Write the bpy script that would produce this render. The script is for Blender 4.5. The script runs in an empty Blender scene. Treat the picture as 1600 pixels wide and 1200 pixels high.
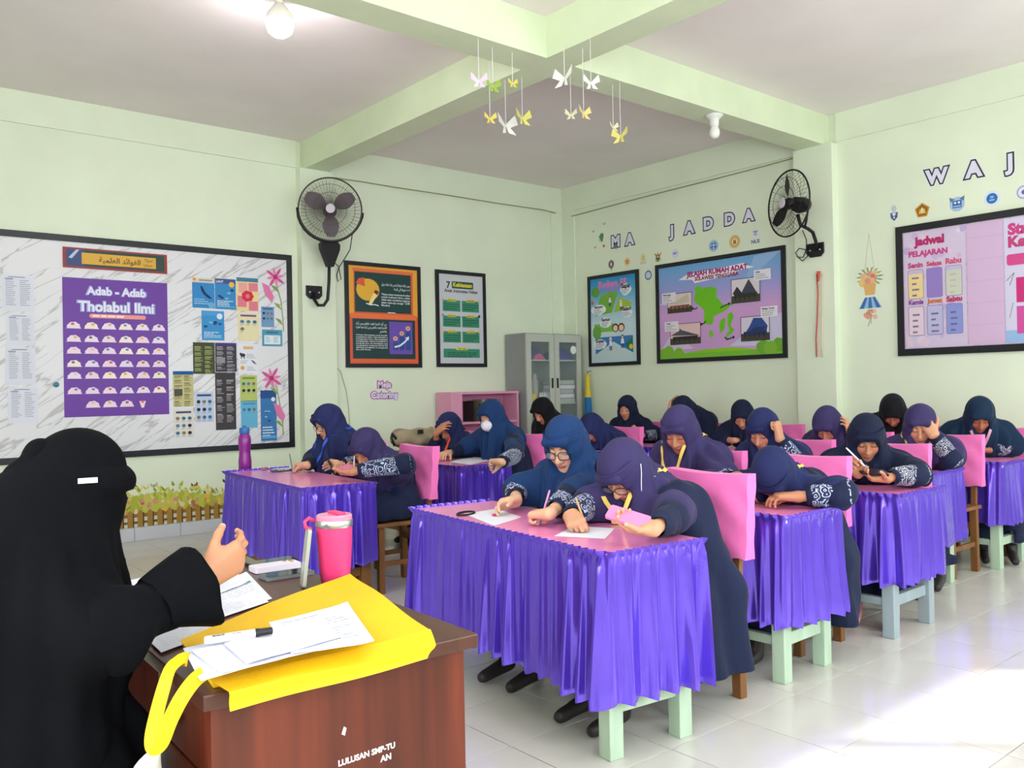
import bpy, bmesh, math, random, time
import numpy as np
from mathutils import Vector, Matrix

T_START = time.time()
random.seed(7)
RNG = np.random.default_rng(7)
SC = bpy.context.scene
COL = SC.collection

# ------------------------------------------------------------------ camera
CAM_H = 1.28
YAW, PITCH, ROLL, FPX = 0.874069889, 0.00562721670, -0.0193161879, 1350.78459
F = np.array([math.cos(PITCH) * math.cos(YAW), math.cos(PITCH) * math.sin(YAW), math.sin(PITCH)])
_R0 = np.array([math.sin(YAW), -math.cos(YAW), 0.0])
_U0 = np.cross(_R0, F)
R = math.cos(ROLL) * _R0 + math.sin(ROLL) * _U0
U = -math.sin(ROLL) * _R0 + math.cos(ROLL) * _U0
C0 = np.array([0.0, 0.0, CAM_H])
cam_data = bpy.data.cameras.new('camera')
cam_data.sensor_width = 36.0
cam_data.lens = FPX / 1600.0 * 36.0
cam_data.clip_start = 0.05
cam = bpy.data.objects.new('camera', cam_data)
COL.objects.link(cam)
cam.matrix_world = Matrix(((R[0], U[0], -F[0], C0[0]), (R[1], U[1], -F[1], C0[1]), (R[2], U[2], -F[2], C0[2]), (0, 0, 0, 1)))
SC.camera = cam

# ------------------------------------------------------------------ world, sun, exposure
world = bpy.data.worlds.new('daylight')
SC.world = world
world.use_nodes = True
bg = world.node_tree.nodes['Background']
bg.inputs['Color'].default_value = (0.86, 0.93, 1.0, 1)
bg.inputs['Strength'].default_value = 7.0
SC.view_settings.view_transform = 'Standard'
SC.view_settings.look = 'None'
SC.view_settings.gamma = 1.0
SC.view_settings.use_curve_mapping = False
SC.view_settings.exposure = 0.3

sun_data = bpy.data.lights.new('sun', 'SUN')
sun_data.energy = 4.5
sun_data.angle = 0.02
sun_data.color = (1.0, 0.95, 0.88)
sun = bpy.data.objects.new('sun', sun_data)
COL.objects.link(sun)
SUN_DIR = Vector((-0.62, 0.62, -0.60)).normalized()      # direction the light travels
sun.rotation_euler = SUN_DIR.to_track_quat('-Z', 'Y').to_euler()
sun.location = (6, -6, 6)

# ------------------------------------------------------------------ survey helpers: a sighted direction meets a known real plane
WALL_Y, WALL_X, CEIL = 8.0, 7.57, 3.80

def sight(x, y):
    return F + R * (x - 800) / FPX - U * (y - 600) / FPX

def onz(x, y, z=0.0):
    d = sight(x, y)
    return C0 + d * (z - CAM_H) / d[2]

def ony(x, y, Y=WALL_Y):
    d = sight(x, y)
    return C0 + d * Y / d[1]

def onx(x, y, X=WALL_X):
    d = sight(x, y)
    return C0 + d * X / d[0]

def proj(q):
    v = np.asarray(q, float) - C0
    d = v @ F
    return 800 + FPX * (v @ R) / d, 600 - FPX * (v @ U) / d, d

# ------------------------------------------------------------------ materials
def lin(c):
    out = []
    for v in c[:3]:
        v = v / 255.0
        out.append(v / 12.92 if v <= 0.04045 else ((v + 0.055) / 1.055) ** 2.4)
    return tuple(out) + (1.0,)

MATS = {}

def mat(name, rgb=(200, 200, 200), rough=0.6, metal=0.0, spec=0.5, coat=0.0, sheen=0.0, vary=0.0, vscale=8.0, bump=0.0, bscale=60.0,
        stretch=None, attr=False, alpha=1.0, trans=0.0, emit=None, estr=0.0, aniso=0.0, ior=1.45, sub=0.0):
    if name in MATS:
        return MATS[name]
    m = bpy.data.materials.new(name)
    m.use_nodes = True
    nt = m.node_tree
    b = nt.nodes['Principled BSDF']
    c = lin(rgb)
    b.inputs['Base Color'].default_value = c
    b.inputs['Roughness'].default_value = rough
    b.inputs['Metallic'].default_value = metal
    b.inputs['Specular IOR Level'].default_value = spec
    b.inputs['IOR'].default_value = ior
    if coat:
        b.inputs['Coat Weight'].default_value = coat
        b.inputs['Coat Roughness'].default_value = 0.12
    if sheen:
        b.inputs['Sheen Weight'].default_value = sheen
        b.inputs['Sheen Roughness'].default_value = 0.4
    if trans:
        b.inputs['Transmission Weight'].default_value = trans
    if alpha < 1:
        b.inputs['Alpha'].default_value = alpha
    if aniso:
        b.inputs['Anisotropic'].default_value = aniso
    if sub:
        b.inputs['Subsurface Weight'].default_value = sub
        b.inputs['Subsurface Radius'].default_value = (0.01, 0.004, 0.002)
    if emit:
        b.inputs['Emission Color'].default_value = lin(emit)
        b.inputs['Emission Strength'].default_value = estr
    src = None
    if attr:
        a = nt.nodes.new('ShaderNodeAttribute')
        a.attribute_name = 'Col'
        src = a.outputs['Color']
        nt.links.new(src, b.inputs['Base Color'])
    if vary or bump:
        tc = nt.nodes.new('ShaderNodeTexCoord')
        vec = tc.outputs['Object']
        if stretch:
            mp = nt.nodes.new('ShaderNodeMapping')
            mp.inputs['Scale'].default_value = stretch
            nt.links.new(vec, mp.inputs['Vector'])
            vec = mp.outputs['Vector']
    if vary:
        n = nt.nodes.new('ShaderNodeTexNoise')
        n.inputs['Scale'].default_value = vscale
        n.inputs['Detail'].default_value = 5.0
        nt.links.new(vec, n.inputs['Vector'])
        mr = nt.nodes.new('ShaderNodeMapRange')
        mr.inputs['From Min'].default_value = 0.3
        mr.inputs['From Max'].default_value = 0.7
        mr.inputs['To Min'].default_value = 1.0 - vary
        mr.inputs['To Max'].default_value = 1.0 + vary * 0.6
        nt.links.new(n.outputs['Fac'], mr.inputs['Value'])
        mx = nt.nodes.new('ShaderNodeMix')
        mx.data_type = 'RGBA'
        mx.blend_type = 'MULTIPLY'
        mx.inputs[0].default_value = 1.0
        if src:
            nt.links.new(src, mx.inputs[6])
        else:
            mx.inputs[6].default_value = c
        nt.links.new(mr.outputs['Result'], mx.inputs[7])
        nt.links.new(mx.outputs[2], b.inputs['Base Color'])
    if bump:
        n2 = nt.nodes.new('ShaderNodeTexNoise')
        n2.inputs['Scale'].default_value = bscale
        n2.inputs['Detail'].default_value = 4.0
        nt.links.new(vec, n2.inputs['Vector'])
        bp = nt.nodes.new('ShaderNodeBump')
        bp.inputs['Strength'].default_value = bump
        bp.inputs['Distance'].default_value = 0.01
        nt.links.new(n2.outputs['Fac'], bp.inputs['Height'])
        nt.links.new(bp.outputs['Normal'], b.inputs['Normal'])
    MATS[name] = m
    return m

# ------------------------------------------------------------------ mesh builder
def frame_of(d, up=(0, 0, 1)):
    d = np.asarray(d, float); d = d / (np.linalg.norm(d) + 1e-12)
    up = np.asarray(up, float)
    if abs(d @ up) > 0.98:
        up = np.array([1.0, 0, 0])
    s = np.cross(d, up); s /= np.linalg.norm(s)
    u = np.cross(s, d)
    return d, s, u

class MB:
    def __init__(self):
        self.v = []; self.f = []; self.c = []; self.mi = []

    def add(self, verts, faces, col=None, mi=0):
        o = len(self.v)
        self.v.extend([tuple(map(float, p)) for p in verts])
        for f in faces:
            self.f.append(tuple(i + o for i in f)); self.c.append(col); self.mi.append(mi)
        return self

    def box(self, lo, hi, col=None, bev=0.0, M=None, mi=0):
        x0, y0, z0 = lo; x1, y1, z1 = hi
        if bev <= 0:
            vs = [(x0, y0, z0), (x1, y0, z0), (x1, y1, z0), (x0, y1, z0), (x0, y0, z1), (x1, y0, z1), (x1, y1, z1), (x0, y1, z1)]
            fs = [(0, 3, 2, 1), (4, 5, 6, 7), (0, 1, 5, 4), (1, 2, 6, 5), (2, 3, 7, 6), (3, 0, 4, 7)]
        else:
            bm = bmesh.new()
            bmesh.ops.create_cube(bm, size=1.0)
            for v in bm.verts:
                v.co = Vector(((x0 + x1) / 2 + v.co.x * (x1 - x0), (y0 + y1) / 2 + v.co.y * (y1 - y0), (z0 + z1) / 2 + v.co.z * (z1 - z0)))
            bmesh.ops.bevel(bm, geom=list(bm.edges), offset=bev, segments=2, affect='EDGES', profile=0.5)
            bm.verts.index_update()
            vs = [tuple(v.co) for v in bm.verts]; fs = [tuple(v.index for v in f.verts) for f in bm.faces]
            bm.free()
        if M is not None:
            vs = [tuple(M @ Vector(p)) for p in vs]
        return self.add(vs, fs, col, mi)

    def bar(self, a, b, w, t, up=(0, 0, 1), col=None, bev=0.0):
        """rectangular bar from a to b, width w sideways and t along up"""
        a = np.asarray(a, float); b = np.asarray(b, float)
        d, s, u = frame_of(b - a, up)
        L = np.linalg.norm(b - a)
        M = Matrix(((d[0], s[0], u[0], a[0]), (d[1], s[1], u[1], a[1]), (d[2], s[2], u[2], a[2]), (0, 0, 0, 1)))
        return self.box((0, -w / 2, -t / 2), (L, w / 2, t / 2), col, bev, M)

    def tube(self, pts, r, n=8, col=None, caps=True, closed=False):
        pts = [np.asarray(p, float) for p in pts]
        k = len(pts)
        rr = r if hasattr(r, '__len__') else [r] * k
        vs, fs = [], []
        s = None
        for i, p in enumerate(pts):
            if closed:
                d = pts[(i + 1) % k] - pts[i - 1]
            else:
                d = pts[min(i + 1, k - 1)] - pts[max(i - 1, 0)]
            d = d / (np.linalg.norm(d) + 1e-12)
            if s is None:
                d, s, u = frame_of(d)
            else:
                s = s - d * (s @ d); s /= (np.linalg.norm(s) + 1e-12); u = np.cross(s, d)
            for j in range(n):
                a = 2 * math.pi * j / n
                vs.append(p + rr[i] * (math.cos(a) * s + math.sin(a) * u))
        m = k if closed else k - 1
        for i in range(m):
            i2 = (i + 1) % k
            for j in range(n):
                j2 = (j + 1) % n
                fs.append((i * n + j, i2 * n + j, i2 * n + j2, i * n + j2))
        if caps and not closed:
            fs.append(tuple(range(n))); fs.append(tuple((k - 1) * n + j for j in reversed(range(n))))
        return self.add(vs, fs, col)

    def lathe(self, prof, origin=(0, 0, 0), axis=(0, 0, 1), n=24, col=None):
        """prof: list of (radius, height)"""
        o = np.asarray(origin, float)
        d, s, u = frame_of(axis)
        vs, fs = [], []
        for r_, h_ in prof:
            for j in range(n):
                a = 2 * math.pi * j / n
                vs.append(o + d * h_ + max(r_, 1e-5) * (math.cos(a) * s + math.sin(a) * u))
        for i in range(len(prof) - 1):
            for j in range(n):
                j2 = (j + 1) % n
                fs.append((i * n + j, i * n + j2, (i + 1) * n + j2, (i + 1) * n + j))
        fs.append(tuple(reversed(range(n)))); fs.append(tuple((len(prof) - 1) * n + j for j in range(n)))
        return self.add(vs, fs, col)

    def prism(self, poly, O, A, B, N, depth, col=None):
        """polygon (a,b) in plane O + aA + bB extruded by depth along N"""
        O, A, B, N = [np.asarray(q, float) for q in (O, A, B, N)]
        n = len(poly)
        lo = [O + a * A + b * B for a, b in poly]
        hi = [p + N * depth for p in lo]
        fs = [tuple(reversed(range(n))), tuple(range(n, 2 * n))]
        for i in range(n):
            j = (i + 1) % n
            fs.append((i, j, n + j, n + i))
        return self.add(lo + hi, fs, col)

    def grid(self, P, col=None, closed_u=False):
        """P array (nu,nv,3)"""
        P = np.asarray(P, float)
        nu, nv = P.shape[:2]
        fs = []
        for i in range(nu if closed_u else nu - 1):
            i2 = (i + 1) % nu
            for j in range(nv - 1):
                fs.append((i * nv + j, i2 * nv + j, i2 * nv + j + 1, i * nv + j + 1))
        return self.add(P.reshape(-1, 3), fs, col)

def world_loc(o):
    p = np.zeros(3)
    while o is not None:
        p = p + np.array(o.location); o = o.parent
    return p

def tag(o, label=None, cat=None, group=None, kind=None):
    if label: o['label'] = label
    if cat: o['category'] = cat
    if group: o['group'] = group
    if kind: o['kind'] = kind
    return o

def thing(name, loc, label, cat, group=None):
    o = bpy.data.objects.new(name, None)
    COL.objects.link(o)
    o.location = tuple(map(float, loc))
    o.empty_display_size = 0.1
    return tag(o, label, cat, group)

def mesh_from(name, v, f, m, smooth=False, cols=None, auto=None, mi=None):
    me = bpy.data.meshes.new(name)
    v = np.asarray(v, dtype=np.float64)
    me.from_pydata(v.tolist() if len(v) else [], [], f if isinstance(f, list) else f.tolist())
    if isinstance(m, (list, tuple)):
        for q in m: me.materials.append(q)
        if mi is not None:
            me.polygons.foreach_set('material_index', mi)
    elif m is not None:
        me.materials.append(m)
    if cols is not None:
        ca = me.color_attributes.new('Col', 'FLOAT_COLOR', 'CORNER')
        arr = np.ones((len(me.loops), 4), dtype=np.float32)
        lt = np.zeros(len(me.polygons), dtype=np.int32)
        me.polygons.foreach_get('loop_total', lt)
        arr[:] = np.repeat(np.asarray(cols, dtype=np.float32), lt, axis=0)
        ca.data.foreach_set('color', arr.ravel())
    if smooth:
        me.polygons.foreach_set('use_smooth', [True] * len(me.polygons))
    me.update()
    return me

def obj(name, mb, m, parent=None, smooth=False, kind=None, base=None, auto=None):
    """link the builder as ONE mesh object; world coordinates go in, origin sits at parent or at base"""
    v = np.asarray(mb.v, float)
    if parent is not None:
        off = world_loc(parent)
    elif base is not None:
        off = np.asarray(base, float)
    else:
        lo, hi = v.min(0), v.max(0)
        off = np.array([(lo[0] + hi[0]) / 2, (lo[1] + hi[1]) / 2, lo[2]])
    cols = None
    if any(c is not None for c in mb.c):
        cols = [lin(c) if c is not None else (1, 1, 1, 1) for c in mb.c]
    me = mesh_from(name, v - off, mb.f, m, smooth, cols, mi=mb.mi)
    if smooth and auto:
        me.set_sharp_from_angle(angle=math.radians(auto))
    o = bpy.data.objects.new(name, me)
    COL.objects.link(o)
    if parent is not None:
        o.parent = parent
    else:
        o.location = tuple(off)
    if kind: o['kind'] = kind
    return o

def dup(root, loc, rotz=0.0, label=None, group=None):
    r = root.copy(); COL.objects.link(r)
    r.location = tuple(map(float, loc)); r.rotation_euler = (0, 0, rotz)
    if label: r['label'] = label
    if group: r['group'] = group
    for ch in list(root.children):
        c = ch.copy(); COL.objects.link(c); c.parent = r
        for g in list(ch.children):
            d = g.copy(); COL.objects.link(d); d.parent = c
    return r

# ------------------------------------------------------------------ flat print on walls and paper
def text_mesh(s, bold=0.0, shear=0.0):
    cu = bpy.data.curves.new('lettering', 'FONT')
    cu.body = s
    cu.size = 1.0
    cu.offset = bold
    cu.shear = shear
    cu.resolution_u = 3
    cu.align_x = 'LEFT'
    o = bpy.data.objects.new('lettering', cu)
    me = bpy.data.meshes.new_from_object(o)
    v = np.array([p.co[:] for p in me.vertices]) if len(me.vertices) else np.zeros((0, 3))
    f = [tuple(p.vertices) for p in me.polygons]
    bpy.data.meshes.remove(me); bpy.data.objects.remove(o); bpy.data.curves.remove(cu)
    return v, f

TXT = {}

class Print:
    """coloured flat shapes laid on a rectangle: u right, v up, both in metres from its lower left corner"""
    def __init__(self, O, A, N, B=(0, 0, 1), step=0.00025, lift=0.0004):
        self.O, self.A, self.N, self.B = [np.asarray(q, float) for q in (O, A, N, B)]
        self.h = lift; self.step = step; self.hold = False
        self.mb = MB()

    def pt(self, u, v, h=None):
        return self.O + self.A * u + self.B * v + self.N * (self.h if h is None else h)

    def poly(self, pts, col):
        self.mb.add([self.pt(u, v) for u, v in pts], [tuple(range(len(pts)))], col)
        if not self.hold: self.h += 2e-5
        return self

    def up(self):
        self.h += self.step
        return self

    def rect(self, u0, v0, u1, v1, col):
        return self.poly([(u0, v0), (u1, v0), (u1, v1), (u0, v1)], col)

    def rrect(self, u0, v0, u1, v1, r, col, n=4):
        pts = []
        for cx, cy, a0 in ((u1 - r, v0 + r, -90), (u1 - r, v1 - r, 0), (u0 + r, v1 - r, 90), (u0 + r, v0 + r, 180)):
            for i in range(n + 1):
                a = math.radians(a0 + 90 * i / n)
                pts.append((cx + r * math.cos(a), cy + r * math.sin(a)))
        return self.poly(pts, col)

    def disc(self, u, v, ru, col, rv=None, n=18):
        rv = rv or ru
        return self.poly([(u + ru * math.cos(2 * math.pi * i / n), v + rv * math.sin(2 * math.pi * i / n)) for i in range(n)], col)

    def ring(self, u, v, r0, r1, col, n=24):
        self.hold = True
        for i in range(n):
            a, b = 2 * math.pi * i / n, 2 * math.pi * (i + 1) / n
            self.poly([(u + r0 * math.cos(a), v + r0 * math.sin(a)), (u + r1 * math.cos(a), v + r1 * math.sin(a)),
                       (u + r1 * math.cos(b), v + r1 * math.sin(b)), (u + r0 * math.cos(b), v + r0 * math.sin(b))], col)
        self.hold = False; self.h += 2e-5
        return self

    def line(self, pts, w, col):
        for (a, b), (c, d) in zip(pts, pts[1:]):
            L = math.hypot(c - a, d - b) or 1e-6
            nx, ny = -(d - b) / L * w / 2, (c - a) / L * w / 2
            self.poly([(a - nx, b - ny), (c - nx, d - ny), (c + nx, d + ny), (a + nx, b + ny)], col)
        return self

    def text(self, s, u, v, size, col, bold=0.0, w=None, align='l', shear=0.0, rot=0.0, squeeze=None):
        key = (s, bold, shear)
        if key not in TXT:
            TXT[key] = text_mesh(s, bold, shear)
        V, Fc = TXT[key]
        if not len(V):
            return self
        P = V[:, :2].copy()
        lo, hi = P.min(0), P.max(0)
        sx = sy = size
        if w is not None:
            sx = w / (hi[0] - lo[0])
            if size is None: sy = sx
        P[:, 0] = (P[:, 0] - lo[0]) * sx
        P[:, 1] *= sy
        W = (hi[0] - lo[0]) * sx
        if align == 'c': P[:, 0] -= W / 2
        if align == 'r': P[:, 0] -= W
        c, s_ = math.cos(rot), math.sin(rot)
        Q = np.stack([P[:, 0] * c - P[:, 1] * s_, P[:, 0] * s_ + P[:, 1] * c], 1)
        self.mb.add([self.pt(u + a, v + b) for a, b in Q], Fc, col)
        self.h += 2e-5
        return self

    def words(self, u0, v0, w, n, pitch, hgt, col, seed=0, just=False, wl=(0.06, 0.2)):
        """n rows of unreadably small writing running down from v0"""
        rg = random.Random(seed)
        self.hold = True
        for i in range(n):
            u = u0
            end = u0 + w * (1.0 if just and i < n - 1 else rg.uniform(0.55, 1.0))
            y = v0 - i * pitch
            while u < end - 0.02 * w:
                L = min(w * rg.uniform(*wl), end - u)
                self.rect(u, y - hgt, u + L, y, col)
                u += L + w * 0.025
        self.hold = False; self.h += 2e-5
        return self

    def build(self, name, m, parent, kind=None):
        return obj(name, self.mb, m, parent, kind=kind)
# ================================================================== the room
M_WALL = mat('wall_paint', (231, 239, 214), 0.55, vary=0.05, vscale=1.6, bump=0.05, bscale=40)
M_BEAM = mat('beam_paint', (222, 233, 198), 0.5, vary=0.06, vscale=2.5, bump=0.06, bscale=30)
M_CEIL = mat('ceiling_paint', (244, 236, 232), 0.8, vary=0.05, vscale=1.2, bump=0.08, bscale=90)
M_GROUT = mat('grout', (124, 118, 112), 0.9)
M_TILE = mat('floor_tile_glaze', (214, 210, 201), 0.17, spec=0.5, vary=0.05, vscale=3.0)
M_SKIRT = mat('skirting_tile_glaze', (214, 214, 222), 0.2, vary=0.03, vscale=4)
M_FRAMEW = mat('window_frame_paint', (235, 238, 230), 0.4)
X0R, Y0R = -1.4, -1.2

def structure(name, mb, m, parent=None):
    o = obj(name, mb, m, parent)
    if parent is None: o['kind'] = 'structure'
    return o

floor = structure('floor', MB().box((X0R, Y0R, -0.12), (WALL_X, WALL_Y, -0.008)), M_GROUT)
# tiles of 40 cm laid from the far corner
tm = MB().box((-0.1975, -0.1975, -0.008), (0.1975, 0.1975, 0.0), bev=0.0006)
tile_me = mesh_from('tile', np.asarray(tm.v), tm.f, M_TILE)
cells = []
ix = 0
nx = int((WALL_X - X0R) / 0.4); ny = int((WALL_Y - Y0R) / 0.4)
rest = MB()
for i in range(nx + 1):
    for j in range(ny + 1):
        cx, cy = WALL_X - 0.2 - 0.4 * i, WALL_Y - 0.2 - 0.4 * j
        if cx - 0.19 < X0R or cy - 0.19 < Y0R:
            continue
        px, py, dd = proj((cx, cy, 0))
        inview = dd > 0.3 and -150 < px < 1750 and py < 1400
        cells.append((dd if inview else 1e3 + abs(dd), cx, cy))
cells.sort()
for k, (dd, cx, cy) in enumerate(cells):
    if k < 290 and dd < 1e3:
        o = bpy.data.objects.new('tile', tile_me)
        COL.objects.link(o); o.parent = floor
        o.location = (cx - floor.location.x, cy - floor.location.y, 0.0 - floor.location.z)
    else:
        rest.box((cx - 0.1975, cy - 0.1975, -0.008), (cx + 0.1975, cy + 0.1975, 0.0))
obj('tile', rest, M_TILE, floor, kind='stuff')

structure('ceiling', MB().box((X0R, Y0R, CEIL), (WALL_X, WALL_Y, CEIL + 0.12)), M_CEIL)
structure('wall_back', MB().box((X0R, WALL_Y, -0.12), (WALL_X + 0.15, WALL_Y + 0.15, CEIL + 0.12)), M_WALL)
structure('wall_right', MB().box((WALL_X, Y0R - 0.15, -0.12), (WALL_X + 0.15, WALL_Y, CEIL + 0.12)), M_WALL)

def wall_with_openings(name, axis, pos, thick, a0, a1, openings):
    """a wall with rectangular openings; axis 'x': wall runs along X at Y=pos, 'y': along Y at X=pos"""
    mb = MB()
    def blk(s0, s1, z0, z1):
        if s1 - s0 < 1e-4 or z1 - z0 < 1e-4: return
        if axis == 'x': mb.box((s0, min(pos, pos + thick), z0), (s1, max(pos, pos + thick), z1))
        else: mb.box((min(pos, pos + thick), s0, z0), (max(pos, pos + thick), s1, z1))
    cur = a0
    for (s0, s1, z0, z1) in sorted(openings):
        blk(cur, s0, -0.12, CEIL + 0.12)
        blk(s0, s1, -0.12, z0)
        blk(s0, s1, z1, CEIL + 0.12)
        cur = s1
    blk(cur, a1, -0.12, CEIL + 0.12)
    return structure(name, mb, M_WALL)

near_open = [(-0.9, 0.9, 0.9, 2.9), (1.35, 3.15, 0.9, 2.9), (4.5, 7.0, 0.9, 2.9)]
front_open = [(-0.7, 0.9, 0.9, 2.9), (1.4, 3.0, 0.9, 2.9)]
wall_with_openings('wall_near', 'x', Y0R, -0.15, X0R - 0.15, WALL_X, near_open)
wall_with_openings('wall_front', 'y', X0R, -0.15, Y0R, WALL_Y, front_open)
wn = 0
for axis, pos, ops in (('x', Y0R, near_open), ('y', X0R, front_open)):
    for (s0, s1, z0, z1) in ops:
        wn += 1
        def P3(s, z, o=0.0):
            return (s, pos - 0.075 + o, z) if axis == 'x' else (pos - 0.075 + o, s, z)
        mb = MB()
        for a, b in (((s0, z0 + .03), (s1, z0 + .03)), ((s0, z1 - .03), (s1, z1 - .03)), ((s0, z1 - .55), (s1, z1 - .55)), ((s0 + .03, z0), (s0 + .03, z1)), ((s1 - .03, z0), (s1 - .03, z1)),
                     (((s0 + s1) / 2, z0), ((s0 + s1) / 2, z1))):
            mb.bar(P3(*a), P3(*b), 0.06, 0.06, up=(0, 1, 0) if axis == 'x' else (1, 0, 0))
        structure('window_%d' % wn, mb, M_FRAMEW)
        ld = bpy.data.lights.new('window_portal', 'AREA')
        ld.shape = 'RECTANGLE'; ld.size = s1 - s0; ld.size_y = z1 - z0
        ld.cycles.is_portal = True
        lo = bpy.data.objects.new('window_portal', ld)
        COL.objects.link(lo)
        lo.location = P3((s0 + s1) / 2, (z0 + z1) / 2, -0.09)
        dirv = Vector((0, 1, 0)) if axis == 'x' else Vector((1, 0, 0))
        lo.rotation_euler = dirv.to_track_quat('-Z', 'Z').to_euler()

# beams, pillars, the wall beams over the panels and the slim corner pilasters
BZ = 3.52
structure('trim_1', MB().box((3.97, Y0R, BZ), (4.23, WALL_Y, CEIL)), M_BEAM)
structure('trim_2', MB().box((X0R, 4.31, BZ), (3.97, 4.58, CEIL)).box((4.23, 4.31, BZ), (WALL_X, 4.58, CEIL)), M_BEAM)
structure('trim_3', MB().box((3.92, WALL_Y - 0.10, 0), (4.29, WALL_Y, BZ)), M_WALL)
structure('trim_4', MB().box((WALL_X - 0.10, 4.23, 0), (WALL_X, 4.63, BZ)), M_WALL)
structure('trim_5', MB().box((X0R, WALL_Y - 0.022, 3.535), (3.92, WALL_Y, CEIL)).box((4.29, WALL_Y - 0.022, 3.50), (WALL_X, WALL_Y, CEIL)), M_WALL)
structure('trim_6', MB().box((WALL_X - 0.022, Y0R, 3.535), (WALL_X, 4.23, CEIL)).box((WALL_X - 0.022, 4.63, 3.50), (WALL_X, WALL_Y - 0.022, CEIL)), M_WALL)
structure('trim_7', MB().box((WALL_X - 0.20, WALL_Y - 0.018, 0), (WALL_X, WALL_Y, 3.50)).box((WALL_X - 0.018, WALL_Y - 0.24, 0), (WALL_X, WALL_Y - 0.018, 3.50)), M_WALL)

# skirting tiles
sk_back = structure('baseboard_back', MB().box((X0R, WALL_Y - 0.004, 0), (3.92, WALL_Y, 0.121)).box((4.29, WALL_Y - 0.004, 0), (WALL_X - 0.2, WALL_Y, 0.121)), M_GROUT)
def skirting(parent, axis, segs):
    for s0, s1 in segs:
        e = s1
        while e > s0 + 0.01:
            q = max(s0, e - 0.4)
            if axis == 'x': mb = MB().box((q + .002, WALL_Y - .012, .001), (e - .002, WALL_Y - .004, .12), bev=.0015)
            else: mb = MB().box((WALL_X - .012, q + .002, .001), (WALL_X - .004, e - .002, .12), bev=.0015)
            obj('skirting_tile', mb, M_SKIRT, parent)
            e = q
skirting(sk_back, 'x', [(X0R, 3.92), (4.29, WALL_X - .2)])
sk_right = structure('baseboard_right', MB().box((WALL_X - 0.004, Y0R, 0), (WALL_X, 4.23, 0.121)).box((WALL_X - 0.004, 4.63, 0), (WALL_X, WALL_Y - 0.24, 0.121)), M_GROUT)
skirting(sk_right, 'y', [(Y0R, 4.23), (4.63, WALL_Y - .24)])

# ------------------------------------------------------------------ lamps
M_BULB = mat('lit_bulb', (255, 255, 255), 0.4, emit=(255, 247, 255), estr=95.0)
M_BULBOFF = mat('opal_bulb', (238, 236, 230), 0.25)
M_LAMPBASE = mat('lamp_holder_plastic', (240, 238, 232), 0.4)

def bulb(loc, label, lit, s=1.0, up=0.0):
    t = thing('light_bulb', loc, label, 'light bulb', 'ceiling bulbs')
    x, y, z = loc
    obj('lamp_holder', MB().lathe([(0.055 * s, 0), (0.055 * s, -0.012), (0.03 * s, -0.04), (0.028 * s, -0.075 * s)], loc, n=20), M_LAMPBASE, t, smooth=True, auto=40)
    if not lit:
        prof = [(0.02, -0.06), (0.026, -0.085), (0.034, -0.105), (0.034, -0.125), (0.026, -0.145), (0.012, -0.155)]
        obj('bulb', MB().lathe([(r_ * s, h_ * s) for r_, h_ in prof], loc, n=24), M_BULBOFF, t, smooth=True)
    else:
        obj('heat_sink', MB().lathe([(0.024, -0.06), (0.045, -0.085), (0.078, -0.13), (0.088, -0.165), (0.087, -0.172)], loc, n=28), M_LAMPBASE, t, smooth=True, auto=40)
        obj('bulb', MB().lathe([(0.086, -0.172), (0.086, -0.20), (0.072, -0.245), (0.042, -0.268), (0.01, -0.275)], loc, n=28), M_BULB, t, smooth=True)
    return t

bulb((2.40, 5.08, CEIL), 'glowing white bulb on the ceiling above the long notice board', True)
bulb((2.30, 1.60, CEIL), 'lit bulb on the ceiling of the near bay, above the photographer', True)
bulb(tuple(onz(1116, 180, BZ)), 'small unlit bulb in a white holder under the beam beside the paper butterflies', False, 1.25)
# ================================================================== boards, posters and stickers on the two walls
M_INK = mat('printed_ink', attr=True, rough=0.38)
M_INKM = mat('printed_ink_matt', attr=True, rough=0.75)
M_BLACKF = mat('black_frame_lacquer', (22, 22, 30), 0.35)
M_PAPERW = mat('white_paper', (232, 232, 240), 0.6, vary=0.02, vscale=6)

def marble(name, base, vein, rough=0.3, ry=35, rx=0, sc=(0.35, 1, 3.2)):
    m = mat(name, base, rough)
    nt = m.node_tree; b = nt.nodes['Principled BSDF']
    tc = nt.nodes.new('ShaderNodeTexCoord')
    mp0 = nt.nodes.new('ShaderNodeMapping')
    mp0.inputs['Rotation'].default_value = (math.radians(rx), math.radians(ry), 0)
    nt.links.new(tc.outputs['Object'], mp0.inputs['Vector'])
    mp = nt.nodes.new('ShaderNodeMapping')
    mp.inputs['Scale'].default_value = sc
    nt.links.new(mp0.outputs['Vector'], mp.inputs['Vector'])
    no = nt.nodes.new('ShaderNodeTexNoise')
    no.inputs['Scale'].default_value = 2.6; no.inputs['Detail'].default_value = 6; no.inputs['Distortion'].default_value = 0.5
    nt.links.new(mp.outputs['Vector'], no.inputs['Vector'])
    rp = nt.nodes.new('ShaderNodeValToRGB')
    e = rp.color_ramp.elements
    e[0].position = 0.475; e[0].color = lin(base)
    e[1].position = 0.52; e[1].color = lin(base)
    k = e.new(0.497); k.color = lin(vein)
    nt.links.new(no.outputs['Fac'], rp.inputs['Fac'])
    nt.links.new(rp.outputs['Color'], b.inputs['Base Color'])
    return m

M_MARBLE = marble('marble_print_foil', (230, 228, 232), (184, 180, 180))
M_PINKMARBLE = marble('pink_marble_foil', (212, 190, 214), (190, 164, 200), ry=0, rx=35, sc=(1, .35, 3.2))

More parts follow.
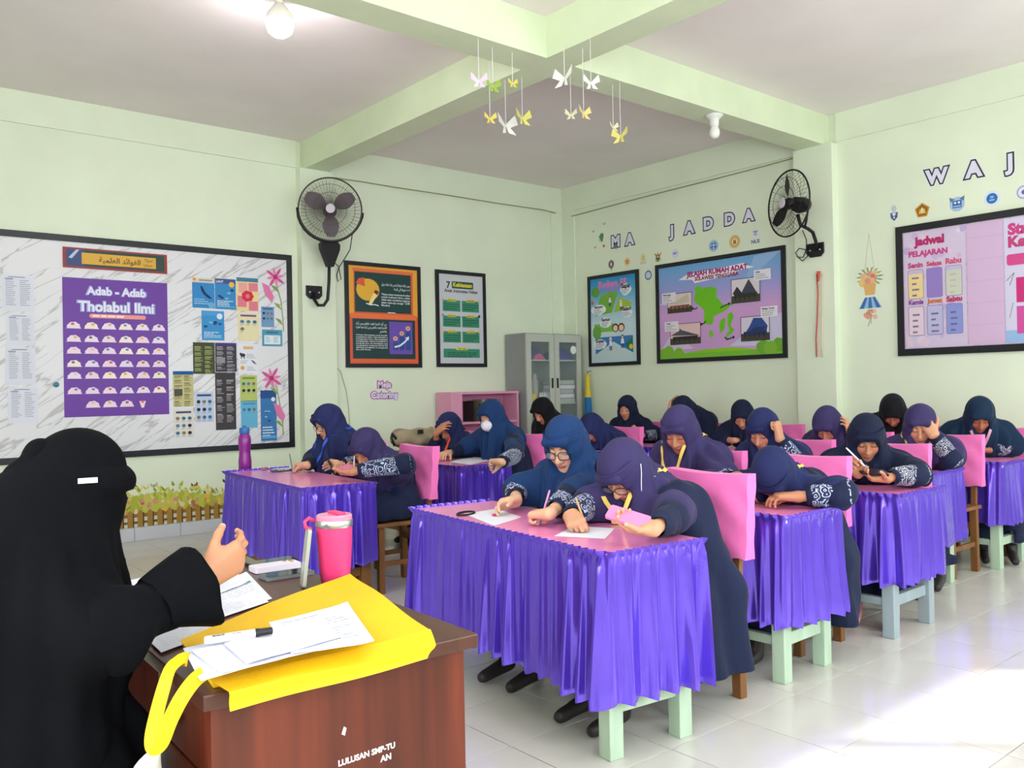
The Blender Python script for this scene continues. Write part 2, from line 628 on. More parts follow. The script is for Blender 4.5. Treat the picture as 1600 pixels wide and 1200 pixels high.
class Wall:
    """a wall plane: rectangles sighted in the photograph become metres along it"""
    def __init__(s, which, depth=0.0):
        s.which = which; s.depth = depth
        if which == 'b':
            s.A, s.N = np.array([1.0, 0, 0]), np.array([0, -1.0, 0])
        else:
            s.A, s.N = np.array([0, -1.0, 0]), np.array([-1.0, 0, 0])

    def p(s, x, y):
        return ony(x, y, WALL_Y - s.depth) if s.which == 'b' else onx(x, y, WALL_X - s.depth)

    def rect(s, x0, y0, x1, y1):
        """sighted upper left and lower right corner -> lower left point, width, height"""
        a, b = s.p(x0, y0), s.p(x1, y1)
        O = np.array([a[0], a[1], b[2]])
        return O, float((b - a) @ s.A), float(a[2] - b[2])

WB, WR = Wall('b'), Wall('r')
BB, BR = Wall('b', 0.016), Wall('r', 0.016)     # faces of the two pin boards

def slab(mb, O, A, N, u0, v0, u1, v1, h0, h1, col=None):
    O = np.asarray(O, float)
    mb.prism([(u0, v0), (u1, v0), (u1, v1), (u0, v1)], O + N * h0, A, np.array([0, 0, 1.0]), N, h1 - h0, col)
    return mb

def framed(name, label, cat, W, O, w, h, fw, panel_mat, group=None, ft=0.024, pt=0.014):
    t = thing(name, O + W.A * w / 2 + W.N * 0.0, label, cat, group)
    fr = MB()
    slab(fr, O, W.A, W.N, 0, 0, w, fw, 0, ft); slab(fr, O, W.A, W.N, 0, h - fw, w, h, 0, ft)
    slab(fr, O, W.A, W.N, 0, fw, fw, h - fw, 0, ft); slab(fr, O, W.A, W.N, w - fw, fw, w, h - fw, 0, ft)
    obj('frame', fr, M_BLACKF, t)
    obj('panel', slab(MB(), O, W.A, W.N, fw, fw, w - fw, h - fw, 0, pt), panel_mat, t)
    return t

def sheet(name, label, cat, W, O, w, h, base, draw, group=None, ink=None, thick=0.0007):
    """a sheet of paper lying on plane W, with its print"""
    t = thing(name, O + W.A * w / 2, label, cat, group)
    obj('sheet', slab(MB(), O, W.A, W.N, 0, 0, w, h, 0, thick, base), ink or M_INK, t)
    pr = Print(O, W.A, W.N, lift=thick + 0.0003)
    draw(pr, w, h)
    if pr.mb.f:
        pr.build('print', ink or M_INK, t)
    return t

# ---- Arabic letters joined by hand: presentation forms, laid out right to left
_AR = {'ا': 'FE8D FE8E FE8D FE8E', 'أ': 'FE83 FE84 FE83 FE84', 'آ': 'FE81 FE82 FE81 FE82', 'ب': 'FE8F FE90 FE91 FE92', 'ة': 'FE93 FE94 FE93 FE94', 'ت': 'FE95 FE96 FE97 FE98',
       'ج': 'FE9D FE9E FE9F FEA0', 'خ': 'FEA5 FEA6 FEA7 FEA8', 'د': 'FEA9 FEAA FEA9 FEAA', 'ر': 'FEAD FEAE FEAD FEAE', 'س': 'FEB1 FEB2 FEB3 FEB4', 'ط': 'FEC1 FEC2 FEC3 FEC4',
       'ع': 'FEC9 FECA FECB FECC', 'ف': 'FED1 FED2 FED3 FED4', 'ق': 'FED5 FED6 FED7 FED8', 'ك': 'FED9 FEDA FEDB FEDC', 'ل': 'FEDD FEDE FEDF FEE0', 'م': 'FEE1 FEE2 FEE3 FEE4',
       'ن': 'FEE5 FEE6 FEE7 FEE8', 'ه': 'FEE9 FEEA FEEB FEEC', 'و': 'FEED FEEE FEED FEEE', 'ي': 'FEF1 FEF2 FEF3 FEF4', 'ئ': 'FE89 FE8A FE8B FE8C', 'ى': 'FEEF FEF0 FEEF FEF0'}
_NOJOIN = set('اأآدروةى')

def arabic(s):
    out = []
    for i, ch in enumerate(s):
        if ch not in _AR:
            out.append(ch); continue
        iso, fin, ini, med = [chr(int(q, 16)) for q in _AR[ch].split()]
        prev = i > 0 and s[i - 1] in _AR and s[i - 1] not in _NOJOIN
        nxt = i + 1 < len(s) and s[i + 1] in _AR and ch not in _NOJOIN
        out.append(med if prev and nxt else fin if prev else ini if nxt else iso)
    return ''.join(reversed(out))

# ------------------------------------------------------------------ the long notice board on the back wall
_tr, _br = WB.p(454.3, 399.3), WB.p(459.3, 698.3)
bx1, bz0, bz1 = (_tr[0] + _br[0]) / 2, WB.p(459.3, 698.3)[2], _tr[2]
bO = np.array([0.55, WALL_Y, bz0])
framed('notice_board', 'long black-framed notice board lined with white marble foil on the back wall', 'notice board', WB, bO, bx1 - 0.55, bz1 - bz0, 0.055, M_MARBLE)

def d_sign(p, w, h):
    p.rect(0, 0, w, h, (150, 40, 35)).up()
    p.rect(w * .03, h * .1, w * .97, h * .92, (24, 58, 52)).up()
    p.rect(w * .03, h * .1, w * .2, h * .92, (40, 62, 120)).up()
    p.rect(w * .17, h * .22, w * .885, h * .78, (222, 170, 50)).up()
    p.text(arabic('الفوائد العلمية'), w * .73, h * .36, None, (30, 26, 20), 0.015, w=w * .40, align='r')
    p.text('Tajul', w * .77, h * .55, h * .22, (60, 40, 20), shear=.3).text("'Ulum", w * .76, h * .3, h * .2, (60, 40, 20), shear=.3)
    p.poly([(w * .05, h * .5), (w * .12, h * .9), (w * .15, h * .9), (w * .08, h * .45)], (190, 200, 225))

O, w, h = BB.rect(97.5, 379, 261, 428.5)
h *= 0.84; O = O + np.array([0, 0, 0.0])
sheet('sign', 'narrow gold and green sign with Arabic lettering at the top of the notice board', 'sign', BB, O, w, h, (150, 40, 35), d_sign, thick=0.006)

def cloud(p, u, v, r, col):
    pts = [(u - r, v), (u + r, v)]
    for i in range(13):
        a = math.pi * i / 12
        b = 1 + .06 * math.sin(i * 2.2 + u * 40)
        pts.append((u + .86 * r * math.cos(a) * b, v + .12 * r + .8 * r * math.sin(a) * b))
    p.poly(pts, col)

def d_adab(p, w, h):
    p.rect(0, 0, w, h, (104, 44, 158)).up()
    for s, y, sz, ww in (('Adab - Adab', .885, None, .56), ('Tholabul Ilmi', .765, None, .72)):
        p.text(s, w * .5, h * y, None, (150, 176, 226), 0.075, w=w * (ww + .03), align='c').up()
        p.text(s, w * .5, h * y, None, (240, 232, 250), 0.03, w=w * ww, align='c').up()
    p.rrect(w * .24, h * .715, w * .78, h * .745, h * .014, (240, 150, 140)).up()
    p.words(w * .27, h * .737, w * .48, 1, 1, h * .013, (255, 230, 225), 3, True)
    rg = random.Random(5)
    rows = [.635, .54, .455, .36, .275, .165]
    spots = [(w * (.095 + .162 * c), h * r) for r in rows for c in range(6)] + [(w * (.26 + .16 * c), h * .065) for c in range(3)]
    for u, v in spots:
        cloud(p, u, v, w * .072, rg.choice([(244, 216, 232), (250, 232, 222), (240, 222, 240)]))
    p.up()
    for u, v in spots:
        c = rg.choice([(200, 90, 80), (230, 170, 80), (90, 130, 190), (150, 160, 90), (235, 190, 200), (120, 80, 110)])
        p.disc(u + rg.uniform(-.015, .015) * w, v + w * .045, w * .017, c, w * .012, 8)
    p.poly([(w * .72, h * .055), (w * .745, h * .055), (w * .765, h * .105), (w * .70, h * .105)], (248, 222, 226)).up()
    p.disc(w * .732, h * .1, w * .014, (220, 90, 110), n=8)

O, w, h = BB.rect(97, 432.5, 264.5, 647)
sheet('poster', 'large purple poster with rows of small clouds on the notice board', 'poster', BB, O, w, h, (104, 44, 158), d_adab)

def d_typed(seed):
    def d(p, w, h):
        rg = random.Random(seed)
        p.rect(w * .2, h * .93, w * .72, h * .95, (120, 124, 160))
        for cx in (.12, .56):
            p.words(w * cx, h * .86, w * .34, 14, h * .052, h * .018, (150, 152, 170), seed + int(cx * 10))
        p.rect(w * .1, h * .88, w * .35, h * .9, (70, 76, 130))
    return d
for k, (q, lab) in enumerate([((2.3, 428, 53.7, 487.6), 'topmost of the four white typed sheets at the left of the notice board'), ((9.3, 490, 54.2, 540), 'second white typed sheet from the top at the left of the notice board'),
                              ((8, 542.5, 56, 600.5), 'third white typed sheet from the top at the left of the notice board'), ((11.7, 605.6, 60, 660), 'lowest of the four white typed sheets at the left of the notice board')]):
    O, w, h = BB.rect(*q)
    sheet('paper_sheet', lab, 'paper', BB, O, w, h, (226, 226, 238), d_typed(k), 'typed sheets on the notice board', M_INKM)

def d_blue(seed, base=(60, 140, 200), head=(70, 90, 150), acc=(245, 200, 70), title=False):
    def d(p, w, h):
        rg = random.Random(seed)
        p.rect(0, 0, w, h, base).up()
        p.rect(0, h * .84, w, h, head).up()
        if title: p.text('LAUT', w * .06, h * .87, h * .1, (255, 255, 255), .02)
        p.disc(w * .8, h * .82, w * .13, acc)
        for i in range(5):
            p.disc(w * rg.uniform(.15, .85), h * rg.uniform(.3, .65), w * .09, rg.choice([(30, 60, 110), (120, 190, 225), (40, 90, 150)]), w * .05)
        p.words(w * .1, h * .28, w * .8, 4, h * .055, h * .025, (220, 236, 246), seed)
        p.rect(w * .06, h * .05, w * .94, h * .1, (90, 170, 215))
    return d

def d_whale(p, w, h):
    p.rect(0, 0, w, h, (58, 140, 204)).up()
    p.rect(0, h * .84, w, h, (228, 214, 190)).up()
    p.disc(w * .1, h * .94, w * .07, (240, 150, 70)); p.rect(w * .3, h * .89, w * .9, h * .95, (150, 160, 180))
    p.poly([(w * .36, h * .74), (w * .44, h * .72), (w * .6, h * .5), (w * .85, h * .36), (w * .86, h * .31), (w * .7, h * .34), (w * .52, h * .44), (w * .4, h * .58)], (30, 52, 96))
    p.disc(w * .85, h * .1, w * .14, (110, 180, 220)); p.words(w * .08, h * .3, w * .7, 3, h * .07, h * .03, (170, 210, 235), 4)

def d_flower(p, w, h):
    p.rect(0, 0, w, h, (242, 218, 150)).up()
    p.rect(0, h * .88, w, h, (70, 130, 160))
    for q in ((.1, .55, .5, .85), (.55, .6, .98, .85), (.04, .12, .45, .45), (.55, .02, .98, .3)):
        p.rect(w * q[0], h * q[1], w * q[2], h * q[3], random.Random(int(q[0] * 99)).choice([(230, 130, 150), (238, 170, 160), (240, 200, 120)]))
    p.up()
    for i in range(7):
        a = i * .9
        p.disc(w * (.5 + .16 * math.cos(a)), h * (.45 + .1 * math.sin(a)), w * .13, (215, 50, 80), h * .07, 10)
    p.up().disc(w * .5, h * .45, w * .1, (240, 120, 130))

def d_boxes(base, ink, seed, dark=False, boxes=True, head=None):
    def d(p, w, h):
        rg = random.Random(seed)
        p.rect(0, 0, w, h, base).up()
        if head:
            p.rect(0, h * .9, w, h, head).up()
        for cx in (.07, .54):
            v = .87
            while v > .1:
                p.rect(w * cx, h * (v - .018), w * (cx + rg.uniform(.2, .38)), h * v, ink)
                v -= .03
                n = rg.randint(2, 5)
                p.words(w * cx, h * v, w * .38, n, h * .026, h * .011, ink, rg.randint(0, 999))
                v -= .026 * n + .04
        if boxes:
            p.up()
            p.rect(w * .05, h * .3, w * .45, h * .5, tuple(int(c * .6 + 40) for c in ink))
    return d

def d_icons(base, seed, n=9, head=(60, 80, 130)):
    def d(p, w, h):
        rg = random.Random(seed)
        p.rect(0, 0, w, h, base).up()
        p.rect(w * .12, h * .86, w * .88, h * .93, head)
        for i in range(n):
            c, r_ = i % 3, i // 3
            u, v = w * (.2 + .3 * c), h * (.68 - .26 * r_)
            p.disc(u, v, w * .1, rg.choice([(40, 48, 60), (80, 130, 170), (60, 110, 150), (140, 120, 90)]), h * .06)
            p.words(u - w * .1, v - h * .08, w * .22, 2, h * .03, h * .012, (130, 135, 150), i)
    return d

def d_animals(p, w, h):
    p.rect(0, 0, w, h, (236, 236, 244)).up()
    p.rect(w * .25, h * .82, w * .75, h * .92, (235, 190, 130))
    p.disc(w * .22, h * .62, w * .13, (52, 52, 62), h * .06); p.disc(w * .12, h * .66, w * .06, (52, 52, 62)); p.rect(w * .13, h * .5, w * .17, h * .6, (52, 52, 62)); p.rect(w * .27, h * .5, w * .31, h * .6, (52, 52, 62))
    p.poly([(w * .6, h * .48), (w * .78, h * .42), (w * .92, h * .3), (w * .75, h * .36)], (60, 66, 82))
    p.disc(w * .2, h * .2, w * .1, (232, 160, 70))
    p.words(w * .42, h * .66, w * .5, 4, h * .04, h * .015, (160, 160, 180), 1); p.words(w * .1, h * .44, w * .4, 3, h * .04, h * .015, (160, 160, 180), 2); p.words(w * .42, h * .24, w * .5, 4, h * .04, h * .015, (160, 160, 180), 3)

def d_teal(p, w, h):
    p.rect(0, 0, w, h, (86, 160, 186)).up(); p.rrect(w * .1, h * .12, w * .9, h * .66, w * .04, (228, 238, 244)).up()
    p.words(w * .15, h * .58, w * .3, 5, h * .08, h * .03, (140, 160, 180), 1); p.words(w * .55, h * .58, w * .3, 5, h * .08, h * .03, (140, 160, 180), 2)
    p.rect(w * .2, h * .78, w * .8, h * .9, (60, 120, 160))

right_sheets = [
    ((300, 433, 335.5, 482), (58, 140, 204), d_whale, 'blue sheet with a whale and a cream heading on the notice board'),
    ((335.5, 434.7, 368.8, 484), (70, 130, 190), d_blue(2, title=True), 'blue sheet headed LAUT beside the whale sheet'),
    ((369.3, 433, 404, 487), (242, 218, 150), d_flower, 'yellow sheet with a red flower on the notice board'),
    ((314.7, 485, 350.7, 532), (62, 146, 208), d_blue(5, (66, 150, 212), (80, 160, 220), (225, 235, 245)), 'plain sky-blue sheet below the whale sheet'),
    ((371.5, 488, 404.8, 533), (236, 226, 180), d_icons((238, 228, 184), 3, 4, (130, 90, 150)), 'pale yellow sheet with round pictures below the flower sheet'),
    ((301.3, 534.7, 336, 584), (74, 78, 60), d_boxes((74, 80, 58), (190, 200, 120), 11, boxes=False), 'dark olive sheet with yellow writing on the notice board'),
    ((336, 535.5, 370, 581), (66, 64, 72), d_boxes((66, 64, 72), (190, 188, 196), 12, head=(80, 60, 130)), 'dark grey sheet with a purple heading and white box'),
    ((336, 582, 369.3, 670.7), (66, 62, 66), d_boxes((66, 62, 66), (180, 176, 180), 13, boxes=False), 'long dark grey sheet hanging below the other dark sheets'),
    ((372, 537, 404, 584), (236, 236, 244), d_animals, 'white sheet with an elephant and a whale drawn on it'),
    ((270, 580, 302.7, 634.7), (206, 196, 140), d_boxes((206, 198, 140), (70, 72, 60), 15, head=(30, 90, 160)), 'mustard sheet with a blue heading and dark boxes'),
    ((304, 613, 334, 658.7), (196, 208, 232), d_icons((198, 210, 234), 6), 'pale blue sheet of small pictures beside the long dark sheet'),
    ((375, 586.7, 402, 626.7), (186, 198, 110), d_icons((190, 202, 114), 7, 6, (120, 150, 60)), 'lime green sheet of round pictures on the notice board'),
    ((376, 626.7, 402.7, 668), (106, 184, 220), d_icons((106, 184, 220), 8, 3, (80, 150, 200)), 'light blue sheet below the lime green one'),
    ((271, 640, 303, 682.7), (228, 222, 212), d_icons((228, 222, 212), 9), 'cream sheet of dark round pictures at the bottom of the notice board'),
    ((408, 478.7, 428.5, 511.5), (110, 150, 190), d_icons((120, 160, 200), 10, 6, (60, 90, 140)), 'small blue picture sheet between the lily stems'),
    ((409.3, 514.7, 441.3, 541.3), (86, 160, 186), d_teal, 'teal card with a white panel at the right of the notice board'),
    ((406.7, 610, 432.8, 688), (56, 110, 170), d_blue(17, (62, 122, 184), (40, 80, 140), (225, 235, 245)), 'long blue sheet with a torn corner below the large pink lily'),
]
for q, base, dr, lab in right_sheets:
    O, w, h = BB.rect(*q)
    sheet('paper_sheet', lab, 'paper', BB, O, w, h, base, dr, 'student sheets on the notice board', M_INKM)

def lily(px, py, s, stem, buds, label):
    c = BB.p(px, py)
    t = thing('flower_sticker', c, label, 'sticker', 'lily stickers on the notice board')
    pr = Print(c, BB.A, BB.N, lift=0.0012)
    pts = [((BB.p(*q) - c) @ BB.A, BB.p(*q)[2] - c[2]) for q in stem]
    pr.line(pts, 0.012, (150, 170, 90)).up()
    for i in range(0, len(pts) - 1):
        (a, b), (a2, b2) = pts[i], pts[i + 1]
        m_ = ((a + a2) / 2, (b + b2) / 2)
        pr.poly([m_, (m_[0] - .05, m_[1] + .035), (m_[0] - .085, m_[1] + .075), (m_[0] - .03, m_[1] + .06)], (132, 160, 74))
    pr.up()
    for i in range(8):
        a = i * math.pi / 4 + .2
        L = s * (1.0 if i % 2 else .82)
        wd = .24 * s
        d_ = np.array([math.cos(a), math.sin(a)]); n_ = np.array([-d_[1], d_[0]])
        poly = [(0, 0)] + [tuple(d_ * L * q + n_ * wd * math.sin(math.pi * q) * .55) for q in (.25, .5, .75)] + [tuple(d_ * L)] + [tuple(d_ * L * q - n_ * wd * math.sin(math.pi * q) * .55) for q in (.75, .5, .25)]
        pr.poly(poly, (214, 72, 142) if i % 2 else (232, 128, 182)).up()
    pr.disc(0, 0, s * .2, (176, 30, 96), n=10)
    for q in buds:
        b = BB.p(*q)
        u, v = (b - c) @ BB.A, b[2] - c[2]
        pr.poly([(u - .07, v + .1), (u + .0, v + .07), (u + .05, v - .03), (u + .03, v - .09), (u - .04, v - .02)], (226, 120, 170))
    pr.build('print', M_INK, t)

lily(430, 433, 0.115, [(432, 445), (439, 470), (442, 500), (443, 518)], [(420, 458)], 'upper pink lily sticker with a bud on the notice board')
lily(424, 591, 0.125, [(432, 603), (437, 630), (441, 655), (443, 680)], [(438, 645)], 'lower pink lily sticker with a hanging bud on the notice board')

c = BB.p(87.5, 601)
tag(obj('push_pin', MB().lathe([(0.012, 0), (0.02, 0.004), (0.022, 0.014), (0.016, 0.02)], c, BB.N, n=14), mat('teal_plastic', (60, 130, 150), 0.3), smooth=True), 'round teal push pin left of the purple poster', 'push pin')

# ------------------------------------------------------------------ the two framed posters on the back wall
def d_chalk(p, w, h):
    p.rect(0, 0, w, h, (222, 96, 52)).up()
    p.rect(w * .0, h * .5, w * .07, h, (240, 170, 60)); p.rect(w * .93, h * .5, w, h, (240, 170, 60)); p.rect(0, h * .965, w, h, (240, 170, 60)).up()
    p.rect(w * .02, h * .465, w * .98, h * .515, (240, 120, 66)).rect(w * .06, h * .945, w * .94, h * .975, (232, 118, 70)).rect(w * .02, h * .012, w * .98, h * .045, (232, 104, 62)).up()
    p.rect(w * .085, h * .53, w * .90, h * .94, (22, 62, 62)).rect(w * .045, h * .05, w * .955, h * .46, (20, 58, 60)).up()
    # pie and pencil
    p.disc(w * .27, h * .76, w * .165, (236, 180, 56), h * .115).up()
    p.poly([(w * .23, h * .79), (w * .22, h * .885), (w * .14, h * .87), (w * .10, h * .82)], (226, 92, 60)).up()
    p.poly([(w * .27, h * .61), (w * .31, h * .60), (w * .43, h * .745), (w * .375, h * .765)], (250, 226, 150)).up()
    p.poly([(w * .40, h * .71), (w * .43, h * .745), (w * .375, h * .765), (w * .352, h * .735)], (120, 40, 40))
    p.line([(w * .24, h * .62), (w * .30, h * .605), (w * .36, h * .61), (w * .42, h * .60)], w * .012, (240, 240, 240))
    for k, s in enumerate(('ومن سلك طريقا يلتمس فيه علما سهل', 'له به طريقا الى الجنة')):
        p.text(arabic(s), w * .885, h * (.815 - .045 * k), h * .036, (235, 240, 240), .01, w=w * (.42 if k == 0 else .24), align='r')
    for k, s in enumerate(('"Siapa yang menempuh jalan', 'untuk mencari ilmu, maka', 'Allah akan mudahkan baginya', 'jalan menuju surga." (HR', 'Muslim)')):
        p.text(s, w * .46, h * (.715 - .029 * k), h * .027, (240, 244, 244), .014, w=w * (.425 if k < 4 else .12))
    p.rect(w * .55, h * .528, w * .68, h * .537, (240, 240, 240)); p.rect(w * .66, h * .53, w * .78, h * .54, (30, 30, 30))
    for k, s in enumerate(('من أراد الدنيا فعليه بالعلم ومن أراد', 'الآخرة فعليه بالعلم ومن أرادهما فعليه', 'بالعلم')):
        p.text(arabic(s), w * .53, h * (.40 - .038 * k), h * .032, (235, 240, 240), .01, w=w * (.44 if k < 2 else .1), align='r')
    for k, s in enumerate(('Artinya: Barangsiapa yang hendak', 'menginginkan dunia, maka hendaklah ia', 'menguasai ilmu. Barangsiapa', 'menginginkan akhirat hendaklah ia', 'menguasai ilmu, dan barangsiapa yang', 'menginginkan keduanya (dunia dan', 'akhirat) hendaklah ia menguasai', 'ilmu. (HR Ahmad)')):
        p.text(s, w * .09, h * (.288 - .0215 * k), h * .02, (236, 240, 240), .012, w=w * (.45 if k < 7 else .2))
    p.rect(w * .565, h * .10, w * .91, h * .44, (112, 80, 180)).up()
    for k, (u, v) in enumerate(((.62, .19), (.715, .245), (.81, .30))):
        p.rect(w * u, h * .145, w * (u + .075), h * (v + .04), (36, 80, 150)); p.disc(w * (u + .035), h * (v + .075), w * .034, (240, 190, 150), h * .023)
    p.up(); p.line([(w * .64, h * .175), (w * .72, h * .19), (w * .80, h * .235), (w * .835, h * .265)], w * .022, (240, 240, 250))
    p.poly([(w * .80, h * .275), (w * .86, h * .29), (w * .85, h * .245)], (240, 240, 250))
    for k, (u, v) in enumerate(((.62, .19), (.715, .245), (.81, .30))):
        p.disc(w * (u + .035), h * (v + .075), w * .015, (200, 110, 70), h * .01)

def put_framed(W, q0, q1, fw, draw, label, base=(230, 230, 236)):
    O, w, h = W.rect(q0[0], q0[1], q1[0], q1[1])
    t = framed('framed_poster', label, 'poster', W, O, w, h, fw, M_PAPERW, 'framed posters on the walls')
    pr = Print(O + W.A * fw + np.array([0, 0, fw]), W.A, W.N, lift=0.0145)
    draw(pr, w - 2 * fw, h - 2 * fw)
    pr.build('print', M_INK, t)
    return t

put_framed(WB, (537, 407), (658, 574.5), 0.042, d_chalk, 'black-framed poster of two green chalkboards with orange borders')

def d_seven(p, w, h):
    p.rect(0, 0, w, h, (206, 208, 214)).up()
    p.text('7', w * .17, h * .845, h * .105, (30, 66, 56), .03)
    p.rrect(w * .29, h * .845, w * .78, h * .925, h * .014, (38, 84, 64)).up()
    p.text('Kebiasaan', w * .535, h * .866, None, (240, 220, 70), .03, w=w * .43, align='c')
    p.text('Anak Indonesia Hebat', w * .5, h * .80, None, (30, 40, 52), .025, w=w * .76, align='c')
    names = ['Bangun Pagi', 'Beribadah', 'Berolahraga', 'Makan Sehat', 'Gemar Belajar', 'Bermasyarakat']
    rg = random.Random(3)
    for k in range(6):
        c, r_ = k % 2, k // 2
        u0 = w * (.08 + .43 * c); v0 = h * (.585 - .175 * r_)
        p.rect(u0, v0, u0 + w * .395, v0 + h * .125, (58, 142, 110))
    p.rect(w * .08, h * .065, w * .905, h * .165, (58, 142, 110)).up()
    for k in range(6):
        c, r_ = k % 2, k // 2
        u0 = w * (.08 + .43 * c); v0 = h * (.585 - .175 * r_)
        p.rrect(u0 + w * .1, v0 + h * .112, u0 + w * .3, v0 + h * .14, h * .008, (238, 214, 70))
        p.words(u0 + w * .03, v0 + h * .085, w * .34, 3, h * .026, h * .011, (24, 92, 70), k, True)
        p.disc(u0 if c == 0 else u0 + w * .395, v0 + h * .13, w * .03, rg.choice([(240, 190, 90), (210, 190, 150), (150, 160, 150), (60, 70, 80)]), n=8)
    p.rrect(w * .36, h * .152, w * .62, h * .18, h * .008, (238, 214, 70))
    p.words(w * .18, h * .125, w * .66, 3, h * .022, h * .01, (24, 92, 70), 9, True)
    p.up()
    for k in range(6):
        c, r_ = k % 2, k // 2
        u0 = w * (.08 + .43 * c); v0 = h * (.585 - .175 * r_)
        p.text(names[k], u0 + w * .2, v0 + h * .119, None, (60, 60, 30), .02, w=w * .17, align='c')
    p.text('Tidur Cepat', w * .49, h * .159, None, (60, 60, 30), .02, w=w * .2, align='c')

put_framed(WB, (679, 421), (759.5, 573.7), 0.042, d_seven, 'black-framed grey poster with green boxes beside the chalkboard poster')

def sticker(name, label, cat, W, px, py, draw, group=None, lift=0.0006, ink=None):
    c_ = W.p(px, py)
    t = thing(name, c_, label, cat, group)
    pr = Print(c_, W.A, W.N, lift=lift)
    draw(pr)
    pr.build('print', ink or M_INK, t)
    return t

def d_meja(p):
    for s, v, ww in (('Meja', .055, .16), ('Catering', -.06, .33)):
        p.text(s, 0, v, None, (206, 110, 150), .16, w=ww + .03, align='c')
    p.up()
    for s, v, ww in (('Meja', .055, .16), ('Catering', -.06, .33)):
        p.text(s, 0, v, None, (176, 140, 214), .10, w=ww + .012, align='c')
    p.up()
    for s, v, ww in (('Meja', .055, .16), ('Catering', -.06, .33)):
        p.text(s, 0, v, None, (236, 226, 246), .03, w=ww, align='c')
sticker('wall_sticker', 'small purple lettered sticker reading Meja Catering below the chalkboard poster', 'sticker', WB, 601, 613, d_meja)

# garden fence sticker along the skirting
def fence_sticker():
    a, b = WB.p(150, 832), WB.p(420, 801)
    u1 = 3.84 - a[0]
    c_ = np.array([a[0], WALL_Y, 0.125])
    t = thing('wall_sticker', c_, 'long garden fence sticker with yellow flowers above the skirting tiles', 'sticker')
    p = Print(c_, WB.A, WB.N)
    rg = random.Random(8)
    u = 0
    while u < u1:                                   # foliage
        p.disc(u + .03, .15 + .04 * abs(math.sin(u * 3.1)), .05, rg.choice([(196, 200, 80), (178, 186, 60), (208, 196, 96)]), .06 + .05 * abs(math.sin(u * 3.1)), 9)
        for k in range(8):
            x, y = u + rg.uniform(0, .12), rg.uniform(.11, .24 + .1 * abs(math.sin(u * 3.1)))
            s = rg.uniform(.02, .045)
            a_ = rg.uniform(.6, 2.5)
            p.poly([(x, y), (x + s * .5, y + s * .3), (x + s * math.cos(a_) * 1.3, y + s * 1.5), (x - s * .4, y + s * .5)], rg.choice([(170, 190, 50), (200, 206, 80), (214, 196, 90), (140, 160, 40), (226, 216, 130)]))
        u += .05
    p.up()
    u = 0
    while u < u1:
        for k in range(2):
            p.disc(u + rg.uniform(0, .1), rg.uniform(.12, .26), rg.uniform(.012, .024), rg.choice([(216, 150, 130), (236, 206, 170), (180, 110, 90), (240, 190, 80)]), n=8)
        u += .06
    p.up()
    p.rect(0, .085, u1, .115, (150, 104, 40)); p.rect(0, .03, u1, .05, (130, 88, 34)); p.up()
    u = 0
    while u < u1:
        p.poly([(u, 0), (u + .045, 0), (u + .045, .125), (u + .022, .15), (u, .125)], (172, 130, 56)); p.rect(u + .045, 0, u + .056, .125, (92, 58, 24))
        u += .085
    p.build('print', M_INKM, t)
fence_sticker()

def d_fly(col, s=.03):
    def d(p):
        p.poly([(0, 0), (-s, s * .9), (-s * 1.1, s * .1), (-s * .5, -s * .5)], col).poly([(0, 0), (s * .7, s * 1.1), (s * 1.1, s * .5), (s * .6, -s * .3)], col)
        p.line([(0, -s * .5), (0, s * .4)], s * .2, (50, 36, 30))
    return d
for px, py, col, lab in ((208, 763, (110, 70, 40), 'brown butterfly sticker nearest the veiled teacher'), (241, 759, (176, 186, 160), 'pale grey butterfly sticker right of the brown one'), (289, 771.5, (120, 72, 36), 'brown butterfly sticker hovering lowest above the fence sticker'),
                         (304, 758.5, (128, 80, 40), 'brown butterfly sticker between two others above the fence flowers'), (323, 769, (96, 60, 36), 'dark butterfly sticker above the tallest fence flowers'), (353, 752, (80, 56, 40), 'dark butterfly sticker beside the corner of the purple table skirt')):
    sticker('butterfly_sticker', lab, 'sticker', WB, px, py, d_fly(col), 'butterfly stickers above the skirting')
sticker('butterfly_sticker', 'grey butterfly sticker left of the teacher below the notice board', 'sticker', WB, 8, 776, d_fly((110, 120, 110)), 'butterfly stickers above the skirting')

# ------------------------------------------------------------------ right wall: framed poster, map, letters, emblems, pink board
def lerp(a, b, t):
    return tuple(a[i] + (b[i] - a[i]) * t for i in range(3))

def grad(p, w, h, stops, n=24):
    for i in range(n):
        t = (i + .5) / n
        for (t0, c0_), (t1, c1_) in zip(stops, stops[1:]):
            if t0 <= t <= t1:
                p.rect(0, h * i / n, w, h * (i + 1) / n, lerp(c0_, c1_, (t - t0) / (t1 - t0)))
                break

def blob(p, u, v, r_, col, rg, n=14, rv=None):
    rv = rv or r_
    p.poly([(u + r_ * (1 + .12 * rg.uniform(-1, 1)) * math.cos(2 * math.pi * i / n), v + rv * (1 + .12 * rg.uniform(-1, 1)) * math.sin(2 * math.pi * i / n)) for i in range(n)], col)

def kid(p, u, v, s, top, bottom, hair):
    p.rect(u - s * .16, v, u - s * .03, v + s * .45, bottom).rect(u + s * .03, v, u + s * .16, v + s * .45, bottom)
    p.poly([(u - s * .2, v + s * .4), (u + s * .2, v + s * .4), (u + s * .14, v + s * .85), (u - s * .14, v + s * .85)], top)
    p.disc(u, v + s * 1.02, s * .17, hair).up().disc(u, v + s * .98, s * .12, (240, 204, 176))

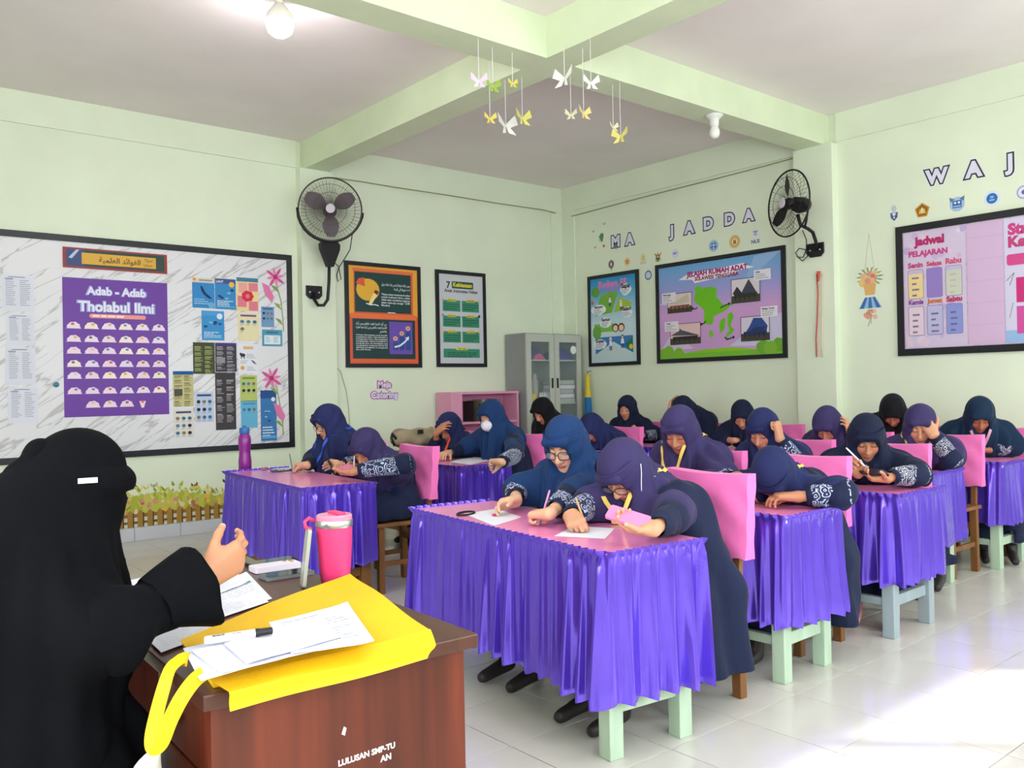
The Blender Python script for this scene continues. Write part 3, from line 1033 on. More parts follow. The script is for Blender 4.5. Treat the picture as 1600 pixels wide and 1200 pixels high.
def d_5s(p, w, h):
    rg = random.Random(2)
    grad(p, w, h, [(0, (198, 222, 224)), (.45, (206, 228, 232)), (.75, (120, 186, 222)), (1, (30, 140, 200))])
    p.up()
    p.text('Budaya 5S', w * .5, h * .885, None, (222, 130, 190), .05, w=w * .62, align='c').text('di Sekolah', w * .45, h * .835, None, (150, 140, 214), .05, w=w * .5, align='c')
    p.poly([(w * .1, h * .56), (w * .48, h * .58), (w * .62, h * .82), (w * .4, h * .83), (w * .22, h * .78)], (120, 178, 60)).poly([(w * .52, h * .58), (w * .9, h * .6), (w * .9, h * .68), (w * .64, h * .76)], (170, 196, 70))
    p.rect(w * .08, h * .36, w * .5, h * .46, (130, 190, 70)).poly([(w * .1, h * .1), (w * .5, h * .24), (w * .92, h * .1), (w * .92, h * .3), (w * .1, h * .3)], (60, 124, 190)).poly([(w * .12, h * .08), (w * .5, h * .2), (w * .9, h * .08)], (206, 222, 220))
    p.poly([(w * .74, h * .2), (w * .92, h * .1), (w * .92, h * .28)], (30, 120, 80)).up()
    blob(p, w * .12, h * .84, w * .09, (90, 160, 60), rg); blob(p, w * .14, h * .36, w * .1, (110, 170, 70), rg)
    p.up()
    for u, v, s, t in ((.18, .63, .16, 'Senyum'), (.78, .83, .12, 'Sapa'), (.34, .47, .13, 'Santun'), (.8, .57, .12, 'Salam'), (.2, .22, .16, 'Sopan')):
        blob(p, w * u, h * v, w * s, (238, 240, 246), rg, rv=h * .065)
    p.up()
    for u, v, s, t in ((.18, .63, .16, 'Senyum'), (.78, .83, .12, 'Sapa'), (.34, .47, .13, 'Santun'), (.8, .57, .12, 'Salam'), (.2, .22, .16, 'Sopan')):
        p.text(t, w * u, h * (v + .02), None, (20, 22, 30), .04, w=w * .19, align='c')
        p.words(w * (u - .1), h * (v + .005), w * .2, 4, h * .015, h * .007, (150, 154, 170), int(u * 100))
    kid(p, w * .44, h * .66, h * .1, (230, 236, 240), (40, 66, 120), (40, 30, 26)); kid(p, w * .68, h * .6, h * .1, (236, 240, 246), (30, 50, 110), (236, 238, 244))
    p.disc(w * .55, h * .4, w * .07, (50, 34, 30)).disc(w * .68, h * .4, w * .07, (90, 40, 30)).up().disc(w * .55, h * .395, w * .05, (244, 206, 180)).disc(w * .68, h * .395, w * .05, (244, 206, 180))
    kid(p, w * .44, h * .14, h * .13, (236, 238, 246), (40, 80, 170), (238, 240, 246)); kid(p, w * .7, h * .16, h * .13, (236, 238, 246), (40, 70, 150), (30, 28, 30))
    p.disc(w * .88, h * .17, w * .04, (240, 200, 60)).disc(w * .05, h * .72, w * .03, (226, 90, 70))

put_framed(WR, (919.5, 433), (1001.5, 569.5), 0.042, d_5s, 'narrow black-framed poster of cartoon pupils beside the map poster')

def house(p, u, v, w, h, roof, body, sky, seed, style):
    p.rect(u - .006, v - .006, u + w + .006, v + h + .006, (40, 36, 44)).up()
    p.rect(u, v, u + w, v + h, sky).up()
    p.rect(u, v, u + w, v + h * .3, (70, 66, 54)).up()
    if style == 0:
        p.poly([(u, v + h * .5), (u + w * .35, v + h * .62), (u + w * .85, v + h * .95), (u + w * .92, v + h * .5), (u + w * .4, v + h * .42)], roof)
    elif style == 1:
        p.poly([(u + w * .3, v + h * .3), (u + w * .62, v + h * .97), (u + w * .95, v + h * .25)], roof).poly([(u + w * .02, v + h * .38), (u + w * .2, v + h * .7), (u + w * .4, v + h * .36)], lerp(roof, (0, 0, 0), .3))
    elif style == 2:
        p.poly([(u, v + h * .45), (u + w * .3, v + h * .66), (u + w * .32, v + h * .8), (u + w * .38, v + h * .7), (u + w * .75, v + h * .5), (u + w, v + h * .38)], roof)
    else:
        p.poly([(u + w * .15, v + h * .35), (u + w * .3, v + h * .6), (u + w * .45, v + h * .95), (u + w * .75, v + h * .92), (u + w * .95, v + h * .58), (u + w * .9, v + h * .3)], roof).poly([(u + w * .2, v + h * .35), (u + w * .5, v + h * .55), (u + w * .9, v + h * .55), (u + w * .8, v + h * .4)], lerp(roof, (20, 30, 60), .5))
    p.up()
    p.rect(u + w * .08, v + h * .2, u + w * .92, v + h * .38, body)
    rg = random.Random(seed)
    for k in range(5):
        p.rect(u + w * (.12 + .17 * k), v + h * .08, u + w * (.15 + .17 * k), v + h * .34, (30, 26, 26))

def d_map(p, w, h):
    rg = random.Random(4)
    grad(p, w, h, [(0, (206, 160, 212)), (.12, (206, 160, 212)), (.5, (212, 162, 214)), (.72, (160, 160, 220)), (.85, (134, 166, 220)), (1, (110, 170, 220))])
    p.up()
    p.poly([(0, h * .08), (w * .12, h * .3), (w * .3, h * .1)], (214, 200, 226)).poly([(w * .6, h * .1), (w * .78, h * .28), (w * .86, h * .36), (w, h * .4), (w, h * .08)], (210, 204, 232)).poly([(0, h * .6), (w * .06, h * .64), (w * .2, h * .66), (w * .14, h * .58)], (226, 206, 226))
    p.poly([(w * .8, h * .98), (w * .9, h), (w, h), (w * .72, h * .72)], (150, 184, 226)).up()
    p.rect(0, 0, w, h * .05, (120, 190, 50)).poly([(w * .2, h * .05), (w * .4, h * .085), (w * .62, h * .09), (w * .85, h * .05)], (140, 200, 40)).up()
    for u, v, r_ in ((.03, .06, .04), (.08, .07, .05), (.17, .055, .045), (.86, .07, .055), (.97, .09, .05), (.91, .06, .05)):
        blob(p, w * u, h * v, w * r_, rg.choice([(128, 186, 50), (150, 204, 60), (112, 172, 46)]), rg, rv=w * r_ * .9)
    p.up()
    p.poly([(w * .18, h * .845), (w * .25, h * .89), (w * .35, h * .90), (w * .72, h * .93), (w * .75, h * .90), (w * .8, h * .875), (w * .68, h * .86), (w * .64, h * .83), (w * .32, h * .79), (w * .3, h * .83)], (240, 236, 246)).up()
    p.text('JELAJAH RUMAH ADAT', w * .5, h * .865, None, (176, 26, 110), .05, w=w * .50, align='c').text('SULAWESI TENGGARA', w * .5, h * .815, None, (150, 26, 60), .045, w=w * .36, align='c')
    G = (112, 196, 30)
    p.poly([(w * a, h * b) for a, b in ((.32, .74), (.345, .76), (.37, .75), (.39, .72), (.43, .735), (.47, .73), (.50, .71), (.505, .66), (.50, .62), (.53, .57), (.555, .53), (.575, .52), (.60, .53), (.61, .51), (.58, .48), (.55, .455), (.51, .44), (.475, .42), (.47, .36), (.45, .335), (.39, .35), (.395, .42), (.395, .49), (.375, .525), (.335, .57), (.31, .62), (.325, .68))], G)
    p.poly([(w * a, h * b) for a, b in ((.61, .545), (.635, .56), (.64, .53), (.615, .51))], G)
    p.poly([(w * a, h * b) for a, b in ((.52, .36), (.56, .40), (.57, .37), (.56, .28), (.52, .24))], G)
    p.poly([(w * a, h * b) for a, b in ((.585, .43), (.62, .45), (.635, .40), (.62, .36), (.61, .30), (.64, .27), (.62, .23), (.57, .20), (.575, .23), (.60, .26), (.585, .33))], G)
    p.poly([(w * a, h * b) for a, b in ((.435, .28), (.46, .27), (.47, .23), (.455, .2), (.435, .22))], G).up()
    p.poly([(w * .56, h * .19), (w * .57, h * .16), (w * .60, h * .17), (w * .58, h * .2)], G)
    for pts in (((.34, .53), (.32, .515), (.30, .525)), ((.53, .50), (.56, .52), (.60, .535)), ((.41, .38), (.39, .355), (.37, .35)), ((.56, .2), (.58, .17), (.63, .19))):
        p.line([(w * a, h * b) for a, b in pts], w * .008, (40, 30, 40)); a, b = pts[-1]; p.disc(w * a, h * b, w * .01, (40, 30, 40), n=6)
    p.up()
    house(p, w * .08, h * .50, w * .21, h * .20, (214, 196, 176), (150, 90, 70), (232, 214, 206), 1, 0)
    house(p, w * .10, h * .155, w * .26, h * .215, (86, 84, 98), (50, 40, 40), (230, 196, 196), 2, 2)
    house(p, w * .625, h * .535, w * .215, h * .235, (64, 68, 82), (48, 46, 48), (226, 214, 222), 3, 1)
    house(p, w * .695, h * .145, w * .21, h * .235, (44, 74, 146), (40, 50, 90), (222, 214, 226), 4, 3)
    p.up().up()
    for u, v, t in ((.03, .615, 'Mekongga'), (.05, .30, 'Tolaki'), (.80, .735, 'Laika'), (.845, .365, 'Malige Tanah')):
        p.rect(w * u, h * v, w * (u + .125), h * (v + .105), (234, 230, 236))
    p.up()
    for u, v, t in ((.03, .615, 'Mekongga'), (.05, .30, 'Tolaki'), (.80, .735, 'Laika'), (.845, .365, 'Malige Tanah')):
        p.text(t, w * (u + .012), h * (v + .075), h * .026, (40, 36, 44), .03)
        p.words(w * (u + .012), h * (v + .06), w * .1, 3, h * .019, h * .006, (130, 126, 140), int(u * 100))

put_framed(WR, (1025.5, 415), (1231.5, 559), 0.045, d_map, 'wide black-framed map poster of traditional houses with a green island')

def d_letter(ch, hgt):
    def d(p):
        for b, c_ in ((.17, (238, 240, 236)), (.125, (46, 46, 64)), (.05, (226, 224, 240))):
            key = (ch, b, 0.0)
            if key not in TXT: TXT[key] = text_mesh(ch, b)
            V = TXT[key][0]
            lo, hi = V[:, :2].min(0), V[:, :2].max(0)
            s = hgt / 0.73
            p.text(ch, -(hi[0] - lo[0]) * s / 2, -hgt / 2, s, c_, b).up().up()
    return d
for ch, px, py, hp, lab in (('M', 962, 376.5, 17, 'paper letter M, first of the word MA'), ('A', 984, 373, 17, 'paper letter A right after the M'), ('J', 1049, 360.5, 17, 'paper letter J above the map poster'),
                            ('A', 1077, 355, 18, 'paper letter A between the J and the first D'), ('D', 1107, 348.5, 18, 'paper letter D, left one of the two'), ('D', 1140, 341.5, 18, 'paper letter D, right one of the two'),
                            ('A', 1170, 335.5, 18, 'paper letter A nearest the fan on the right wall'), ('W', 1463.5, 274.5, 22, 'paper letter W right of the pillar'), ('A', 1521.5, 263.5, 24, 'paper letter A between the W and the last J'), ('J', 1576, 252.5, 24, 'paper letter J at the right edge of the photo')):
    hh = WR.p(px, py - hp / 2)[2] - WR.p(px, py + hp / 2)[2]
    sticker('wall_letter', lab, 'letter', WR, px, py, d_letter(ch, hh), 'paper letters on the right wall', 0.002)

def d_emblem(kind, r_):
    def d(p):
        rg = random.Random(kind)
        if kind == 'brown':
            p.disc(0, 0, r_, (106, 86, 84), r_ * 1.1).rect(-r_ * .12, -r_ * 1.7, r_ * .12, -r_, (120, 90, 80)).up(); p.ring(0, 0, r_ * .75, r_ * .9, (160, 140, 136)); p.poly([(-r_ * .3, -r_ * .4), (r_ * .3, -r_ * .4), (r_ * .3, r_ * .25), (0, r_ * .6), (-r_ * .3, r_ * .25)], (226, 220, 222))
        elif kind == 'star':
            p.disc(0, 0, r_, (236, 206, 160), r_ * 1.1).up(); p.poly([(r_ * .8 * math.cos(math.pi / 2 + i * math.pi / 5) * (1 if i % 2 == 0 else .45), r_ * .8 * math.sin(math.pi / 2 + i * math.pi / 5) * (1 if i % 2 == 0 else .45)) for i in range(10)], (176, 100, 50)); p.up().disc(0, 0, r_ * .25, (236, 190, 110))
        elif kind == 'arch':
            p.rrect(-r_ * .8, -r_, r_ * .8, r_ * 1.1, r_ * .4, (232, 224, 160)).rect(-r_, -r_ * 1.5, r_, -r_ * .9, (214, 208, 214)).up(); p.line([(-r_ * .4, -r_ * .6), (0, r_ * .7), (r_ * .4, -r_ * .6)], r_ * .15, (196, 170, 80))
        elif kind == 'garuda':
            p.disc(0, -r_ * .5, r_ * .75, (150, 160, 70), r_ * .7).poly([(-r_ * 1.1, r_ * .9), (-r_ * .2, r_ * .4), (0, r_ * 1.3), (r_ * .2, r_ * .4), (r_ * 1.1, r_ * .9), (r_ * .5, -r_ * .2), (-r_ * .5, -r_ * .2)], (196, 130, 80)).up(); p.poly([(-r_ * .35, r_ * .4), (r_ * .35, r_ * .4), (r_ * .3, -r_ * .5), (0, -r_ * .8), (-r_ * .3, -r_ * .5)], (44, 40, 46)); p.up().disc(0, 0, r_ * .18, (236, 230, 226), r_ * .3)
        elif kind == 'pale':
            p.disc(0, 0, r_, (222, 224, 238)).up(); p.text('MIT', 0, -r_ * .2, None, (130, 130, 190), .05, w=r_ * 1.1, align='c')
        elif kind == 'ringblue':
            p.disc(0, 0, r_, (92, 126, 172), r_ * 1.05).up(); p.disc(0, 0, r_ * .68, (226, 230, 240)).up(); p.ring(0, 0, r_ * .3, r_ * .42, (150, 156, 176))
        elif kind == 'bluecross':
            p.disc(0, 0, r_, (112, 156, 206)).up(); p.ring(0, 0, r_ * .8, r_ * .9, (226, 236, 246)); p.poly([(-r_ * .5, -r_ * .5), (0, -r_ * .1), (r_ * .5, -r_ * .5), (r_ * .3, r_ * .5), (-r_ * .3, r_ * .5)], (60, 100, 170)); p.up(); p.line([(0, -r_ * .7), (0, r_ * .7)], r_ * .14, (230, 238, 246)); p.line([(-r_ * .6, r_ * .1), (r_ * .6, r_ * .1)], r_ * .12, (230, 238, 246))
        elif kind == 'gold':
            p.disc(0, 0, r_, (206, 158, 70)).up(); p.ring(0, 0, r_ * .78, r_ * .9, (240, 214, 150)); p.disc(0, 0, r_ * .58, (236, 222, 190)).up(); p.poly([(-r_ * .3, -r_ * .35), (r_ * .3, -r_ * .35), (r_ * .2, r_ * .4), (0, r_ * .15), (-r_ * .2, r_ * .4)], (176, 120, 50))
        elif kind == 'nus':
            p.poly([(-r_ * .7, r_ * 1.3), (r_ * .7, r_ * 1.3), (r_ * .6, r_ * .1), (0, -r_ * .3), (-r_ * .6, r_ * .1)], (226, 228, 238)).up(); p.ring(0, r_ * .6, r_ * .15, r_ * .3, (130, 140, 170)); p.rect(-r_ * .45, r_ * .95, r_ * .45, r_ * 1.15, (120, 126, 160)); p.text('NUS', 0, -r_ * 1.0, None, (70, 84, 150), .03, w=r_ * 1.7, align='c')
        elif kind == 'crest':
            p.poly([(-r_ * .7, r_ * .2), (r_ * .7, r_ * .2), (r_ * .6, -r_ * .7), (0, -r_ * 1.3), (-r_ * .6, -r_ * .7)], (76, 96, 150)).disc(0, r_ * .9, r_ * .45, (190, 200, 206), r_ * .6).up(); p.poly([(-r_ * .4, 0), (0, -r_ * .5), (r_ * .4, 0), (0, r_ * .15)], (226, 232, 240)); p.disc(0, -r_ * .7, r_ * .16, (226, 226, 236))
        elif kind == 'penta':
            q = [(r_ * math.cos(math.pi / 2 + i * 2 * math.pi / 5), r_ * math.sin(math.pi / 2 + i * 2 * math.pi / 5)) for i in range(5)]
            p.poly(q, (206, 150, 40)).up(); p.poly([(a * .8, b * .8) for a, b in q], (146, 96, 30)).up(); p.poly([(-r_ * .45, -r_ * .4), (-r_ * .3, r_ * .3), (0, -r_ * .1), (r_ * .3, r_ * .3), (r_ * .45, -r_ * .4)], (236, 190, 90)); p.up().disc(0, r_ * .05, r_ * .16, (244, 226, 180), r_ * .35)
        elif kind == 'owl':
            p.disc(0, 0, r_, (170, 196, 222)).poly([(-r_ * 1.0, r_ * 1.05), (-r_ * .3, r_ * .7), (-r_ * .9, r_ * .3)], (90, 120, 160)).poly([(r_ * 1.0, r_ * 1.05), (r_ * .3, r_ * .7), (r_ * .9, r_ * .3)], (90, 120, 160)).up(); p.rect(-r_ * .6, -r_ * .5, r_ * .6, r_ * .5, (50, 100, 170)).up(); p.disc(-r_ * .25, r_ * .2, r_ * .16, (226, 236, 246)).disc(r_ * .25, r_ * .2, r_ * .16, (226, 236, 246)); p.rect(-r_ * .5, -r_ * .35, r_ * .5, -r_ * .2, (170, 206, 236))
        elif kind == 'bluedisc':
            p.disc(0, 0, r_, (222, 228, 238)).up(); p.disc(0, 0, r_ * .66, (36, 112, 186)).up(); p.rect(-r_ * .3, -r_ * .3, r_ * .3, -r_ * .1, (140, 190, 226)).rect(-r_ * .2, r_ * .05, r_ * .2, r_ * .3, (140, 190, 226))
        else:
            p.disc(0, 0, r_, (224, 226, 236)).up(); p.ring(0, 0, r_ * .7, r_ * .85, (140, 150, 190)); p.disc(0, 0, r_ * .3, (90, 100, 160))
    return d
for kind, px, py, r_, lab in (('brown', 955, 413, .046, 'dark brown round emblem sticker above the cartoon poster'), ('star', 980, 409, .046, 'cream emblem sticker with a brown star'), ('arch', 1005, 403.5, .044, 'pale yellow arched emblem sticker'), ('garuda', 1028, 401, .05, 'winged emblem sticker with a dark shield'),
                              ('pale', 1055, 396, .052, 'pale lilac round emblem sticker'), ('ringblue', 1013, 430, .053, 'blue ring emblem sticker between the cartoon poster and the map'), ('bluecross', 1115, 384, .062, 'light blue round emblem sticker above the map'), ('gold', 1148, 377.5, .068, 'golden round emblem sticker above the map'),
                              ('nus', 1180.5, 371, .058, 'white shield sticker lettered NUS'), ('crest', 1397, 334, .05, 'blue shield emblem sticker left of the golden pentagon'), ('penta', 1441, 329, .068, 'golden pentagon emblem sticker above the pink board'), ('owl', 1495.5, 319, .062, 'blue owl-like emblem sticker above the pink board'),
                              ('bluedisc', 1550, 310, .066, 'white round emblem sticker with a blue centre'), ('last', 1600, 300, .062, 'pale round emblem sticker cut off by the right edge')):
    sticker('emblem_sticker', lab, 'sticker', WR, px, py, d_emblem(kind, r_), 'emblem stickers on the right wall', 0.001)

def d_balloon(p):
    p.poly([(-.03, -.03), (-.045, .02), (-.01, .06), (.03, .055), (.035, .02), (.012, -.05)], (96, 130, 90)).poly([(-.045, -.02), (-.04, .02), (-.01, -.03), (-.02, -.05)], (176, 206, 210)).disc(.035, -.1, .024, (240, 206, 180)).up().disc(.035, -.1, .014, (190, 60, 50))
sticker('balloon_sticker', 'small green balloon sticker left of the letter M', 'sticker', WR, 940, 372, d_balloon)
for px, py, lab in ((927, 362, 'faint grey bird sticker left of the balloon sticker'), (944, 350, 'faint grey bird sticker above the balloon sticker'), (930, 387, 'faint grey bird sticker below the balloon sticker')):
    sticker('bird_sticker', lab, 'sticker', WR, px, py, d_fly((170, 182, 160), .022), 'faint bird stickers')

def d_basket(p):
    rg = random.Random(6)
    p.line([(-.06, -.02), (.0, .42)], .004, (190, 190, 150)); p.line([(.06, -.02), (.0, .42)], .004, (190, 190, 150))
    for i in range(16):
        a = i * .42
        p.poly([(0, .02), (.11 * math.cos(a), .02 + .09 * math.sin(a)), (.135 * math.cos(a + .1), .02 + .1 * math.sin(a + .1)), (.1 * math.cos(a + .2), .02 + .08 * math.sin(a + .2))], (150, 170, 130))
    p.up()
    for i in range(14):
        p.disc(rg.uniform(-.085, .085), rg.uniform(-.035, .075), rg.uniform(.02, .035), rg.choice([(230, 150, 130), (240, 180, 150), (236, 200, 120), (220, 120, 120)]), n=9)
        if i % 4 == 3: p.up()
    p.up().poly([(-.06, -.035), (.06, -.035), (.045, -.14), (-.045, -.14)], (226, 178, 110))
    p.poly([(-.05, -.16), (.05, -.16), (.11, -.26), (-.11, -.26)], (150, 190, 220)).up()
    for k in (-1, 0, 1):
        p.poly([(k * .035 - .01, -.16), (k * .035 + .01, -.16), (k * .08 + .02, -.26), (k * .08 - .02, -.26)], (60, 110, 176))
sticker('flower_sticker', 'hanging flower basket sticker between the pillar and the pink board', 'sticker', WR, 1359, 437, d_basket)
def d_posy(p):
    rg = random.Random(9)
    for i in range(12):
        p.disc(rg.uniform(-.05, .06), rg.uniform(-.01, .06), rg.uniform(.014, .024), rg.choice([(226, 160, 140), (236, 190, 170), (206, 150, 110)]), n=8)
    p.line([(0, 0), (-.03, -.08)], .008, (150, 170, 130)); p.line([(0, 0), (.0, -.06)], .006, (150, 170, 130))
sticker('flower_sticker', 'small pink posy sticker below the hanging basket sticker', 'sticker', WR, 1361, 496, d_posy)

# the pink notice board at the right edge
_tl, _bl = WR.p(1400.8, 355.9), WR.p(1404.9, 556.6)
ry1 = (_tl[1] + _bl[1]) / 2
rw = ry1 - 0.9
rO = np.array([WALL_X, ry1, _bl[2]])
framed('notice_board', 'black-framed pink notice board at the right edge of the photo', 'notice board', WR, rO, rw, _tl[2] - _bl[2], 0.06, M_PINKMARBLE)

def d_jadwal(p, w, h):
    rg = random.Random(12)
    p.rect(0, 0, w, h, (214, 196, 222)).up()
    for i in range(26):
        blob(p, w * rg.uniform(.02, .98), h * rg.choice([rg.uniform(.75, .98), rg.uniform(.02, .12), rg.uniform(.02, .98)]), w * rg.uniform(.03, .09), rg.choice([(204, 178, 216), (224, 210, 232), (190, 170, 214), (226, 200, 216)]), rg)
    p.up()
    p.text('Jadwal', w * .42, h * .885, None, (186, 40, 110), .06, w=w * .5, align='c').text('PELAJARAN', w * .40, h * .79, None, (206, 60, 130), .05, w=w * .64, align='c')
    for k, s in enumerate(('Senin', 'Selasa', 'Rabu', 'Kamis', 'Jumat', 'Sabtu')):
        c, r_ = k % 3, k // 3
        u0, v0 = w * (.06 + .31 * c), h * (.42 if r_ == 0 else .1)
        base = [(238, 212, 150), (150, 126, 196), (206, 208, 190), (232, 208, 220), (190, 186, 220), (140, 150, 214)][k]
        p.text(s, u0 + w * .13, v0 + h * .275, None, [(196, 60, 120), (206, 70, 110), (214, 90, 130), (140, 70, 150), (206, 120, 60), (196, 50, 100)][k], .05, w=w * .25, align='c')
        p.rrect(u0, v0, u0 + w * .26, v0 + h * .255, w * .03, (130, 124, 176)).up()
        p.rrect(u0 + w * .008, v0 + h * .005, u0 + w * .252, v0 + h * .25, w * .025, base).up()
        if k in (0, 2, 4): p.rect(u0 + w * .008, v0 + h * .22, u0 + w * .252, v0 + h * .245, (196, 186, 226))
        if k != 1:
            for j in range(4):
                p.words(u0 + w * .07, v0 + h * (.19 - .05 * j), w * .12, 1, 1, h * .016, (110, 90, 140) if k != 2 else (190, 190, 170), k * 5 + j, True)
O, w, h = BR.rect(1413, 361, 1510, 549); O[1] = ry1 - .07; w = float((BR.p(1510, 450) - O) @ BR.A); h = _tl[2] - _bl[2] - 0.14; O[2] = _bl[2] + 0.07
sheet('poster', 'handmade lilac timetable poster with six day boxes on the pink board', 'poster', BR, O, w, h, (214, 196, 222), d_jadwal)

def d_plainpink(p, w, h):
    for k in range(5):
        p.rect(0, h * (.16 + .18 * k), w, h * (.165 + .18 * k), (200, 172, 208))
O2 = O + BR.A * (w + .01); w2 = float((BR.p(1567, 450) - BR.p(1510, 450)) @ BR.A)
sheet('paper_sheet', 'plain pink folded paper between the two posters on the pink board', 'paper', BR, O2, w2, h, (214, 182, 214), d_plainpink, ink=M_INKM)

def d_hotpink(p, w, h):
    p.rect(0, 0, w, h, (214, 206, 232)).up()
    p.rect(0, 0, w, h * .1, (150, 186, 226))
    p.text('Struktur', w * .05, h * .87, None, (206, 60, 130), .06, w=w * .7).text('Kelas', w * .05, h * .77, None, (196, 60, 120), .06, w=w * .42)
    p.rrect(w * .03, h * .62, w * .7, h * .71, h * .02, (214, 70, 140)); p.rect(w * .3, h * .53, w * .9, h * .6, (110, 140, 220))
    p.rect(w * .14, h * .32, w * .95, h * .52, (206, 40, 120)).rect(w * .14, h * .07, w * .95, h * .29, (210, 80, 160)).up()
    p.words(w * .3, h * .48, w * .5, 4, h * .035, h * .012, (160, 30, 90), 3); p.words(w * .3, h * .25, w * .5, 4, h * .035, h * .012, (170, 60, 130), 4)
    p.line([(w * .02, h * .5), (w * .12, h * .56), (w * .06, h * .46)], w * .01, (120, 120, 110)); p.line([(w * .05, h * .2), (w * .1, h * .32)], w * .01, (150, 150, 120))
O3 = O2 + BR.A * (w2 + .006)
sheet('poster', 'lilac poster with bright magenta panels at the right end of the pink board', 'poster', BR, O3, 0.60, h, (214, 206, 232), d_hotpink)
# ================================================================== desks and chairs
M_SATIN = mat('purple_satin', (102, 70, 212), 0.18, metal=0.5, spec=0.8, coat=0.3, bump=0.02, bscale=120, vary=0.06, vscale=12)
M_PINKTOP = mat('pink_cover_under_plastic', (252, 146, 204), 0.3, spec=0.4, coat=0.5, vary=0.05, vscale=9, bump=0.05, bscale=18)
M_GREENWOOD = mat('pale_green_paint', (184, 206, 180), 0.55, vary=0.14, vscale=14, bump=0.15, bscale=40, stretch=(1, 1, 0.2))
M_BLUEWOOD = mat('grey_blue_paint', (160, 174, 180), 0.6, vary=0.14, vscale=14, bump=0.15, bscale=40, stretch=(1, 1, 0.2))
M_BROWNWOOD = mat('brown_wood', (134, 88, 46), 0.5, vary=0.3, vscale=9, bump=0.15, bscale=30, stretch=(1, 1, 0.12))
M_DARKWOOD = mat('dark_red_wood', (98, 40, 22), 0.38, vary=0.55, vscale=5, bump=0.1, bscale=30, stretch=(3, 3, 0.2))
M_DARKTOP = mat('dark_brown_veneer', (84, 50, 40), 0.3, vary=0.25, vscale=7, bump=0.06, bscale=60, stretch=(2, 0.3, 1))
M_PINKCLOTH = mat('pink_chair_cloth', (246, 118, 188), 0.62, sheen=0.1, vary=0.05, vscale=10, bump=0.12, bscale=25)

DTOP = 0.72

def skirt_mesh(W, L, drop, seed, flare=0.016):
    rg = np.random.default_rng(seed)
    rc = 0.03
    corners = [(W, L + .006), (-.006, L + .006), (-.006, -.006), (W, -.006)]
    pts, nor = [], []
    def seg(a, b, n, e0, e1):
        a, b = np.array(a, float), np.array(b, float)
        Ls = np.linalg.norm(b - a); d = (b - a) / Ls
        for t in np.arange(e0, Ls - e1, 0.0075):
            pts.append(a + d * t); nor.append(n)
    def arc(c, a0, a1):
        for a in np.linspace(a0, a1, 8):
            n = np.array([math.cos(a), math.sin(a)])
            pts.append(np.array(c) + n * rc); nor.append(n)
    seg(corners[0], corners[1], np.array([0, 1.0]), 0, rc)
    arc((-.006 + rc, L + .006 - rc), math.pi / 2, math.pi)
    seg(corners[1], corners[2], np.array([-1.0, 0]), rc, rc)
    arc((-.006 + rc, -.006 + rc), math.pi, 1.5 * math.pi)
    seg(corners[2], corners[3], np.array([0, -1.0]), rc, 0)
    P = np.array(pts); N = np.array(nor)
    s = np.concatenate([[0], np.cumsum(np.linalg.norm(np.diff(P, axis=0), axis=1))])
    k = len(s)
    def warp(scale, amp):
        g = rg.normal(size=int(s[-1] / scale) + 4)
        return amp * np.interp(s / scale, np.arange(len(g)), g)
    ph = 2 * np.pi * s / 0.092 + warp(0.12, 1.8)
    ph2 = 2 * np.pi * s / 0.040 + warp(0.08, 1.0)
    pl = np.sin(ph) + 0.4 * np.sin(2 * ph + warp(0.2, 1.2)) + 0.25 * np.sin(0.5 * ph + 1.0)
    pl2 = np.sin(ph2)
    deep = 0.85 + 0.5 * np.clip(warp(0.13, 1.0), -1, 1)
    hem = warp(0.2, 0.008) + 0.006 * np.sin(ph)
    sway = warp(0.3, 0.012)
    rows = []
    top = [(DTOP + .010, 0.013, 0.0, 0.016), (DTOP + .002, 0.011, 0.0, 0.014), (DTOP - .008, 0.006, 0.0, 0.008), (DTOP - .016, 0.0015, 0.001, 0.002)]
    for z, a2, a1, off in top:
        rows.append((z + 0 * s, off + a2 * pl2 + a1 * pl))
    n = 16
    for i in range(1, n + 1):
        v = i / n
        z = DTOP - .016 - (drop - .016) * v - hem * v ** 3
        o = 0.003 + flare * v + (0.005 + 0.026 * v ** .7) * deep * pl * .8 + 0.0035 * (1 - v) * pl2 + sway * v ** 1.5
        if i == n: o = o - 0.004
        rows.append((z, o))
    G = np.zeros((k, len(rows), 3))
    tang = np.gradient(P, axis=0); tang /= (np.linalg.norm(tang, axis=1)[:, None] + 1e-9)
    for j, (z, o) in enumerate(rows):
        lat = (0.006 * min(1, j / 6)) * np.sin(ph + .8)
        q = P + N * o[:, None] + tang * lat[:, None]
        G[:, j, 0] = q[:, 0]; G[:, j, 1] = q[:, 1]; G[:, j, 2] = z
    return G

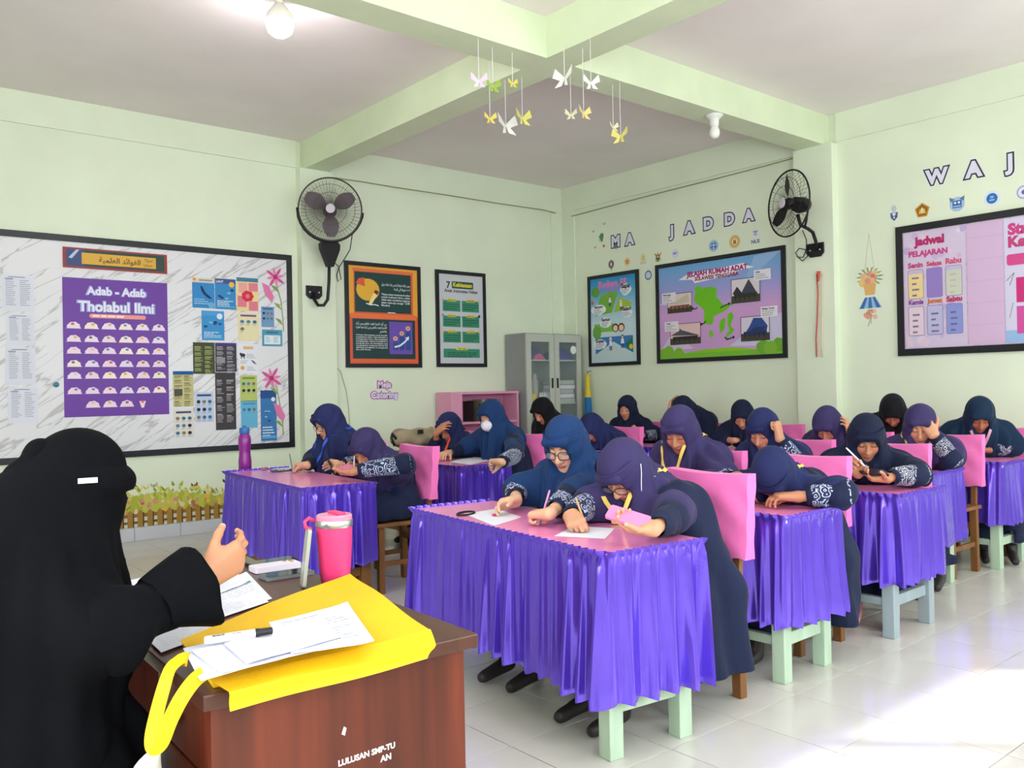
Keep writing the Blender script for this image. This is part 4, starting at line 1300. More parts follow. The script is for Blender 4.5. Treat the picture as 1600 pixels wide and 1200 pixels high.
def make_desk(loc, rot, W, L, wood, label, seed, drop=0.5, inset=0.03):
    t = thing('student_desk', (0, 0, 0), label, 'desk', 'student desks with purple skirts')
    top = MB().box((0, 0, DTOP - .03), (W, L, DTOP - .003), bev=.006)
    obj('table_top', top, wood, t)
    cov = MB().box((-.004, -.004, DTOP - .003), (W + .004, L + .004, DTOP), bev=.0012)
    obj('table_cover', cov, M_PINKTOP, t)
    lw = 0.062
    for x in (inset, W - inset - lw):
        for y in (inset + .01, L - inset - lw - .01):
            obj('leg', MB().box((x, y, 0), (x + lw, y + lw, DTOP - .03), bev=.004), wood, t)
    for y in (inset + .02, L - inset - .04 - .02):
        obj('stretcher', MB().box((inset + lw, y + .008, .15), (W - inset - lw, y + .042, .205), bev=.003), wood, t)
    if seed != 1: obj('stretcher', MB().box((inset + .012, inset + .075, .155), (inset + .045, L - inset - .075, .195), bev=.003), wood, t)
    for x in (inset + .012, W - inset - .03):
        obj('apron', MB().box((x, inset + lw + .01, DTOP - .12), (x + .018, L - inset - lw - .01, DTOP - .03)), wood, t)
    obj('skirt', MB().grid(skirt_mesh(W, L, drop, seed)), M_SATIN, t, smooth=True)
    t.location = loc; t.rotation_euler = (0, 0, math.radians(rot))
    return t

DESKS = [
    ((2.10, 2.03, 0), -6.4, .45, 1.43, M_GREENWOOD, 'pale green legged desk with a long purple skirt in the foreground centre', 1, .51),
    ((3.20, 2.05, 0), 2, .46, 1.25, M_GREENWOOD, 'purple-skirted desk where a student lays her head low beside a dark phone', 2, .47),
    ((4.16, 2.05, 0), 1, .52, 1.25, M_BLUEWOOD, 'purple-skirted desk on grey-blue legs, third along the near row', 3, .45),
    ((5.24, 2.38, 0), 1, .46, 1.2, M_GREENWOOD, 'purple-skirted desk of the student who covers her face with a hand', 4, .44),
    ((6.20, 2.33, 0), 0, .5, 1.25, M_GREENWOOD, 'purple-skirted desk at the right edge of the photo', 5, .42),
    ((2.29, 4.66, 0), -4.5, .48, 1.45, M_BROWNWOOD, 'brown-legged desk with a purple skirt and a purple bottle on it', 6, .50),
    ((3.72, 5.05, 0), 0, .48, 1.4, M_BROWNWOOD, 'purple-skirted desk of the student wearing a white mask', 7, .50),
    ((5.05, 5.25, 0), 0, .46, 1.4, M_BROWNWOOD, 'half-hidden desk in front of the grey cabinet', 8, .50),
    ((6.00, 5.05, 0), 0, .46, 1.4, M_BROWNWOOD, 'half-hidden desk below the cartoon poster and the map', 9, .50),
    ((6.00, 3.98, 0), 0, .46, .95, M_BROWNWOOD, 'half-hidden desk where a student rests on folded arms below the map', 10, .50),
]
for (loc, rot, W, L, wood, lab, seed, drop) in DESKS:
    make_desk(loc, rot, W, L, wood, lab, seed, drop)

def make_chair():
    """sitter faces -x; origin on the floor under the seat"""
    t = thing('chair', (0, 0, 0), 'chair', 'chair', 'wooden chairs with pink back covers')
    for y in (-.19, .15):
        obj('leg', MB().box((-.19, y, 0), (-.15, y + .04, .42), bev=.003), M_BROWNWOOD, t)
        mb = MB().bar((.185, y + .02, 0), (.175, y + .02, .44), .04, .045, up=(0, 1, 0), bev=.003)  .bar((.18, y + .02, .43), (.215, y + .02, .89), .026, .036, up=(0, 1, 0), bev=.003)
        obj('back_leg', mb, M_BROWNWOOD, t)
        obj('stretcher', MB().box((-.16, y + .01, .17), (.18, y + .03, .2)), M_BROWNWOOD, t)
    obj('stretcher', MB().box((-.185, -.16, .22), (-.165, .16, .25)), M_BROWNWOOD, t)
    obj('stretcher', MB().box((.165, -.16, .28), (.19, .16, .32)), M_BROWNWOOD, t)
    obj('seat', MB().box((-.21, -.21, .42), (.21, .21, .445), bev=.006), M_BROWNWOOD, t)
    # the cover: a slip with sagging folds
    n, m = 26, 14
    def face(sgn):
        G = np.zeros((n, m, 3))
        for i in range(n):
            for j in range(m):
                y = -.225 + .45 * i / (n - 1); v = j / (m - 1)
                z = .915 - .345 * v
                x = .19 + .03 * (z - .57) / .34 + sgn * (.036 - .010 * (2 * i / (n - 1) - 1) ** 4)
                sag = .004 * math.sin(9 * v + 2.2 * math.sin(2.5 * i / (n - 1) * math.pi) + i * .25) * math.sin(math.pi * v)
                fold = .005 * math.sin(14 * (v + .35 * math.cos(3.14 * (i / (n - 1) - .5)))) * min(1, v * 3)
                G[i, j] = (x + sgn * (sag + fold), y * (1 + .03 * v), z - .010 * math.sin(math.pi * i / (n - 1)) * (1 - v) + .006 * math.sin(i * .9) * v)
        return G
    a, b = face(-1), face(1)
    ring = np.concatenate([a, b[::-1]], 0)
    mb = MB().grid(ring, closed_u=True)
    mb.add(np.concatenate([a[:, 0], b[:, 0]]), [(i, n + i, n + i + 1, i + 1) for i in range(n - 1)])
    obj('back_cover', mb, M_PINKCLOTH, t, smooth=True, auto=60)
    return t

CH = make_chair()
CHAIRS = [
    ((2.80, 2.32, 0), -4, 'pink-covered chair of the student holding a pink phone'),
    ((2.86, 2.90, 0), -4, 'pink-covered chair of the student writing in the front desk centre, far seat'),
    ((3.80, 2.44, 0), 0, 'pink-covered chair behind the student who lays her head low'),
    ((3.80, 3.05, 0), 0, 'pink-covered chair of the plum-veiled student with a yellow lanyard who looks down'),
    ((4.86, 2.52, 0), 2, 'pink-covered chair of the student holding a dark phone and pen'),
    ((4.92, 3.16, 0), 0, 'pink-covered chair of the student with a fist against her head'),
    ((5.90, 2.64, 0), 0, 'pink-covered chair of the student hiding her face in her hand'),
    ((5.90, 3.26, 0), 0, 'pink-covered chair of the plum-veiled student right of the fist-on-head student'),
    ((6.92, 2.70, 0), 0, 'pink-covered chair of the student with a pale pink lanyard at the right edge'),
    ((6.95, 3.36, 0), 0, 'pink-covered chair of the black-veiled student against the right wall'),
    ((3.04, 4.90, 0), -4, 'pink-covered chair of the student in batik sleeves at the brown-legged desk'),
    ((3.08, 5.62, 0), -4, 'pink-covered chair of the student with a blue lanyard'),
    ((4.42, 5.36, 0), 8, 'pink-covered chair of the student wearing a white mask'),
    ((4.46, 6.14, 0), 0, 'pink-covered chair of the student with an orange lanyard'),
    ((5.72, 6.28, 0), 0, 'pink-covered chair in front of the grey cabinet'),
    ((5.70, 5.48, 0), 0, 'pink-covered chair of the half-hidden student behind the blue-veiled writer'),
    ((6.76, 6.02, 0), 0, 'pink-covered chair of the student below the cartoon poster'),
    ((6.72, 5.30, 0), 0, 'pink-covered chair of the student leaning on her hand below the map'),
    ((6.76, 4.50, 0), 0, 'pink-covered chair of the student resting on folded arms'),
]
for i, (loc, rot, lab) in enumerate(CHAIRS):
    if i == 0:
        CH.location = loc; CH.rotation_euler = (0, 0, math.radians(rot)); CH['label'] = lab
    else:
        dup(CH, loc, math.radians(rot), lab)

# ------------------------------------------------------------------ the teacher's desk
TDL, TDW = 1.17, 0.625
td = thing('teacher_desk', (0, 0, 0), 'dark red wooden teacher desk with a drawer in the lower left foreground', 'desk')
obj('desk_top', MB().box((0, 0, DTOP - .032), (TDW, TDL, DTOP), bev=.004), M_DARKTOP, td)
obj('end_panel', MB().box((.022, .03, .0), (TDW - .022, .05, DTOP - .032)), M_DARKWOOD, td)
obj('end_panel', MB().box((.022, TDL - .05, .0), (TDW - .022, TDL - .03, DTOP - .032)), M_DARKWOOD, td)
obj('modesty_panel', MB().box((TDW - .05, .05, .12), (TDW - .03, TDL - .05, DTOP - .032)), M_DARKWOOD, td)
obj('divider', MB().box((.04, .42, .30), (TDW - .05, .44, DTOP - .032)), M_DARKWOOD, td)
obj('cabinet_floor', MB().box((.04, .05, .30), (TDW - .05, .42, .32)), M_DARKWOOD, td)
dr = obj('drawer', MB().box((.03, .056, .53), (.40, .414, .68), bev=.003), M_DARKWOOD, td)
obj('knob', MB().lathe([(.006, 0), (.006, .012), (.014, .016), (.015, .024), (.008, .03)], (.03, .235, .605), (-1, 0, 0), n=14), mat('worn_brass', (170, 150, 110), .35, metal=.9), dr, smooth=True)
dr2 = obj('cupboard_door', MB().box((.03, .056, .325), (.046, .414, .52), bev=.003), M_DARKWOOD, td)
obj('knob', MB().lathe([(.006, 0), (.006, .012), (.014, .016), (.015, .024), (.008, .03)], (.03, .36, .43), (-1, 0, 0), n=14), MATS['worn_brass'], dr2, smooth=True)
pr = Print((.022, .03, 0), (1, 0, 0), (0, -1, 0), lift=.0004)
pr.text('LULUSAN SMP-TU', .262, .500, None, (226, 226, 226), .04, w=.135, rot=.03).text('AN', .36, .482, .018, (226, 226, 226), .04)
pr.build('stencil', M_INKM, td)
pr = Print((.022, .03, 0), (1, 0, 0), (0, -1, 0), lift=.0004)
pr.poly([(.27, .565), (.276, .58), (.282, .575), (.278, .56)], (206, 200, 200))
pr.build('paint_chip', M_INKM, td)
td.location = (.585, 1.61, 0); td.rotation_euler = (0, 0, math.radians(-2.5))

# ------------------------------------------------------------------ steel cabinet in the corner
M_STEEL = mat('grey_steel_paint', (150, 152, 152), 0.45, vary=0.05, vscale=6)
M_STEELL = mat('light_steel_paint', (196, 198, 186), 0.4)
M_GLASS = mat('cabinet_glass', (200, 222, 215), 0.05, alpha=0.10, spec=0.6)
cx0, cx1, cy0, cy1, cz = 6.58, 7.48, 7.60, 7.97, 1.93
cb = thing('steel_cabinet', ((cx0 + cx1) / 2, (cy0 + cy1) / 2, 0), 'grey steel cabinet with two glazed doors in the room corner', 'cabinet')
body = MB().box((cx0, cy0 + .02, 0), (cx0 + .02, cy1, cz)).box((cx1 - .02, cy0 + .02, 0), (cx1, cy1, cz)).box((cx0 + .02, cy0 + .02, cz - .03), (cx1 - .02, cy1, cz)).box((cx0 + .02, cy0 + .02, 0), (cx1 - .02, cy1, .06)).box((cx0 + .02, cy1 - .015, .06), (cx1 - .02, cy1, cz - .03))
obj('body', body, M_STEEL, cb)
SHZ = [.42, .78, 1.10, 1.62]
for z in SHZ:
    obj('shelf', MB().box((cx0 + .02, cy0 + .045, z - .015), (cx1 - .02, cy1 - .015, z)), M_STEELL, cb)
xm = (cx0 + cx1) / 2
for a, b in ((cx0 + .005, xm - .004), (xm + .004, cx1 - .005)):
    fw = .075
    d = MB().box((a, cy0, .06), (a + fw, cy0 + .018, cz - .01)).box((b - fw, cy0, .06), (b, cy0 + .018, cz - .01)).box((a + fw, cy0, cz - .10), (b - fw, cy0 + .018, cz - .01)).box((a + fw, cy0, .06), (b - fw, cy0 + .018, .16)).box((a + fw, cy0, .60), (b - fw, cy0 + .018, .70))
    do = obj('door', d, M_STEELL, cb)
    obj('glass', MB().box((a + fw, cy0 + .006, .70), (b - fw, cy0 + .010, cz - .10)), M_GLASS, do)
    obj('glass', MB().box((a + fw, cy0 + .006, .16), (b - fw, cy0 + .010, .60)), M_GLASS, do)
    hx = b - fw / 2 if b < xm + .01 and a < xm - .1 else a + fw / 2
    obj('handle', MB().box((hx - .014, cy0 - .006, 1.28), (hx + .014, cy0, 1.40), bev=.002), mat('black_plastic', (24, 24, 26), .4), do)
tag(obj('round_label', MB().lathe([(.05, 0), (.05, .001)], (cx1 - .13, cy0 + .0055, 1.74), (0, -1, 0), n=20), mat('white_label', (236, 236, 230), .5)), 'round white label on the glass of the cabinet door', 'label')

def folded(name, lo, hi, rgb, label, cat, group, seed):
    rg = random.Random(seed)
    mb = MB()
    n = 10
    G = np.zeros((n, n, 3))
    for i in range(n):
        for j in range(n):
            u, v = i / (n - 1), j / (n - 1)
            e = (math.sin(math.pi * u) * math.sin(math.pi * v)) ** .35
            G[i, j] = (lo[0] + (hi[0] - lo[0]) * u, lo[1] + (hi[1] - lo[1]) * v, lo[2] + (hi[2] - lo[2]) * e * (.8 + .2 * math.sin(5 * u + seed) * math.cos(4 * v + seed)))
    mb.grid(G)
    mb.add([(lo[0], lo[1], lo[2]), (hi[0], lo[1], lo[2]), (hi[0], hi[1], lo[2]), (lo[0], hi[1], lo[2])], [(0, 3, 2, 1)])
    return tag(obj(name, mb, mat('cloth_%d_%d_%d' % rgb, rgb, .8, bump=.15, bscale=40), smooth=True), label, cat, group)

folded('folded_cloth', (6.62, 7.68, 1.621), (6.98, 7.92, 1.80), (60, 60, 130), 'blue folded cloth on the top cabinet shelf, left door', 'cloth', 'cloths in the cabinet', 1)
folded('folded_cloth', (6.74, 7.64, 1.621), (6.92, 7.676, 1.70), (196, 80, 130), 'pink cloth bundle on the top cabinet shelf', 'cloth', 'cloths in the cabinet', 2)
folded('folded_cloth', (7.06, 7.66, 1.621), (7.44, 7.92, 1.82), (66, 54, 150), 'violet folded cloth on the top cabinet shelf, right door', 'cloth', 'cloths in the cabinet', 3)
for k in range(5):
    z = 1.101 + .055 * k
    tag(obj('paper_stack', MB().box((7.10 + .01 * (k % 2), 7.66, z), (7.42 - .012 * (k % 3), 7.9, z + .05), bev=.004), M_PAPERW if k % 2 else mat('grey_paper', (190, 192, 186), .7)),
        ['lowest', 'second', 'third', 'fourth', 'topmost'][k] + ' paper bundle in the stack on the right middle cabinet shelf', 'paper', 'paper bundles in the cabinet')
tag(obj('yellow_pot', MB().lathe([(.05, 0), (.075, .02), (.08, .06), (.072, .11), (.05, .13), (.05, .1)], (6.74, 7.72, 1.101), n=16), mat('yellow_plastic', (232, 206, 60), .4), smooth=True), 'round yellow pot on the left middle cabinet shelf', 'pot')
bk = MB()
for k in range(6):
    bk.box((6.85 + .034 * k, 7.67, 1.101), (6.867 + .034 * k, 7.68, 1.23))
bk.box((6.85, 7.68, 1.13), (7.037, 7.69, 1.15)).box((6.85, 7.68, 1.18), (7.037, 7.69, 1.20)).box((6.85, 7.68, 1.101), (7.037, 7.80, 1.115))
tag(obj('white_fence_basket', bk, mat('white_plastic', (236, 236, 236), .4)), 'small white picket basket on the left middle cabinet shelf', 'basket')
for k, (x, y, z, c) in enumerate(((6.66, 7.87, 1.101, (206, 206, 200)), (6.80, 7.86, 1.101, (170, 150, 150)), (6.92, 7.85, 1.101, (196, 190, 180)))):
    tag(obj('jar', MB().lathe([(.045, 0), (.05, .02), (.05, .26), (.03, .30), (.035, .33), (.02, .36)], (x, y, z), n=14), mat('jar_%d' % k, c, .3), smooth=True), ['leftmost', 'middle', 'rightmost'][k] + ' of three tall jars behind the yellow pot in the cabinet', 'jar', 'jars in the cabinet')

# ------------------------------------------------------------------ pink bookshelf with books
M_PINKWOOD = mat('pink_shelf_paint', (232, 160, 190), 0.5, vary=0.04)
sx0, sx1, sy0, sy1, sz = 5.56, 6.54, 7.70, 7.97, 1.255
ps = thing('bookshelf', ((sx0 + sx1) / 2, (sy0 + sy1) / 2, 0), 'pink painted bookshelf left of the grey cabinet', 'bookshelf')
obj('side_panel', MB().box((sx0, sy0, 0), (sx0 + .16, sy1, sz - .025)), M_PINKWOOD, ps)
obj('side_panel', MB().box((sx1 - .03, sy0, 0), (sx1, sy1, sz - .025)), M_PINKWOOD, ps)
obj('top_panel', MB().box((sx0, sy0 - .01, sz - .025), (sx1, sy1, sz)), M_PINKWOOD, ps)
obj('back_panel', MB().box((sx0 + .16, sy1 - .015, 0), (sx1 - .03, sy1, sz - .025)), mat('pink_shelf_back', (206, 130, 165), .6), ps)
for z in (.05, .48, .92):
    obj('shelf', MB().box((sx0 + .16, sy0 + .005, z - .025), (sx1 - .03, sy1 - .015, z)), M_PINKWOOD, ps)
rgb_ = random.Random(3)
x = 5.90
cols = [(46, 40, 36), (70, 62, 52), (40, 44, 50), (150, 140, 120), (60, 50, 40), (96, 84, 60), (206, 206, 200), (50, 60, 70), (120, 110, 100)]
names = ['first', 'second', 'third', 'fourth', 'fifth', 'sixth', 'seventh', 'eighth', 'ninth']
for k in range(9):
    w_ = rgb_.uniform(.028, .05); h_ = rgb_.uniform(.19, .26)
    bo = thing('book', (x + w_ / 2, 7.80, .92), names[k] + ' book from the left on the upper bookshelf board', 'book', 'books on the pink bookshelf')
    obj('cover', MB().box((x, 7.735, .9205), (x + .004, 7.92, .9205 + h_)).box((x + w_ - .004, 7.735, .9205), (x + w_, 7.92, .9205 + h_)).box((x, 7.73, .9205), (x + w_, 7.736, .9205 + h_)), mat('book_cover_%d' % k, cols[k], .6), bo)
    obj('pages', MB().box((x + .004, 7.737, .9235), (x + w_ - .004, 7.915, .9165 + h_)), M_PAPERW, bo)
    x += w_ + .004
# ================================================================== people
# ---- a small implicit-surface modeller: blended tapered capsules and ellipsoids turned into one skin
def V3(*a):
    return np.array(a[0] if len(a) == 1 else a, float)

def unit(v):
    v = np.asarray(v, float)
    return v / (np.linalg.norm(v) + 1e-12)

class Sdf:
    def __init__(s):
        s.p = []; s.fold = None

    def rc(s, a, b, r1, r2=None, k=0.03):
        s.p.append(('rc', V3(a), V3(b), r1, r1 if r2 is None else r2, k, 1)); return s

    def el(s, c, ax, r, k=0.03, op=1):
        s.p.append(('el', V3(c), np.array(ax, float), np.array(r, float), None, k, op)); return s

    def away(s, other, margin=.006):
        s.p.append(('fn', other, margin)); return s

    def bx(s, c, ax, half):
        s.p.append(('bx', V3(c), np.array(ax, float), np.array(half, float), None, .004, -1)); return s

    def __call__(s, P):
        P = np.asarray(P, np.float32)
        x, y, z = P[:, 0].copy(), P[:, 1].copy(), P[:, 2].copy()
        d = np.full(len(P), 10.0, np.float32)
        f4 = np.float32
        folded_ = s.fold is None
        for q in s.p:
            if q[0] in ('bx', 'fn') and not folded_:
                d = d + s.fold(P); folded_ = True
            if q[0] == 'rc':
                _, a, b, r1, r2, k, op = q
                ba = (b - a).astype(f4)
                px, py, pz = x - f4(a[0]), y - f4(a[1]), z - f4(a[2])
                t = np.clip((px * ba[0] + py * ba[1] + pz * ba[2]) / f4(ba @ ba + 1e-9), 0, 1)
                px -= t * ba[0]; py -= t * ba[1]; pz -= t * ba[2]
                e = np.sqrt(px * px + py * py + pz * pz) - (f4(r1) + f4(r2 - r1) * t)
            elif q[0] == 'fn':
                d = np.maximum(d, f4(q[2]) - q[1](P)); continue
            elif q[0] == 'bx':
                _, c, ax, r, _, k, op = q
                px, py, pz = x - f4(c[0]), y - f4(c[1]), z - f4(c[2])
                qs = [np.abs(px * f4(ax[i, 0]) + py * f4(ax[i, 1]) + pz * f4(ax[i, 2])) - f4(r[i]) for i in range(3)]
                e = np.sqrt(np.maximum(qs[0], 0) ** 2 + np.maximum(qs[1], 0) ** 2 + np.maximum(qs[2], 0) ** 2) + np.minimum(np.maximum(np.maximum(qs[0], qs[1]), qs[2]), 0)
            else:
                _, c, ax, r, _, k, op = q
                px, py, pz = x - f4(c[0]), y - f4(c[1]), z - f4(c[2])
                k0 = f4(0); k1 = f4(0)
                for i in range(3):
                    w = (px * f4(ax[i, 0]) + py * f4(ax[i, 1]) + pz * f4(ax[i, 2])) / f4(r[i])
                    k0 = k0 + w * w; w = w / f4(r[i]); k1 = k1 + w * w
                k0 = np.sqrt(k0); k1 = np.sqrt(k1) + f4(1e-9)
                e = k0 * (k0 - 1) / k1
            k = f4(k)
            if op > 0:
                h = np.clip(k - np.abs(d - e), 0, None) / k
                d = np.minimum(d, e) - h * h * (k * f4(.25))
            else:
                e = -e
                h = np.clip(k - np.abs(d - e), 0, None) / k
                d = np.maximum(d, e) + h * h * (k * f4(.25))
        if not folded_:
            d = d + s.fold(P)
        return d

    def bounds(s, pad):
        lo = np.full(3, 1e9); hi = -lo
        for q in s.p:
            if q[0] == 'fn' or q[6] < 0: continue
            if q[0] == 'rc':
                for c, r in ((q[1], q[3]), (q[2], q[4])):
                    lo = np.minimum(lo, c - r); hi = np.maximum(hi, c + r)
            else:
                r = q[3].max(); lo = np.minimum(lo, q[1] - r); hi = np.maximum(hi, q[1] + r)
        return lo - pad, hi + pad

def local_box(loc, rot_deg, lo, hi):
    a = math.radians(rot_deg)
    ax = np.array([[math.cos(a), math.sin(a), 0], [-math.sin(a), math.cos(a), 0], [0, 0, 1]])
    c = (np.array(lo) + np.array(hi)) / 2
    return V3(loc) + c @ ax, ax, (np.array(hi) - np.array(lo)) / 2

def carve_boxes(p, reach=.85):
    """solid furniture near a sitter: bodies and cloth rest against it instead of passing through"""
    out = []
    for loc, rot, _ in CHAIRS:
        if math.hypot(loc[0] - p[0], loc[1] - p[1]) < .62:
            out.append(local_box(loc, rot, (-.222, -.222, -.1), (.215, .222, .456)))
            out.append(local_box(loc, rot, (.135, -.245, .40), (.30, .245, .93)))
    for d in DESKS:
        loc, rot, W, L = d[0], d[1], d[2], d[3]
        a = math.radians(rot)
        dx, dy = p[0] - loc[0], p[1] - loc[1]
        lx, ly = dx * math.cos(a) + dy * math.sin(a), -dx * math.sin(a) + dy * math.cos(a)
        if -.45 < lx < 1.05 and -.45 < ly < L + .45:
            out.append(local_box(loc, rot, (-.02, -.02, .595), (W + .014, L + .02, DTOP + .006)))
            out.append(local_box(loc, rot, (.022, .09, .14), (.095, L - .09, .21)))
            for x in (.03, W - .092):
                for y in (.04, L - .102):
                    out.append(local_box(loc, rot, (x - .012, y - .012, -.1), (x + .074, y + .074, .6)))
            for y0, y1 in ((-.075, .012), (L - .012, L + .075)):
                out.append(local_box(loc, rot, (-.08, y0, .20), (W + .02, y1, DTOP + .012)))
            for y in (.058, L - .082):
                out.append(local_box(loc, rot, (.08, y - .02, .13), (W - .08, y + .045, .225)))
            if lx < .1:                                   # seated in front of this desk: stay off its skirt
                out.append(local_box(loc, rot, (-.10, -.06, .18), (.02, L + .06, DTOP + .02)))
    return out

def skin(sdf, h, clip_lo=None, B=6):
    """surface-nets mesh of the sdf at spacing h; only blocks near the surface are sampled"""
    lo, hi = sdf.bounds(0.02 + 2 * h)
    if clip_lo is not None: lo = np.maximum(lo, clip_lo)
    n = (np.ceil((hi - lo) / h / B).astype(int)) * B + 1
    nb = (n - 1) // B
    cx = [lo[i] + (np.arange(nb[i]) + .5) * B * h for i in range(3)]
    CP = np.stack(np.meshgrid(*cx, indexing='ij'), -1).reshape(-1, 3)
    dc = sdf(CP)
    act = np.abs(dc) < B * h * 0.87 * 1.35 + 0.03
    D = np.full(tuple(n), 1.0, np.float32)
    sgn = np.where(dc < 0, -1.0, 1.0).reshape(nb)
    D[:-1, :-1, :-1] = np.repeat(np.repeat(np.repeat(sgn, B, 0), B, 1), B, 2)
    ids = np.argwhere(act.reshape(nb))
    if len(ids):
        off = np.stack(np.meshgrid(*[np.arange(B + 1)] * 3, indexing='ij'), -1).reshape(-1, 3)
        G = (ids[:, None, :] * B + off[None]).reshape(-1, 3)
        mk_ = np.zeros(int(n[0] * n[1] * n[2]), bool); mk_[(G[:, 0] * n[1] + G[:, 1]) * n[2] + G[:, 2]] = True
        flat = np.flatnonzero(mk_)
        gi = flat // (n[1] * n[2]); gj = (flat // n[2]) % n[1]; gk = flat % n[2]
        val = sdf(lo + np.stack([gi, gj, gk], 1) * h)
        D[gi, gj, gk] = val
    S = D < 0
    c8 = np.zeros(tuple(n - 1), np.uint8)
    for a in (0, 1):
        for b in (0, 1):
            for c in (0, 1):
                c8 += S[a:n[0] - 1 + a, b:n[1] - 1 + b, c:n[2] - 1 + c]
    cells = np.argwhere((c8 > 0) & (c8 < 8))
    idx = np.full(tuple(n - 1), -1, np.int64)
    idx[cells[:, 0], cells[:, 1], cells[:, 2]] = np.arange(len(cells))
    acc = np.zeros((len(cells), 3)); cnt = np.zeros(len(cells))
    cor = [(a, b, c) for a in (0, 1) for b in (0, 1) for c in (0, 1)]
    cv = {q: D[cells[:, 0] + q[0], cells[:, 1] + q[1], cells[:, 2] + q[2]] for q in cor}
    for q in cor:
        for ax in range(3):
            if q[ax]: continue
            r = list(q); r[ax] = 1; r = tuple(r)
            da, db = cv[q], cv[r]
            m = (da < 0) != (db < 0)
            t = np.where(m, da / np.where(m, da - db, 1), 0)
            p = np.array(q, float)[None] + np.zeros((len(cells), 3)); p[:, ax] += t
            acc[m] += p[m]; cnt[m] += 1
    Vv = lo + (cells + acc / np.maximum(cnt, 1)[:, None]) * h
    F_ = []
    for ax in range(3):
        b, c = (ax + 1) % 3, (ax + 2) % 3
        s0 = [slice(None)] * 3; s1 = [slice(None)] * 3
        s0[ax] = slice(0, n[ax] - 1); s1[ax] = slice(1, n[ax])
        E_ = np.argwhere(S[tuple(s0)] != S[tuple(s1)])
        E_ = E_[(E_[:, b] > 0) & (E_[:, c] > 0) & (E_[:, b] < n[b] - 1) & (E_[:, c] < n[c] - 1)]
        if not len(E_): continue
        neg = S[E_[:, 0], E_[:, 1], E_[:, 2]]
        def at(db, dc):
            q = E_.copy(); q[:, b] += db; q[:, c] += dc
            return idx[q[:, 0], q[:, 1], q[:, 2]]
        quad = np.stack([at(-1, -1), at(0, -1), at(0, 0), at(-1, 0)], 1)
        quad[~neg] = quad[~neg][:, ::-1]
        F_.append(quad[(quad >= 0).all(1)])
    Fq = np.concatenate(F_) if F_ else np.zeros((0, 4), int)
    return Vv, Fq

def put_skin(name, parts, m, parent, cols=None, kind=None):
    """join (verts, quads[, colours]) lists into one smooth mesh part"""
    off = world_loc(parent)
    vs, fs, cs, o = [], [], [], 0
    for q in parts:
        vs.append(q[0]); fs.append(q[1] + o); o += len(q[0])
        if len(q) > 2: cs.append(q[2])
    v = np.concatenate(vs) - off; f = np.concatenate(fs)
    me = bpy.data.meshes.new(name)
    me.vertices.add(len(v)); me.vertices.foreach_set('co', v.astype(np.float32).ravel())
    me.loops.add(len(f) * 4); me.loops.foreach_set('vertex_index', f.astype(np.int32).ravel())
    me.polygons.add(len(f))
    me.polygons.foreach_set('loop_start', np.arange(0, len(f) * 4, 4, dtype=np.int32))
    me.update(calc_edges=True)
    me.polygons.foreach_set('use_smooth', [True] * len(f))
    me.materials.append(m)
    if cs:
        ca = me.color_attributes.new('Col', 'FLOAT_COLOR', 'POINT')
        c = np.concatenate(cs)
        ca.data.foreach_set('color', np.concatenate([c, np.ones((len(c), 1))], 1).astype(np.float32).ravel())
    me.update()
    ob = bpy.data.objects.new(name, me)
    COL.objects.link(ob); ob.parent = parent
    return ob

# ---- cloth and skin
M_SKIN = mat('skin', attr=True, rough=0.5, sub=0.08, bump=0.04, bscale=220)
def cloth(name, rgb, sheen=0.04):
    return mat(name, rgb, 0.8, sheen=sheen, spec=0.3, vary=0.12, vscale=7, bump=0.5, bscale=24, stretch=(1, 1, .4))
M_ROBE = cloth('navy_robe_cloth', (24, 32, 62))
M_BLACK = mat('black_abaya_cloth', (6, 7, 11), .85, spec=.12, bump=.3, bscale=26)

def batik(name, dark, light, scale):
    m = mat(name, dark, 0.75, sheen=0.2)
    nt = m.node_tree; b = nt.nodes['Principled BSDF']
    tc = nt.nodes.new('ShaderNodeTexCoord')
    vo = nt.nodes.new('ShaderNodeTexVoronoi')
    vo.feature = 'F1'; vo.inputs['Scale'].default_value = scale
    nt.links.new(tc.outputs['Object'], vo.inputs['Vector'])
    no = nt.nodes.new('ShaderNodeTexNoise'); no.inputs['Scale'].default_value = scale * 2.2
    nt.links.new(tc.outputs['Object'], no.inputs['Vector'])
    ad = nt.nodes.new('ShaderNodeMath'); ad.operation = 'MULTIPLY_ADD'; ad.inputs[1].default_value = 0.35
    nt.links.new(no.outputs['Fac'], ad.inputs[0]); nt.links.new(vo.outputs['Distance'], ad.inputs[2])
    mu = nt.nodes.new('ShaderNodeMath'); mu.operation = 'MULTIPLY'; mu.inputs[1].default_value = 22.0
    nt.links.new(ad.outputs[0], mu.inputs[0])
    si = nt.nodes.new('ShaderNodeMath'); si.operation = 'SINE'
    nt.links.new(mu.outputs[0], si.inputs[0])
    rp = nt.nodes.new('ShaderNodeValToRGB')
    rp.color_ramp.elements[0].position = 0.45; rp.color_ramp.elements[0].color = lin(dark)
    rp.color_ramp.elements[1].position = 0.6; rp.color_ramp.elements[1].color = lin(light)
    nt.links.new(si.outputs[0], rp.inputs['Fac'])
    nt.links.new(rp.outputs['Color'], b.inputs['Base Color'])
    return m
M_BATIK = batik('batik_cloth', (24, 34, 70), (190, 200, 226), 26)
M_BATIKG = batik('grey_batik_cloth', (40, 44, 66), (196, 198, 210), 34)

HIJ = {'navy': cloth('navy_veil', (32, 40, 86)), 'plum': cloth('plum_navy_veil', (56, 48, 92)), 'teal': cloth('teal_navy_veil', (20, 52, 98)),
       'ink': cloth('ink_veil', (18, 26, 54)), 'black': cloth('black_veil', (10, 11, 17)), 'deep': cloth('deep_teal_veil', (14, 40, 66))}

